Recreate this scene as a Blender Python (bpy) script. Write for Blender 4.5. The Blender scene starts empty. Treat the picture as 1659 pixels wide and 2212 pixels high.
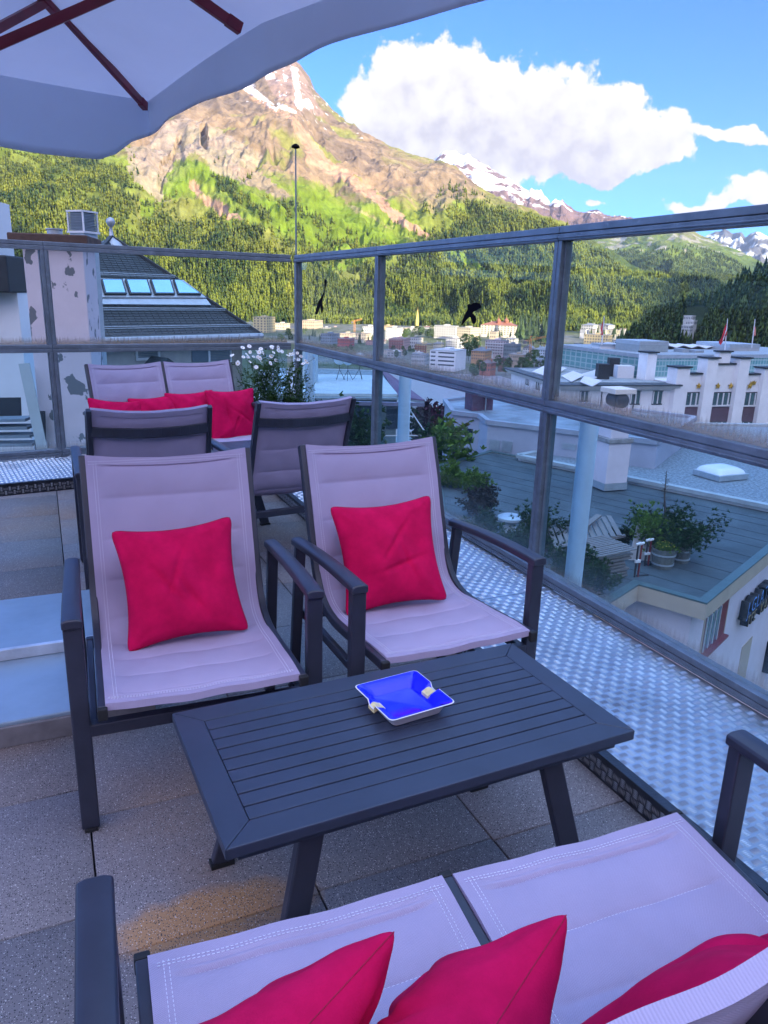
SUN_AZ,SUN_EL,SUN_W=143,18,4.2
SKY_S=.13;CLOUD_L=2.3;FILL_COVER_L=5.5;SKY_TINT=(.17,.37,.82);EXPO=1.87;HAZE=1.9e-5
# where the edge of the evening shade falls (pixel survey u,v, distance, lift)
SHADE_CTRL=[(-100,500,2700,0),(60,492,2700,0),(160,500,2650,0),(240,600,2300,-20),(1000,800,880,20),(1150,775,1000,10),(1010,734,1300,-60),(1080,722,1500,-75),(1300,690,2000,-40),(1350,650,2300,-30),(1440,610,2500,30),(1560,600,2700,60)]
import bpy, bmesh, math, random
import numpy as np
from mathutils import Vector, Matrix, Euler
random.seed(7); rng=np.random.default_rng(7)
SC=bpy.context.scene; C=SC.collection
PI=math.pi; rad=math.radians
# ---------------------------------------------------------------- camera frame (survey of the place)
CH=1.42; CX,CY,FP=829.5,1106.0,1622.0
_d=np.array([-162.2,5576.,FP]); _d/=np.linalg.norm(_d)
_u=-_d; _f=np.array([0,0,1.])-_u*_u[2]; _f/=np.linalg.norm(_f); _r=np.cross(_f,_u)
if _r[0]<0: _r=-_r
CM=np.stack([_r,_f,_u])
def ray(u,v):
    c=np.array([u-CX,v-CY,FP]); return CM@(c/np.linalg.norm(c))
def pz(u,v,z):
    r=ray(u,v); return Vector(r*((z-CH)/r[2])+np.array([0,0,CH]))
def pyd(u,v,Y):
    r=ray(u,v); return Vector(r*(Y/r[1])+np.array([0,0,CH]))
def proj_np(P):
    Q=(P-np.array([0,0,CH]))@CM
    zz=np.maximum(Q[:,2],1e-3)
    return CX+FP*Q[:,0]/zz, CY+FP*Q[:,1]/zz, Q[:,2]
TR=rad(24.4)
def W(x,y,z=0.):
    c,s=math.cos(TR),math.sin(TR); return Vector((c*x-s*y,s*x+c*y,z))
# ---------------------------------------------------------------- object helpers
def tag(o,label=None,cat=None,group=None,kind=None):
    if label: o['label']=label
    if cat: o['category']=cat
    if group: o['group']=group
    if kind: o['kind']=kind
    return o
def empty(name,loc=(0,0,0),rz=0,label=None,cat=None,group=None):
    o=bpy.data.objects.new(name,None); C.objects.link(o); o.location=loc; o.rotation_euler=(0,0,rz)
    o.empty_display_size=.1
    return tag(o,label,cat,group)
class MB:
    def __init__(s): s.v=[]; s.f=[]; s.mi=[]; s.cm=0; s.uv=None
    def add(s,vs,fs):
        b=len(s.v); s.v+= [tuple(p) for p in vs]; s.f+=[tuple(b+i for i in f) for f in fs]; s.mi+=[s.cm]*len(fs); return s
    def box(s,x0,x1,y0,y1,z0,z1):
        return s.add([(x0,y0,z0),(x1,y0,z0),(x1,y1,z0),(x0,y1,z0),(x0,y0,z1),(x1,y0,z1),(x1,y1,z1),(x0,y1,z1)],
          [(3,2,1,0),(4,5,6,7),(0,1,5,4),(1,2,6,5),(2,3,7,6),(3,0,4,7)])
    def bar(s,p,q,w,h,up=(0,0,1)):
        p=Vector(p);q=Vector(q);d=(q-p).normalized();u=Vector(up)
        a=d.cross(u)
        if a.length<1e-4: a=d.cross(Vector((0,1,0)))
        a.normalize();b=a.cross(d).normalized()
        a*=w/2;b*=h/2
        vs=[p-a-b,p+a-b,p+a+b,p-a+b,q-a-b,q+a-b,q+a+b,q-a+b]
        return s.add(vs,[(0,1,2,3),(7,6,5,4),(0,4,5,1),(1,5,6,2),(2,6,7,3),(3,7,4,0)])
    def tube(s,path,r,n=8,cap=True):
        path=[Vector(p) for p in path]; R=r if isinstance(r,(list,tuple)) else [r]*len(path)
        rings=[]
        for i,p in enumerate(path):
            d=(path[min(i+1,len(path)-1)]-path[max(i-1,0)]).normalized()
            u=Vector((0,0,1)) if abs(d.z)<.9 else Vector((0,1,0))
            a=d.cross(u).normalized();b=d.cross(a).normalized()
            rings.append([p+a*(R[i]*math.cos(2*PI*k/n))+b*(R[i]*math.sin(2*PI*k/n)) for k in range(n)])
        vs=[q for rg in rings for q in rg];fs=[]
        for i in range(len(path)-1):
            for k in range(n): fs.append((i*n+k,i*n+(k+1)%n,(i+1)*n+(k+1)%n,(i+1)*n+k))
        if cap: fs.append(tuple(range(n))[::-1]); fs.append(tuple((len(path)-1)*n+k for k in range(n)))
        return s.add(vs,fs)
    def lathe(s,prof,n=24,c=(0,0,0)):
        vs=[];fs=[]
        for r,z in prof:
            for k in range(n): vs.append((c[0]+r*math.cos(2*PI*k/n),c[1]+r*math.sin(2*PI*k/n),c[2]+z))
        for i in range(len(prof)-1):
            for k in range(n): fs.append((i*n+k,i*n+(k+1)%n,(i+1)*n+(k+1)%n,(i+1)*n+k))
        fs.append(tuple(range(n))[::-1]); fs.append(tuple((len(prof)-1)*n+k for k in range(n)))
        return s.add(vs,fs)
    def prism(s,pts,z0,z1):
        n=len(pts); vs=[(p[0],p[1],z0) for p in pts]+[(p[0],p[1],z1) for p in pts]
        return s.add(vs,[tuple(range(n))[::-1],tuple(range(n,2*n))]+[(i,(i+1)%n,n+(i+1)%n,n+i) for i in range(n)])
    def loft(s,A,B):  # two matching polygons in 3D
        n=len(A); return s.add(list(A)+list(B),[tuple(range(n))[::-1],tuple(range(n,2*n))]+[(i,(i+1)%n,n+(i+1)%n,n+i) for i in range(n)])
    def xf(s,M):
        s.v=[tuple(M@Vector(p)) for p in s.v]; return s
    def build(s,name,mats,parent=None,bevel=0,smooth=0,loc=None,rot=None,recalc=True):
        me=bpy.data.meshes.new(name); me.from_pydata(s.v,[],s.f)
        if not isinstance(mats,(list,tuple)): mats=[mats]
        for m in mats: me.materials.append(m)
        if len(mats)>1: me.polygons.foreach_set('material_index',s.mi)
        if recalc:
            bm=bmesh.new(); bm.from_mesh(me); bmesh.ops.recalc_face_normals(bm,faces=bm.faces); bm.to_mesh(me); bm.free()
        if smooth:
            me.polygons.foreach_set('use_smooth',[True]*len(me.polygons)); me.set_sharp_from_angle(angle=rad(smooth))
        o=bpy.data.objects.new(name,me); C.objects.link(o)
        if parent: o.parent=parent
        if loc is not None: o.location=loc
        if rot is not None: o.rotation_euler=rot
        if bevel:
            b=o.modifiers.new('b','BEVEL'); b.width=bevel; b.segments=2; b.limit_method='ANGLE'; b.angle_limit=rad(40)
        return o
def npmesh(name,V,F,mats,parent=None,smooth=False,sharp=None,attrs=None,nv=4):
    me=bpy.data.meshes.new(name); V=np.asarray(V,dtype=np.float32);F=np.asarray(F,dtype=np.int32)
    me.vertices.add(len(V)); me.vertices.foreach_set('co',V.ravel())
    me.loops.add(F.size); me.loops.foreach_set('vertex_index',F.ravel())
    me.polygons.add(len(F)); me.polygons.foreach_set('loop_start',np.arange(0,F.size,F.shape[1],dtype=np.int32))
    try: me.polygons.foreach_set('loop_total',np.full(len(F),F.shape[1],dtype=np.int32))
    except Exception: pass
    me.update(calc_edges=True)
    if not isinstance(mats,(list,tuple)): mats=[mats]
    for m in mats: me.materials.append(m)
    if smooth: me.polygons.foreach_set('use_smooth',np.ones(len(F),dtype=bool))
    if attrs:
        for k,(ty,arr) in attrs.items():
            a=me.attributes.new(k,ty,'POINT'); a.data.foreach_set('color' if ty=='FLOAT_COLOR' else 'value',np.asarray(arr,dtype=np.float32).ravel())
    o=bpy.data.objects.new(name,me); C.objects.link(o)
    if parent: o.parent=parent
    return o
def kids(o): return [c for c in bpy.data.objects if c.parent==o]
def copy_tree(o,parent=None,_ch=None):
    if _ch is None:
        _ch={}
        for q in bpy.data.objects:
            if q.parent: _ch.setdefault(q.parent.name,[]).append(q)
    c=o.copy(); C.objects.link(c)
    if parent: c.parent=parent
    for k in _ch.get(o.name,[]): copy_tree(k,c,_ch)
    return c
# ---------------------------------------------------------------- materials
def srgb(r,g,b):
    f=lambda c:(c/255/12.92) if c/255<.04045 else ((c/255+.055)/1.055)**2.4
    return (f(r),f(g),f(b))
MATS={}
def mat(name,col,rough=.6,metal=0,var=.12,vs=6.,bump=0,bs=60.,spec=.5,coord='Object',col2=None,det=6,stretch=None,bd=.01):
    m=bpy.data.materials.new(name); m.use_nodes=True; nt=m.node_tree; N=nt.nodes;Lk=nt.links
    P=N['Principled BSDF']; P.inputs['Roughness'].default_value=rough; P.inputs['Metallic'].default_value=metal
    P.inputs['Specular IOR Level'].default_value=spec
    tc=N.new('ShaderNodeTexCoord'); src=tc.outputs[coord]
    if stretch:
        mp=N.new('ShaderNodeMapping'); Lk.new(src,mp.inputs['Vector']); mp.inputs['Scale'].default_value=stretch; src=mp.outputs[0]
    n=N.new('ShaderNodeTexNoise'); n.inputs['Scale'].default_value=vs; n.inputs['Detail'].default_value=det; n.inputs['Roughness'].default_value=.62
    Lk.new(src,n.inputs['Vector'])
    mx=N.new('ShaderNodeMix'); mx.data_type='RGBA'
    c2=col2 or tuple(min(1,c*(1+var)) for c in col); c1=col if col2 else tuple(c*(1-var) for c in col)
    mr=N.new('ShaderNodeMapRange'); mr.inputs[1].default_value=.32; mr.inputs[2].default_value=.68
    Lk.new(n.outputs['Fac'],mr.inputs[0]); Lk.new(mr.outputs[0],mx.inputs['Factor'])
    mx.inputs['A'].default_value=(*c1,1); mx.inputs['B'].default_value=(*c2,1)
    Lk.new(mx.outputs['Result'],P.inputs['Base Color'])
    if bump:
        b=N.new('ShaderNodeBump'); b.inputs['Strength'].default_value=bump; b.inputs['Distance'].default_value=bd
        n2=N.new('ShaderNodeTexNoise'); n2.inputs['Scale'].default_value=bs; n2.inputs['Detail'].default_value=4
        Lk.new(src,n2.inputs['Vector']); Lk.new(n2.outputs['Fac'],b.inputs['Height']); Lk.new(b.outputs[0],P.inputs['Normal'])
    MATS[name]=m; return m
def mixmask(m,col,scale,lo,hi,stretch=(1,1,1),seed=0.):
    """lay patches of another colour (stain, peeled paint) over a material"""
    nt=m.node_tree;N=nt.nodes;Lk=nt.links;P=N['Principled BSDF']; old=P.inputs['Base Color'].links[0].from_socket
    tc=N.new('ShaderNodeTexCoord');mp=N.new('ShaderNodeMapping');mp.inputs['Scale'].default_value=stretch;mp.inputs['Location'].default_value=(seed,seed*.7,seed*.3)
    Lk.new(tc.outputs['Object'],mp.inputs[0]);n=N.new('ShaderNodeTexNoise');n.inputs['Scale'].default_value=scale;n.inputs['Detail'].default_value=7
    Lk.new(mp.outputs[0],n.inputs['Vector']);mr=N.new('ShaderNodeMapRange');mr.inputs[1].default_value=lo;mr.inputs[2].default_value=hi
    Lk.new(n.outputs['Fac'],mr.inputs[0]);mx=N.new('ShaderNodeMix');mx.data_type='RGBA'
    Lk.new(mr.outputs[0],mx.inputs['Factor']);Lk.new(old,mx.inputs['A']);mx.inputs['B'].default_value=(*col,1)
    Lk.new(mx.outputs['Result'],P.inputs['Base Color']); return m
M_frame=mat('charcoal_powder_coat',(.028,.031,.050),.42,0,.18,9,.15,900,.5,bd=.0006)
M_tabletop=mat('charcoal_table_coat',(.030,.040,.068),.45,0,.15,5,.12,900,.55,bd=.0006)
M_rail=mat('weathered_steel_grey',(.17,.205,.25),.42,.4,.2,10,.3,220,.5,bd=.001)
mixmask(M_rail,(.25,.29,.34),40,.62,.8)
M_tube=mat('pale_painted_tube',(.50,.58,.66),.4,.1,.1,5)
M_bar=mat('worn_tread_bar',(.58,.62,.68),.30,.8,.1,30)

M_bar_dark=mat('worn_dark_bar',(.30,.30,.32),.35,.6,.2,30)
M_plate=mat('aluminium_tread_plate',(.42,.47,.55),.40,.72,.22,3.5,.2,240,.5,bd=.0008)
mixmask(M_plate,(.30,.31,.35),9,.60,.8)
mixmask(M_bar,(.26,.28,.32),5,.50,.75,(1,1,1),2.)
M_skirt=mat('dark_tread_plate',(.045,.048,.06),.35,.6,.3,12,.2,200)
M_rubber=mat('black_rubber',(.012,.012,.014),.7)
M_gasket=mat('dark_joint',(.02,.02,.024),.9)
M_white=mat('white_ceramic',(.78,.76,.78),.25,0,.03,20)
M_blue=mat('cobalt_glaze',(.004,.008,.80),.12,0,.05,10); M_blue.node_tree.nodes['Principled BSDF'].inputs['Coat Weight'].default_value=.4
M_cream=mat('yellowed_ceramic',(.75,.62,.30),.3,0,.2,40)
M_badge=mat('white_enamel',(.75,.76,.80),.3)
M_ink=mat('black_ink',(.008,.008,.012),1.,spec=.02)
M_hatch=mat('pale_sheet_metal',(.27,.36,.44),.42,.35,.16,2.2,.1,60,.5,bd=.001)
M_hatch_edge=mat('bright_metal_edge',(.62,.66,.70),.35,.5,.2,9)
M_parasol=mat('off_white_canvas',(.82,.82,.84),.9,0,.05,2,.1,30,.1,bd=.002)
M_rib=mat('dark_red_aluminium',(.20,.008,.022),.4,0,.2,6)
# fabric of the slings, woven in uv space
def fabric(name,col,k=1.0):
    m=bpy.data.materials.new(name);m.use_nodes=True;nt=m.node_tree;N=nt.nodes;Lk=nt.links;P=N['Principled BSDF']
    P.inputs['Roughness'].default_value=.82;P.inputs['Specular IOR Level'].default_value=.25
    uv=N.new('ShaderNodeUVMap');sp=N.new('ShaderNodeSeparateXYZ');Lk.new(uv.outputs[0],sp.inputs[0])
    def mth(op,a,b=None):
        x=N.new('ShaderNodeMath');x.operation=op
        for i,q in enumerate((a,b)):
            if q is None: continue
            if isinstance(q,(int,float)): x.inputs[i].default_value=q
            else: Lk.new(q,x.inputs[i])
        return x.outputs[0]
    w=2*PI/.0036
    su=mth('SINE',mth('MULTIPLY',sp.outputs[0],w));sv=mth('SINE',mth('MULTIPLY',sp.outputs[1],w))
    pr=mth('MULTIPLY',su,sv)
    n=N.new('ShaderNodeTexNoise');n.inputs['Scale'].default_value=9;n.inputs['Detail'].default_value=8;Lk.new(uv.outputs[0],n.inputs['Vector'])
    n3=N.new('ShaderNodeTexNoise');n3.inputs['Scale'].default_value=420;n3.inputs['Detail'].default_value=2;Lk.new(uv.outputs[0],n3.inputs['Vector'])
    f=mth('ADD',mth('ADD',mth('MULTIPLY',pr,.22),mth('MULTIPLY',n.outputs['Fac'],.5)),mth('MULTIPLY',n3.outputs['Fac'],.5))
    mx=N.new('ShaderNodeMix');mx.data_type='RGBA';Lk.new(f,mx.inputs['Factor'])
    mx.inputs['A'].default_value=(*[c*.80*k for c in col],1);mx.inputs['B'].default_value=(*[min(1,c*1.2*k) for c in col],1)
    Lk.new(mx.outputs['Result'],P.inputs['Base Color'])
    b=N.new('ShaderNodeBump');b.inputs['Strength'].default_value=.35;b.inputs['Distance'].default_value=.0008
    Lk.new(pr,b.inputs['Height']);Lk.new(b.outputs[0],P.inputs['Normal']);return m
M_sling=fabric('lilac_grey_mesh_fabric',(.405,.345,.485))
M_cushion=mat('crimson_cotton',(.56,.0045,.072),.95,0,.14,16,.5,420,.12,bd=.0012)
M_stitch=mat('pale_thread',(.72,.70,.82),.8)
M_seam=mat('dark_crimson_thread',(.36,.003,.04),.9)
# speckled washed concrete slabs
def slabmat():
    m=mat('washed_concrete',(.185,.172,.185),.85,0,.14,1.3,.5,300,.4,coord='Generated' if False else 'Object',bd=.002)
    nt=m.node_tree;N=nt.nodes;Lk=nt.links;P=N['Principled BSDF']
    old=P.inputs['Base Color'].links[0].from_socket;tc=N.new('ShaderNodeTexCoord')
    # per slab tone attribute
    at=N.new('ShaderNodeAttribute');at.attribute_name='tone'
    h=N.new('ShaderNodeHueSaturation');Lk.new(old,h.inputs['Color']);Lk.new(at.outputs['Fac'],h.inputs['Value']);cur=h.outputs[0]
    # warm brown stains
    for (sc,lo,hi,c,f) in ((1.1,.50,.70,(.27,.17,.105),.70),(.8,.5,.62,(.16,.20,.24),.4)):
        n=N.new('ShaderNodeTexNoise');n.inputs['Scale'].default_value=sc;n.inputs['Detail'].default_value=5;n.noise_dimensions='4D';n.inputs['W'].default_value=sc*3;Lk.new(tc.outputs['Object'],n.inputs['Vector'])
        mr=N.new('ShaderNodeMapRange');mr.inputs[1].default_value=lo;mr.inputs[2].default_value=hi;mr.inputs[4].default_value=f;Lk.new(n.outputs['Fac'],mr.inputs[0])
        mx=N.new('ShaderNodeMix');mx.data_type='RGBA';Lk.new(mr.outputs[0],mx.inputs['Factor']);Lk.new(cur,mx.inputs['A']);mx.inputs['B'].default_value=(*c,1);cur=mx.outputs['Result']
    # an ochre streak by the table leg
    mp=N.new('ShaderNodeMapping');mp.inputs['Location'].default_value=(-.235,-1.455,0);mp.inputs['Rotation'].default_value=(0,0,0);mp.vector_type='POINT';Lk.new(tc.outputs['Object'],mp.inputs[0])
    mp2=N.new('ShaderNodeMapping');mp2.inputs['Rotation'].default_value=(0,0,rad(-14));mp2.inputs['Scale'].default_value=(3.2,9,1);Lk.new(mp.outputs[0],mp2.inputs[0])
    nn=N.new('ShaderNodeTexNoise');nn.inputs['Scale'].default_value=7;nn.inputs['Detail'].default_value=5;Lk.new(tc.outputs['Object'],nn.inputs['Vector'])
    ln=N.new('ShaderNodeVectorMath');ln.operation='LENGTH';Lk.new(mp2.outputs[0],ln.inputs[0])
    ad=N.new('ShaderNodeMath');ad.operation='MULTIPLY_ADD';Lk.new(nn.outputs['Fac'],ad.inputs[0]);ad.inputs[1].default_value=1.3;Lk.new(ln.outputs['Value'],ad.inputs[2])
    mr=N.new('ShaderNodeMapRange');mr.inputs[1].default_value=1.55;mr.inputs[2].default_value=1.15;mr.inputs[3].default_value=0;mr.inputs[4].default_value=.8;Lk.new(ad.outputs[0],mr.inputs[0])
    mx=N.new('ShaderNodeMix');mx.data_type='RGBA';Lk.new(mr.outputs[0],mx.inputs['Factor']);Lk.new(cur,mx.inputs['A']);mx.inputs['B'].default_value=(.40,.22,.09,1);cur=mx.outputs['Result']
    # grit: light and dark chips
    for sc,lo,hi,c in ((130,.0,.24,(.55,.53,.53)),(160,.0,.32,(.04,.04,.05)),(230,.0,.40,(.05,.05,.06)),(260,0,.30,(.5,.48,.47))):
        v=N.new('ShaderNodeTexVoronoi');v.inputs['Scale'].default_value=sc;Lk.new(tc.outputs['Object'],v.inputs['Vector'])
        mr=N.new('ShaderNodeMapRange');mr.inputs[1].default_value=hi;mr.inputs[2].default_value=hi*.6;mr.inputs[4].default_value=1;Lk.new(v.outputs['Distance'],mr.inputs[0])
        cc=N.new('ShaderNodeSeparateColor');Lk.new(v.outputs['Color'],cc.inputs[0])
        g=N.new('ShaderNodeMath');g.operation='GREATER_THAN';Lk.new(cc.outputs[0],g.inputs[0]);g.inputs[1].default_value=.55
        mu=N.new('ShaderNodeMath');mu.operation='MULTIPLY';Lk.new(mr.outputs[0],mu.inputs[0]);Lk.new(g.outputs[0],mu.inputs[1])
        mx=N.new('ShaderNodeMix');mx.data_type='RGBA';Lk.new(mu.outputs[0],mx.inputs['Factor']);Lk.new(cur,mx.inputs['A']);mx.inputs['B'].default_value=(*c,1);cur=mx.outputs['Result']
    Lk.new(cur,P.inputs['Base Color']);return m
M_slab=slabmat()
def glassmat(name,tint,veil,veilcol,dirt=True,h=.7,refl=1.0):
    m=bpy.data.materials.new(name);m.use_nodes=True;nt=m.node_tree;N=nt.nodes;Lk=nt.links
    for n in list(N):
        if n.type!='OUTPUT_MATERIAL': N.remove(n)
    out=[n for n in N if n.type=='OUTPUT_MATERIAL'][0]
    tr=N.new('ShaderNodeBsdfTransparent');tr.inputs[0].default_value=(*tint,1)
    gl=N.new('ShaderNodeBsdfGlossy');gl.inputs['Roughness'].default_value=.02;gl.inputs[0].default_value=(1,1,1,1)
    fr=N.new('ShaderNodeFresnel');fr.inputs[0].default_value=1.35
    mu=N.new('ShaderNodeMath');mu.operation='MULTIPLY';Lk.new(fr.outputs[0],mu.inputs[0]);mu.inputs[1].default_value=refl
    ge=N.new('ShaderNodeNewGeometry');fb=N.new('ShaderNodeMath');fb.operation='SUBTRACT';fb.inputs[0].default_value=1;Lk.new(ge.outputs['Backfacing'],fb.inputs[1]);m3=N.new('ShaderNodeMath');m3.operation='MULTIPLY';Lk.new(mu.outputs[0],m3.inputs[0]);Lk.new(fb.outputs[0],m3.inputs[1]);mu=m3
    mx=N.new('ShaderNodeMixShader');Lk.new(mu.outputs[0],mx.inputs[0]);Lk.new(tr.outputs[0],mx.inputs[1]);Lk.new(gl.outputs[0],mx.inputs[2])
    df=N.new('ShaderNodeBsdfDiffuse');df.inputs[0].default_value=(*veilcol,1)
    tl=N.new('ShaderNodeBsdfTranslucent');tl.inputs[0].default_value=(*veilcol,1)
    dd=N.new('ShaderNodeMixShader');dd.inputs[0].default_value=.5;Lk.new(df.outputs[0],dd.inputs[1]);Lk.new(tl.outputs[0],dd.inputs[2])
    tc=N.new('ShaderNodeTexCoord')
    n=N.new('ShaderNodeTexNoise');n.inputs['Scale'].default_value=2.5;n.inputs['Detail'].default_value=5;Lk.new(tc.outputs['Object'],n.inputs['Vector'])
    sp=N.new('ShaderNodeSeparateXYZ');Lk.new(tc.outputs['Object'],sp.inputs[0])
    mr=N.new('ShaderNodeMapRange');mr.inputs[1].default_value=.3;mr.inputs[2].default_value=.8;mr.inputs[3].default_value=veil*.5;mr.inputs[4].default_value=veil*1.5;Lk.new(n.outputs['Fac'],mr.inputs[0])
    # grime rising from the bottom edge in streaks, fainter along the sides
    st=N.new('ShaderNodeTexNoise');st.inputs['Scale'].default_value=1;st.inputs['Detail'].default_value=3;mp=N.new('ShaderNodeMapping');mp.inputs['Scale'].default_value=(90,90,2.5);Lk.new(tc.outputs['Object'],mp.inputs[0]);Lk.new(mp.outputs[0],st.inputs['Vector'])
    hh=N.new('ShaderNodeMapRange');hh.inputs[1].default_value=.0;hh.inputs[2].default_value=.085;hh.inputs[3].default_value=1;hh.inputs[4].default_value=0;Lk.new(sp.outputs[2],hh.inputs[0])
    pw=N.new('ShaderNodeMath');pw.operation='ADD';Lk.new(hh.outputs[0],pw.inputs[0]);Lk.new(st.outputs['Fac'],pw.inputs[1])
    m2=N.new('ShaderNodeMapRange');m2.inputs[1].default_value=.85;m2.inputs[2].default_value=1.35;m2.inputs[4].default_value=.50 if dirt else .22;Lk.new(pw.outputs[0],m2.inputs[0])
    # soft haze band higher up
    h3=N.new('ShaderNodeMapRange');h3.inputs[1].default_value=.0;h3.inputs[2].default_value=.18;h3.inputs[3].default_value=.09;h3.inputs[4].default_value=0;Lk.new(sp.outputs[2],h3.inputs[0])
    a1=N.new('ShaderNodeMath');a1.operation='ADD';Lk.new(mr.outputs[0],a1.inputs[0]);Lk.new(h3.outputs[0],a1.inputs[1])
    mg=N.new('ShaderNodeMixShader');Lk.new(a1.outputs[0],mg.inputs[0]);Lk.new(mx.outputs[0],mg.inputs[1]);Lk.new(dd.outputs[0],mg.inputs[2])
    d2=N.new('ShaderNodeBsdfDiffuse');d2.inputs[0].default_value=(.34,.27,.20,1)
    mz=N.new('ShaderNodeMixShader');Lk.new(m2.outputs[0],mz.inputs[0]);Lk.new(mg.outputs[0],mz.inputs[1]);Lk.new(d2.outputs[0],mz.inputs[2])
    Lk.new(mz.outputs[0],out.inputs[0]);return m
M_glass_up=glassmat('upper_pane_glass',(.95,.985,.985),.005,(.55,.62,.66),refl=.5)
M_glass_lo=glassmat('lower_pane_glass',(.80,.94,.985),.016,(.50,.66,.75),dirt=False,refl=.5)

# canvas lets light through
_n=M_parasol.node_tree;_o=[x for x in _n.nodes if x.type=='OUTPUT_MATERIAL'][0];_p=_n.nodes['Principled BSDF'];_t=_n.nodes.new('ShaderNodeBsdfTranslucent');_t.inputs[0].default_value=(.80,.80,.88,1);_m=_n.nodes.new('ShaderNodeMixShader');_m.inputs[0].default_value=.5
_n.links.new(_p.outputs[0],_m.inputs[1]);_n.links.new(_t.outputs[0],_m.inputs[2]);_n.links.new(_m.outputs[0],_o.inputs[0])
# ================================================================ terrace floor
def slabs():
    V=[];F=[];tone=[]
    def box(x0,x1,y0,y1,z0,z1,t):
        b=len(V); e=.002
        V.extend([(x0,y0,z0),(x1,y0,z0),(x1,y1,z0),(x0,y1,z0),(x0,y0,z1-e),(x1,y0,z1-e),(x1,y1,z1-e),(x0,y1,z1-e),(x0+e,y0+e,z1),(x1-e,y0+e,z1),(x1-e,y1-e,z1),(x0+e,y1-e,z1)])
        F.extend([tuple(b+i for i in f) for f in [(0,1,5,4),(1,2,6,5),(2,3,7,6),(3,0,4,7),(4,5,9,8),(5,6,10,9),(6,7,11,10),(7,4,8,11),(8,9,10,11)]]); tone.extend([t]*12)
    for i in range(-12,4):
        x0=.005+i*.5; off=[1.93,1.44,1.56][i%3] if i!=0 else 1.93
        if i==1: off=1.44
        if i==2: off=1.43
        if i==-1: off=1.57
        k=0; y=off-11*.5
        while y<6.6:
            box(x0+.0025,x0+.4975,y+.0025,y+.4975,-.04,0,.8+.4*random.random()); y+=.5
    M=np.array([W(*v) for v in V]); M[:,2]=[v[2] for v in V]
    M=np.array(V)
    o=npmesh('terrace_floor',M,np.array(F),M_slab,attrs={'tone':('FLOAT',tone)})
    o.rotation_euler=(0,0,TR); tag(o,'speckled washed concrete slabs with open joints on the roof terrace',kind='structure')
    j=MB().box(-6,2.1,-4,6.6,-.06,-.018).build('terrace_joint_bed',M_gasket,rot=(0,0,TR)); tag(j,kind='structure')
slabs()
def lens_bars(cells,L=.0255,w=.0044,h=.0020,z=0.,plane='xy'):
    """five bar tread: groups of raised lenses"""
    V=[];F=[]
    for cx,cy,ori in cells:
        for k in range(5):
            o=(k-2)*.0056
            pts=[(-L/2,0,0),(0,-w/2,0),(L/2,0,0),(0,w/2,0),(-L*.22,0,h),(L*.22,0,h)]
            if ori: pts=[(q[0],q[1]+o,q[2]) for q in pts]
            else: pts=[(-q[1]-o,q[0],q[2]) for q in pts]
            b=len(V); V.extend([(cx+q[0],cy+q[1],z+q[2]) for q in pts])
            F.extend([(b+0,b+1,b+4),(b+1,b+5,b+4),(b+1,b+2,b+5),(b+2,b+3,b+5),(b+3,b+4,b+5),(b+3,b+0,b+4)])
    return V,F
def inpoly(x,y,P):
    c=False;n=len(P)
    for i in range(n):
        x1,y1=P[i];x2,y2=P[(i+1)%n]
        if (y1>y)!=(y2>y) and x<(x2-x1)*(y-y1)/(y2-y1)+x1: c=not c
    return c
def walkway(name,poly,zt,label,ang=0.,seams=()):
    # solid body
    mb=MB().prism(poly,.0,zt-.0005)
    V=mb.v;F=mb.f;cs=[]
    s=.0305;ca,sa=math.cos(ang),math.sin(ang)
    xs=[p[0] for p in poly];ys=[p[1] for p in poly];cxm=(min(xs)+max(xs))/2;cym=(min(ys)+max(ys))/2
    R=max(max(xs)-min(xs),max(ys)-min(ys))
    n=int(R/s)+2
    VB=[];FB=[]
    for i in range(-n,n):
        for j in range(-n,n):
            u,v=i*s,j*s; x=cxm+ca*u-sa*v; y=cym+sa*u+ca*v
            if not inpoly(x,y,poly): continue
            if not (inpoly(x+.016,y+.016,poly) and inpoly(x-.016,y-.016,poly)): continue
            cs.append((u,v,(i+j)%2))
    VB,FB=lens_bars(cs,z=zt)
    b=len(V); V+= [(cxm+ca*q[0]-sa*q[1],cym+sa*q[0]+ca*q[1],q[2]-.0004) for q in VB]; F+=[tuple(b+i for i in f) for f in FB]
    me=bpy.data.meshes.new(name);me.from_pydata(V,[],F);me.materials.append(M_plate);me.materials.append(M_bar);me.polygons.foreach_set('material_index',[0]*(len(F)-len(FB))+[1]*len(FB))
    o=bpy.data.objects.new(name,me);C.objects.link(o);o.rotation_euler=(0,0,TR);tag(o,label,kind='structure');return o
yL=lambda x:5.694+.13*x
for a,b in ((-3.2,.728),(.734,2.732),(2.738,4.73),(4.736,yL(1.46)-.004)):
    walkway('walkway',[(1.46,a),(2.13,a),(2.13,b),(1.46,b if b<5 else b)],.08,'silvery checker plate walkway beside the right glass balustrade')
walkway('walkway',[(-4,yL(-4)),(1.0,yL(1.0)),(1.0,6.58),(-4,6.0)],.08,'silvery checker plate walkway along the back glass balustrade',ang=.13)
walkway('walkway',[(1.006,yL(1.006)),(2.13,yL(2.13)),(2.13,6.73),(1.006,6.59)],.08,'silvery checker plate at the terrace corner',ang=.13)
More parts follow.
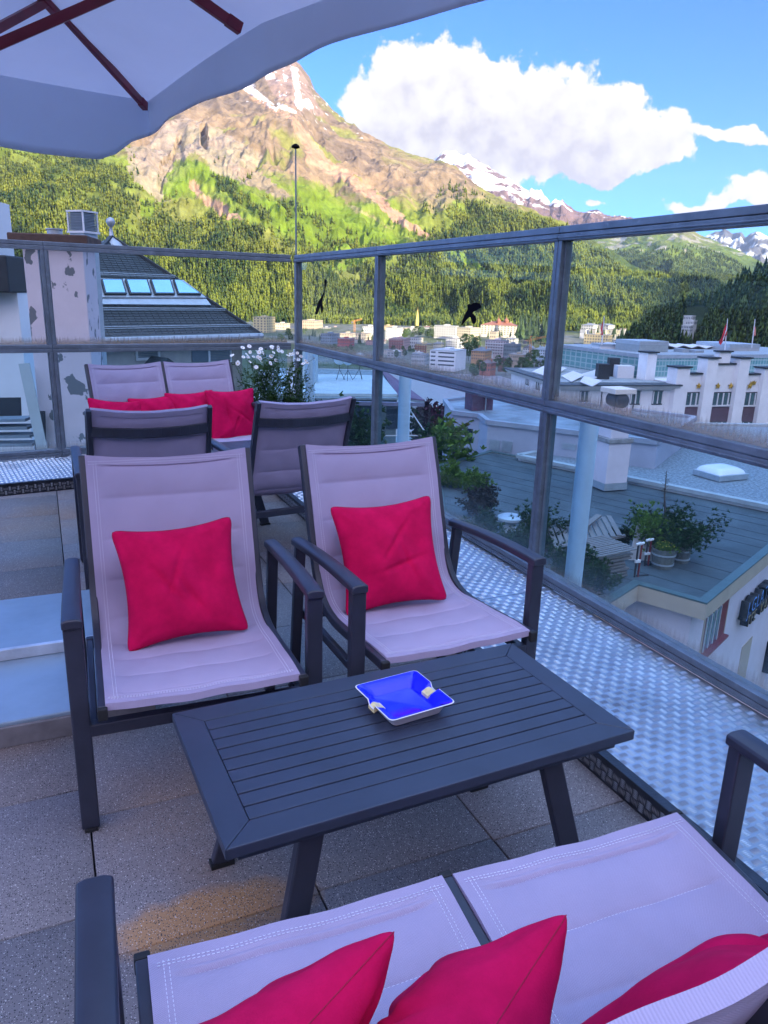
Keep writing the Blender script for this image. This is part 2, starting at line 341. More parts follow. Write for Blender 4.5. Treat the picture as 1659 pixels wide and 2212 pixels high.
def skirt(name,p,q,z0,z1,lab):
    """dark tread plate upstand from p to q (terrace xy)"""
    p=Vector((*p,0));q=Vector((*q,0));d=(q-p);L=d.length;d.normalize();nrm=Vector((d.y,-d.x,0))
    cs=[];s=.027
    for i in range(int(L/s)):
        for j in range(2): cs.append((i*s+.014,.018+j*s+.004,(i+j)%2))
    V,F=lens_bars(cs,L=.024,z=0)
    mb=MB();mb.box(0,L,0,z1-z0,-.004,0);mb.box(0,L,z1-z0-.003,z1-z0+.004,-.03,.002);mb.cm=1;mb.add(V,F)
    mb.v=[tuple(p+d*v[0]+Vector((0,0,z0+v[1]))+nrm*(v[2]+.006)) for v in mb.v]
    o=mb.build(name,[M_skirt,M_bar_dark],rot=(0,0,TR),recalc=False);tag(o,lab,kind='structure')
skirt('walkway_edge',(1.46,yL(1.46)),(1.46,-3.2),0,.08,'dark tread plate upstand edging the right walkway')
skirt('walkway_edge',(-4,yL(-4)),(1.46,yL(1.46)),0,.08,'dark tread plate upstand edging the back walkway')
for o in [x for x in bpy.data.objects if x.name.startswith('walkway_edge')][:1]:
    pass
# ================================================================ balustrades
def balustrade(name,label,origin,ang,posts,x0,x1,cat='balustrade'):
    """local x along the rail, y outward, origin at floor"""
    r=empty(name,W(*origin),TR+ang,label,cat,'glass balustrades of the terrace')
    zb,zm,zt=.085,.905,1.665
    def rail(nm,z0,z1,w):
        m=MB()
        h=(z1-z0)/2-.0015
        segs=[x0]+[p for p in posts if x0<p<x1]+[x1]
        for a,b in zip(segs[:-1],segs[1:]):
            m.box(a+.001,b-.001,-w/2,w/2,z0,z0+h); m.box(a+.001,b-.001,-w/2,w/2,z1-h,z1)
            m.box(a+.002,b-.002,-w/2+.006,w/2-.006,z0+h-.001,z1-h+.001)
            m.box(a+.002,b-.002,-w/2-.006,-w/2+.001,z0+h*.3,z0+h*.55)
        return m.build(nm,M_rail,r,bevel=.003)
    rail('top_rail',zt,zt+.06,.062); rail('mid_rail',zm,zm+.06,.058); rail('bottom_rail',zb,zb+.055,.062)
    for p in posts:
        m=MB()
        for (a,b) in ((zb+.056,zm-.001),(zm+.061,zt-.001)):
            m.box(p-.027,p-.0015,-.03,.03,a,b);m.box(p+.0015,p+.027,-.03,.03,a,b);m.box(p-.01,p+.01,-.024,.024,a+.001,b-.001)
            m.box(p-.036,p-.026,-.012,.012,a+.002,b-.002);m.box(p+.026,p+.036,-.012,.012,a+.002,b-.002)
        m.box(p-.05,p+.05,-.028,.034,0.02,zb-.001)
        m.build('post',M_rail,r,bevel=.002)
    panes=[]
    segs=[x0]+list(posts)+[x1]
    segs=sorted(set(segs))
    for a,b in zip(segs[:-1],segs[1:]):
        if b-a<.2: continue
        for (z0,z1,mt) in ((zb+.056,zm-.001,M_glass_lo),(zm+.061,zt-.001,M_glass_up)):
            pn=MB().box(a+.03,b-.03,-.003,.003,0,z1-z0).build('pane',mt,r,loc=(0,0,z0));panes.append((pn,a,b,z0))
    return r,panes
# right run: local x runs from the corner toward the viewer
balR,panR=balustrade('glass_balustrade','long glazed steel balustrade with two bird silhouettes along the right walkway',(2.155,6.79),-PI/2,[.03,1.86,3.885,5.91,7.93],-.0,10.0)
aL=math.atan2(-.123,-.992)
balL,panL=balustrade('glass_balustrade','glazed steel balustrade across the back of the terrace in front of the tiled roof house',(2.115,6.785),aL,[2.06,4.1],.035,5.6)
for k,y in enumerate((2.83,4.86,6.98,.8)):
    o=MB().lathe([(.0,-1.2),(.044,-1.2),(.044,.875),(.038,.885),(.0,.885)],20).build('support_tube',M_tube,None,smooth=40)
    o.location=W(2.34,y); o.parent=balR; o.matrix_parent_inverse=Matrix.Identity(4)
    o.location=(6.79-y,-(2.155-2.34),0)
    f=MB().box(6.79-y-.08,6.79-y+.08,.03,.30,-.03,-.018).build('tube_flange',M_tube,o,loc=(-(6.79-y),-.185,0))
# bird silhouettes stuck on two upper panes
def decal(pn,pts,scale,cx,cz,label):
    m=MB();P=[((p[0])*scale+cx,(p[1])*scale+cz) for p in pts]
    A=[(x,-.0045,z) for x,z in P];B=[(x,-.0035,z) for x,z in P]
    m.loft(A,B);o=m.build('bird_decal',M_ink,pn);o['label']=label;return o
def place_on(pn,o_u,o_v):
    """pane-local coordinates of a surveyed point on the right balustrade plane"""
    o=Vector((0,0,CH)); r=Vector(ray(o_u,o_v)); n=W(1,0,0); p0=W(2.155,0,0)
    t=n.dot(p0-o)/n.dot(r); w=o+r*t
    c,s=math.cos(-TR),math.sin(-TR); y=s*w.x+c*w.y
    return 6.79-y,w.z
def pane_at(panes,x,z):
    for pn,a,b,z0 in panes:
        if a<x<b and z0<z<z0+.8: return pn,z0
def decal_px(pts,label):
    P=[place_on(None,u,v) for u,v in pts]; pn,z0=pane_at(panR,P[0][0],P[0][1]+.02)
    P=[(x,z-z0) for x,z in P]; decal(pn,P,1,0,0,label)
def src(zx,zy,sc,x0,y0): return ((x0+zx*sc)*.7373,(y0+zy*sc)*.7373)
b1=[(503,0),(478,60),(455,95),(440,130),(420,190),(415,225),(425,238),(440,225),(458,175),(462,150),(468,190),(472,218),(482,222),(492,195),(490,160),(482,130),(485,95),(500,45),(510,0),(518,-40),(525,-90),(512,-108),(500,-90),(505,-40)]
decal_px([src(a,b,.3014,800,850) for a,b in b1],'slim black bird silhouette seen nearly edge on')
b2=[(568,118),(575,104),(590,102),(605,108),(625,92),(655,88),(685,98),(704,122),(700,138),(680,152),(650,168),(628,176),(618,192),(632,205),(650,225),(656,250),(650,280),(635,296),(620,294),(608,270),(600,235),(590,228),(570,245),(548,270),(520,306),(510,306),(516,270),(530,235),(548,195),(572,150)]
decal_px([src(a,b,.3014,1200,860) for a,b in b2],'black bird silhouette with spread wings')
# mast at the corner
t=empty('thin_mast',W(2.25,7.12),0,'thin grey mast with a small dark disc cap rising behind the balustrade corner','mast')
MB().tube([(0,0,-1),(0,0,1.0),(0,0,2.66)],[.012,.010,.0065],10).build('mast_pole',M_rail,t,smooth=40)
MB().lathe([(.004,-.01),(.036,0),(.038,.006),(.028,.022),(.01,.032),(.0,.033)],20,(0,0,2.66)).build('mast_cap',M_ink,t,smooth=50)
# ================================================================ metal hatch on the left
t=empty('roof_hatch',W(-.8,2.85),TR,'pale sheet metal roof hatch in two stepped covers, left of the front armchairs','hatch')
MB().box(-1.6,1.03,-.46,0.0,.0,.082).build('lower_cover',M_hatch,t,bevel=.004)
MB().box(-1.6,1.03,.012,.52,.0,.118).build('upper_cover',M_hatch,t,bevel=.004)
MB().box(-1.6,1.03,-.012,.011,.083,.125).build('edge_strip',M_hatch_edge,t,bevel=.002)
MB().box(-1.6,1.045,-.475,-.461,.0,.07).build('front_skirt',mat('weathered_concrete_kerb',(.17,.16,.17),.8,0,.2,12),t,bevel=.003)
# ================================================================ sling furniture
PROF=[(0,.400),(.09,.397),(.19,.388),(.28,.380),(.37,.374),(.44,.374),(.485,.388),(.52,.42),(.548,.48),(.572,.555),(.60,.64),(.632,.74),(.662,.83),(.690,.905)]
def profile(n):
    P=np.array(PROF);d=np.r_[0,np.cumsum(np.hypot(*np.diff(P,axis=0).T))]
    # smooth resample
    s=np.linspace(0,d[-1],n);y=np.interp(s,d,P[:,0]);z=np.interp(s,d,P[:,1])
    for _ in range(int(n*.35)):
        y[1:-1]=(y[:-2]+y[2:]+2*y[1:-1])/4; z[1:-1]=(z[:-2]+z[2:]+2*z[1:-1])/4
    return s,y,z
SEAMS=[.05,.17,.29,.41,.53,.65,.78,.91,1.04]
def sling(w,nu=30,nv=230,sag=.014):
    s,y,z=profile(nv);dy=np.gradient(y,s);dz=np.gradient(z,s);ln=np.hypot(dy,dz);ny,nz=-dz/ln,dy/ln
    u=np.linspace(-w/2,w/2,nu);L=s[-1];seams=[q for q in SEAMS if q<L-.05]
    puff=np.zeros(nv)
    ed=[0.035]+seams+[L-.03]
    for a,b in zip(ed[:-1],ed[1:]):
        k=(s>=a)&(s<=b);x=(s[k]-a)/(b-a);puff[k]=(np.abs(np.sin(PI*x))**.45)
    for q in (0.0,):
        puff[s<.035]=.9; puff[s>L-.03]=.9
    V=[];
    for side in (1,-1):
        for i in range(nv):
            for j in range(nu):
                e=min(1,max(0,(w/2-abs(u[j])-.035)/.02)); pf=puff[i]*e+(1-e)*.85
                th=.0022+.0090*pf
                cx=1-(2*u[j]/w)**2
                back=min(1,max(0,(s[i]-.5)/.3)); 
                sg=-sag*cx*(.5+.6*back)+.0016*math.sin(u[j]*23+s[i]*9)+.0012*math.sin(u[j]*41-s[i]*31)
                # top hem dips in the middle
                hem=-.016*cx*max(0,(s[i]-(L-.12))/.12)
                o=side*th+sg
                V.append((u[j],y[i]+ny[i]*o+dy[i]/ln[i]*hem,z[i]+nz[i]*o+dz[i]/ln[i]*hem))
    F=[];m=nu*nv
    for i in range(nv-1):
        for j in range(nu-1):
            a=i*nu+j;F.append((a,a+1,a+nu+1,a+nu));F.append((m+a,m+a+nu,m+a+nu+1,m+a+1))
    for i in range(nv-1):
        F.append((i*nu,i*nu+nu,m+i*nu+nu,m+i*nu)); a=i*nu+nu-1;F.append((a,m+a,m+a+nu,a+nu))
    for j in range(nu-1):
        F.append((j,m+j,m+j+1,j+1)); a=(nv-1)*nu+j;F.append((a,a+1,m+a+1,m+a))
    me=bpy.data.meshes.new('sling');me.from_pydata(V,[],F);me.materials.append(M_sling)
    uv=me.uv_layers.new(name='UVMap');vi=np.empty(len(me.loops),dtype=np.int32);me.loops.foreach_get('vertex_index',vi)
    k=vi%m;U=np.stack([u[k%nu]+.5,s[k//nu]],1).astype(np.float32);uv.data.foreach_set('uv',U.ravel())
    me.polygons.foreach_set('use_smooth',[True]*len(me.polygons));me.set_sharp_from_angle(angle=rad(50))
    # stitch dashes
    st=MB()
    def dash(uu,ss,du,ds,th=.0118):
        for k in (0,):
            i0=np.searchsorted(s,ss);i0=min(i0,nv-1)
            cx=1-(2*uu/w)**2;back=min(1,max(0,(ss-.5)/.3));sg=-sag*cx*(.5+.6*back)+.0016*math.sin(uu*23+ss*9)+.0012*math.sin(uu*41-ss*31)
            yy=np.interp(ss,s,y);zz=np.interp(ss,s,z);nY=np.interp(ss,s,ny);nZ=np.interp(ss,s,nz);tY,tZ=nZ,-nY
            c=Vector((uu,yy+nY*(th+sg),zz+nZ*(th+sg)));T=Vector((0,nZ,-nY))
            a=Vector((du,0,0))+T*ds;b=Vector((0,nY,nZ))
            st.bar(c-a/2,c+a/2,.0011,.0008,b)
    for sd in (-1,1):
        for off in (.022,.030):
            q=.02
            while q<L-.02: dash(sd*(w/2-off),q,0,.0045,.0103); q+=.0075
    for q in seams:
        x=-w/2+.05
        while x<w/2-.05: dash(x,q,.0045,0,.0032); x+=.0075
    for q in (.022,.028,L-.022,L-.030):
        x=-w/2+.01
        while x<w/2-.01: dash(x,q,.0045,0,.0112); x+=.0075
    return me,st
def side_rail(xc,sgn):
    """dark tube that follows the sling edge from seat front to back top"""
    s,y,z=profile(40);m=MB()
    pts=[Vector((xc,y[i],z[i]-.0)) for i in range(40)]
    w,h=.022,.030
    for i in range(39):
        pass
    ring=[]
    for i in range(40):
        t=(pts[min(i+1,39)]-pts[max(i-1,0)]).normalized();n=Vector((0,-t.z,t.y))
        p=pts[i]-n*.010
        ring.append([p+Vector((-w/2,0,0))-n*h/2,p+Vector((w/2,0,0))-n*h/2,p+Vector((w/2,0,0))+n*h/2,p+Vector((-w/2,0,0))+n*h/2])
    V=[q for r in ring for q in r];F=[]
    for i in range(39):
        for k in range(4):F.append((i*4+k,i*4+(k+1)%4,i*4+4+(k+1)%4,i*4+4+k))
    F+= [(0,1,2,3),(156,157,158,159)]
    m.add(V,F);return m
def make_seat(name,nseat,label,cat,group):
    r=empty(name,(0,0,0),0,label,cat,group)
    sw=.505; gap=.022
    tot=nseat*sw+(nseat-1)*gap
    me,st=sling(sw)
    for k in range(nseat):
        xc=-tot/2+sw/2+k*(sw+gap)
        o=bpy.data.objects.new('sling',me);C.objects.link(o);o.parent=r;o.location=(xc,0,0)
        so=st.build('stitching',M_stitch,o,recalc=False)
    for k in range(nseat+1):
        xc=-tot/2-gap/2+k*(sw+gap)
        if nseat==1 or k in(0,nseat): xc=(-tot/2-.008) if k==0 else (tot/2+.008)
        side_rail(xc,1).build('side_rail',M_frame,r,bevel=.003,smooth=35)
        MB().box(xc-.0125,xc+.0125,-.016,.0,.372,.405).build('end_cap',M_rubber,r,bevel=.003)
    ax=tot/2+.062
    # curved bar behind the backrest, front and rear beams, side beams
    m=MB();n=12;prev=None
    for i in range(n+1):
        x=-tot/2+tot*i/n;b=.03*(1-(2*x/tot)**2)
        p=Vector((x,.672+b,.800-.010*(1-(2*x/tot)**2)))
        if prev is not None: m.bar(prev,p+Vector((.002,0,0)),.014,.045,(0,0,1))
        prev=p
    m.build('back_bar',M_frame,r,bevel=.003)
    MB().box(-ax+.02,ax-.02,.063,.093,.285,.320).build('front_beam',M_frame,r,bevel=.003)
    MB().box(-ax+.02,ax-.02,.585,.610,.290,.325).build('rear_beam',M_frame,r,bevel=.003)
    for sgn in(-1,1):
        xa=sgn*ax
        MB().bar((xa-sgn*.03,.09,.303),(xa-sgn*.03,.59,.307),.02,.03).build('side_beam',M_frame,r,bevel=.003)
        MB().bar((xa,.078,0.008),(xa,.078,.603),.030,.046,(1,0,0)).build('leg',M_frame,r,bevel=.004)
        l=MB().bar((xa,.64,0.008),(xa,.565,.580),.026,.036,(1,0,0)).build('leg',M_frame,r,bevel=.004)
        # armrest: flat bar, slightly arched, bent down at the front
        m=MB();A=[];N=14
        for i in range(N+1):
            y=.055+(.60-.055)*i/N; z=.612-.022*(i/N)**1.5+.006*math.sin(PI*i/N); wd=.050-.006*(i/N)
            cr=.004
            A.append([(xa-wd/2,y,z-.014),(xa+wd/2,y,z-.014),(xa+wd/2,y,z+.007),(xa+wd*.25,y,z+.012),(xa-wd*.25,y,z+.012),(xa-wd/2,y,z+.007)])
        V=[q for a in A for q in a];F=[]
        for i in range(N):
            for k in range(6):F.append((i*6+k,i*6+(k+1)%6,i*6+6+(k+1)%6,i*6+6+k))
        F+=[tuple(range(6)),tuple(N*6+k for k in range(6))]
        m.add(V,F).build('armrest',M_frame,r,bevel=.004,smooth=50)
        for yy in(.078,.64): MB().box(xa-.016,xa+.016,yy-.02,yy+.02,0,.0085).build('foot_glide',M_rubber,r)
    if nseat==1:
        b=MB();pts=[(.022*math.cos(2*PI*k/24),.0115*math.sin(2*PI*k/24)) for k in range(24)]
        b.loft([(x,.6135,z) for x,z in pts],[(x,.611,z) for x,z in pts]);bo=b.build('badge',M_badge,r,loc=(-.045,0,.308))
        e=MB()
        for i in range(7): e.bar((-.012+i*.0026,.6139,-.003+.002*(i%2)),(-.011+i*.0026,.6139,.003),.0007,.0008)
        e.tube([(.006+.005*math.cos(a),.614,.001+.006*math.sin(a)) for a in np.linspace(0,5,10)],.0006,5);e.build('emblem',M_ink,bo)
    return r
def place(o,x,y,rz,lift=0.): o.location=W(x,y,lift);o.rotation_euler=(0,0,TR+rad(rz));return o
ch=make_seat('armchair',1,'lilac sling armchair at front left beside the roof hatch, holding one red cushion','armchair','sling armchairs around the coffee tables')
place(ch,.318,1.795,-2.2)
c2=copy_tree(ch);c2['label']='lilac sling armchair next to the right walkway, facing the camera with one red cushion';place(c2,1.082,1.787,1.8)
c3=copy_tree(ch);c3['label']='armchair with its back to the camera, left one of the rear pair';place(c3,.425,4.17,180-.5)
c4=copy_tree(ch);c4['label']='armchair with its back to the camera, right one of the rear pair, white oval badge';place(c4,1.10,4.265,180+7)
sf=make_seat('two_seat_sofa',2,'lilac two seat sling sofa in the near foreground, seen from behind','sofa','two seat sling sofas')
place(sf,.588,.972,180-3.1);sf.scale=(1.012,.955,1)
s2=copy_tree(sf);s2['label']='lilac two seat sling sofa at the back by the daisy planter';place(s2,.93,4.98,13);s2.scale=(1,1,1)
# ================================================================ coffee tables
def make_table():
    r=empty('coffee_table',(0,0,0),0,'x','coffee table','dark slatted coffee tables')
    w,d,z0,z1=.975,.50,.425,.45
    b=.062
    fr=MB();X,Y=w/2,d/2;x,y=X-b,Y-b
    for (A) in ([(-X,-Y),(X,-Y),(x,-y),(-x,-y)],[(X,-Y),(X,Y),(x,y),(x,-y)],[(X,Y),(-X,Y),(-x,y),(x,y)],[(-X,Y),(-X,-Y),(-x,-y),(-x,y)]):
        cx=sum(p[0] for p in A)/4;cy=sum(p[1] for p in A)/4
        A=[(p[0]+(cx-p[0])*.001,p[1]+(cy-p[1])*.002) for p in A]
        fr.prism(A,z0,z1)
    fr.build('rim',M_tabletop,r,bevel=.0025)
    n=9;pitch=(2*y)/n
    for k in range(n):
        yc=-y+pitch*(k+.5)
        MB().box(-x+.001,x-.001,yc-pitch/2+.0022,yc+pitch/2-.0022,z1-.016,z1-.0006).build('slat',M_tabletop,r,bevel=.0015)
    m=MB()
    for xx in(-.26,0,.26): m.box(xx-.015,xx+.015,-y,y,z0-.004,z1-.017)
    m.box(-X+.03,X-.03,-Y+.028,-Y+.048,z0-.03,z0-.001);m.box(-X+.03,X-.03,Y-.048,Y-.028,z0-.03,z0-.001)
    m.build('under_frame',M_tabletop,r)
    for sx in(-1,1):
        for sy in(-1,1):
            top=Vector((sx*(X-.20),sy*(Y-.075),z0-.002));bot=Vector((sx*(X-.10),sy*(Y-.02),.01))
            MB().bar(bot,top,.054,.026,(0,1,0)).build('leg',M_frame,r,bevel=.004)
            MB().box(bot.x-.03,bot.x+.03,bot.y-.016,bot.y+.016,0,.012).build('foot_pad',M_rubber,r)
    return r
tb=make_table();tb['label']='dark slatted coffee table in the foreground with a blue ashtray on it';place(tb,.700,1.402,1.9)
t2=copy_tree(tb);t2['label']='dark slatted coffee table in the rear group, mostly hidden between armchairs and back sofa';place(t2,.78,4.62,5)
# ================================================================ ashtray
def ashtray():
    r=empty('ashtray',W(.730,1.460,.4505),TR+rad(6),'square cobalt blue and white ceramic ashtray with two cream notches on the front coffee table','ashtray')
    def bowl(prof,mt,name,flip=False):
        m=MB();V=[];F=[];n=0
        rings=[]
        for (h,z) in prof:
            ring=[];c=min(.012,h*.25)
            K=4
            for (sx,sy,a0) in((1,1,0),(-1,1,90),(-1,-1,180),(1,-1,270)):
                for k in range(K):
                    a=rad(a0+90*k/(K-1));ring.append([sx*(h-c)+c*math.cos(a),sy*(h-c)+c*math.sin(a),z])
            # subdivide straight sides so the notch can be cut
            full=[]
            for i in range(len(ring)):
                a,b=ring[i],ring[(i+1)%len(ring)];full.append(a)
                if math.dist(a,b)>h*.5:
                    for t in np.linspace(0,1,22)[1:-1]: full.append([a[j]*(1-t)+b[j]*t for j in range(3)])
            # notch on +x and -x rims
            for q in full:
                if abs(q[0])>h*.8 and abs(q[1])<.015 and z>.012:
                    q[2]=z-(.012 if z>.025 else .0)*min(1,(.015-abs(q[1]))/.004)
            rings.append(full)
        N=len(rings[0]);V=[q for rg in rings for q in rg]
        for i in range(len(rings)-1):
            for k in range(N):F.append((i*N+k,i*N+(k+1)%N,(i+1)*N+(k+1)%N,(i+1)*N+k))
        F.append(tuple(range(N)));
        m.add(V,F);return m
    out=bowl([(.064,0),(.068,.004),(.074,.022),(.090,.034),(.091,.036),(.0885,.0365)],M_white,'b')
    out.build('bowl',M_white,r,smooth=50,recalc=True)
    inn=bowl([(.054,.008),(.060,.011),(.068,.026),(.0886,.0362)],M_blue,'g');inn.build('glaze',M_blue,r,smooth=50,loc=(0,0,.0006))
    for s in(-1,1):
        m=MB()
        for k in range(8):
            a0=k/8;a1=(k+1)/8
            f=lambda a:(s*(.060+.031*a),.0137,.0245+.0035*math.cos((a-.6)*5))
            A=f(a0);B=f(a1)
            m.add([(A[0],-A[1],A[2]),(A[0],A[1],A[2]),(B[0],B[1],B[2]),(B[0],-B[1],B[2]),(A[0],-A[1],A[2]-.008),(A[0],A[1],A[2]-.008),(B[0],B[1],B[2]-.008),(B[0],-B[1],B[2]-.008)],[(0,1,2,3),(7,6,5,4),(0,3,7,4),(1,5,6,2)]+([(0,4,5,1)] if k==0 else [])+([(2,6,7,3)] if k==7 else []))
        m.build('notch_rest',M_cream,r,smooth=50)
ashtray()
# ================================================================ cushions
def pillow_mesh(seed,size=.385,T=.058,dent=0,n=60,shear=0.):
    R=np.random.default_rng(seed);V=[];F=[]
    ph=R.uniform(0,6.28,8)
    for side in(1,-1):
        for i in range(n+1):
            for j in range(n+1):
                a=-1+2*i/n;b=-1+2*j/n
                # edges drawn in, corners left out as ears
                ka=1-.075*(1-b*b)**1.0*1; kb=1-.075*(1-a*a)
                x=a*(1-.13*(1-b*b)*abs(a)**2); y=b*(1-.13*(1-a*a)*abs(b)**2);cr=max(0,abs(a)+abs(b)-1.8)/.2;x*=1-.05*cr*cr;y*=1-.05*cr*cr
                e=max(0,(1-abs(a)**2.6))*max(0,(1-abs(b)**2.6)); z=e**.62
                wr=.0
                rr=math.hypot(a,b)
                # radial gathers running in from the seams
                for k in range(4):
                    wr+=math.sin((5+3*k)*math.atan2(b,a)*1.0+ph[k])*(.020/(1+k*.6))*max(0,rr-.35)*(1.1-min(1,e))
                wr+=.09*math.sin(3.1*a+2.2*b+ph[5])*e+.05*math.sin(6.3*a-4.1*b+ph[6])*e+.03*math.sin(9*a+7*b+ph[7])*e
                for q_,(ca_,cb_) in enumerate(((1,1),(1,-1),(-1,1),(-1,-1))):
                    dd_=math.hypot(a-ca_,b-cb_);th_=math.atan2(b-cb_,a-ca_);wr+=.055*math.exp(-dd_/.42)*min(1,e*6)*math.sin(11*th_+ph[q_]+2*dd_)*side
                for q_ in range(3):
                    t_=ph[q_+3];wr-=.10*math.exp(-((a*math.cos(t_)+b*math.sin(t_)-.25*math.sin(q_*2+seed))/.045)**2)*math.exp(-((a*math.sin(t_)-b*math.cos(t_)-.3*math.cos(seed+q_))/.45)**2)*min(1,e*3)
                z=z*(1+wr)+wr*2.2*min(e,.35)
                z-=dent*math.exp(-((a-.1)**2+(b-.2)**2)/.12)
                sg=side*z*T if e>1e-6 else 0
                V.append((x*size/2+shear*y*size/2,y*size/2,sg))
    m=(n+1)**2
    for i in range(n):
        for j in range(n):
            a=i*(n+1)+j;F.append((a,a+n+1,a+n+2,a+1));F.append((m+a,m+a+1,m+a+n+2,m+a+n+1))
    me=bpy.data.meshes.new('cushion');me.from_pydata(V,[],F);me.materials.append(M_cushion)
    bm=bmesh.new();bm.from_mesh(me);bmesh.ops.remove_doubles(bm,verts=bm.verts,dist=.00005);bm.to_mesh(me);bm.free()
    me.polygons.foreach_set('use_smooth',[True]*len(me.polygons))
    return me
def seam_line(size=.385,shear=0.):
    pts=[];n=24
    for (ax) in range(4):
        for k in range(n):
            t=-1+2*k/n
            a,b=[(t,-1),(1,t),(-t,1),(-1,-t)][ax]
            x=a*(1-.13*(1-b*b)*a*a);y=b*(1-.13*(1-a*a)*b*b);cr=max(0,abs(a)+abs(b)-1.8)/.2;x*=1-.05*cr*cr;y*=1-.05*cr*cr;pts.append((x*size/2+shear*y*size/2,y*size/2,0))
    pts.append(pts[0]);return MB().tube(pts,.0008,5,cap=False)
def cushion(label,loc,x_dir,up_dir,seed,size=.385,T=.058,group='red cushions on the seats',shear=0.,dent=0.):
    """x_dir / up_dir in terrace axes span the cushion's face"""
    me=pillow_mesh(seed,size,T,shear=shear,dent=dent)
    o=bpy.data.objects.new('cushion',me);C.objects.link(o)
    x=Vector(x_dir).normalized();u=Vector(up_dir);u=(u-x*u.dot(x)).normalized();n=x.cross(u)
    M=Matrix((x,u,n)).transposed().to_4x4()
    M=Matrix.Rotation(TR,4,'Z')@M; M.translation=W(*loc); o.matrix_world=M
    o.rotation_mode='QUATERNION'; o.location=M.translation; o.rotation_quaternion=M.to_quaternion()
    tag(o,label,'cushion',group)
    sm=seam_line(size,shear).build('seam',M_seam,o)
    return o
def rot2(a): return math.cos(rad(a)),math.sin(rad(a))
# front armchairs: lean on the backs
cushion('red cushion on the front left armchair',(.328,2.215,.552),(1,0.02,.03),(0.03,.42,.91),3,.375)
cushion('red cushion on the armchair beside the checker plate walkway',(1.035,2.225,.556),(1,-.05,.04),(-.22,.42,.90),5,.385)
# back sofa row
cushion('red cushion slumped low at the left end of the back sofa',(.42,5.40,.50),(1,.1,-.10),(.05,.35,.93),8,.38)
cushion('red cushion tilted behind its neighbour, second from left on the back sofa',(.70,5.46,.52),(1,.15,.06),(.1,.4,.9),9,.36)
cushion('red cushion with one corner raised, third from left on the back sofa',(.96,5.50,.53),(1,.2,.02),(-.03,.38,.92),10,.38)
cushion('largest red cushion, upright at the right end of the back sofa beside the flowers',(1.24,5.47,.53),(1,.2,.0),(0,.30,.95),11,.40)
# foreground sofa
cushion('red cushion standing corner up at the left of the foreground sofa',(.118,.63,.515),(.88,.47,.02),(.10,-.42,.86),12,.40,.085)
cushion('red cushion standing corner up in the middle of the foreground sofa',(.33,.568,.510),(.86,.50,.02),(.10,-.42,.86),13,.40,.085)
cushion('red cushion lying against the back at the right of the foreground sofa',(.765,.45,.60),(1,-.04,.03),(0,-.70,.66),14,.42,.06)
cushion('red cushion half hidden in the right hand corner of the foreground sofa',(1.0,.50,.51),(1,-.28,.02),(0,-.45,.80),15,.38,.06)
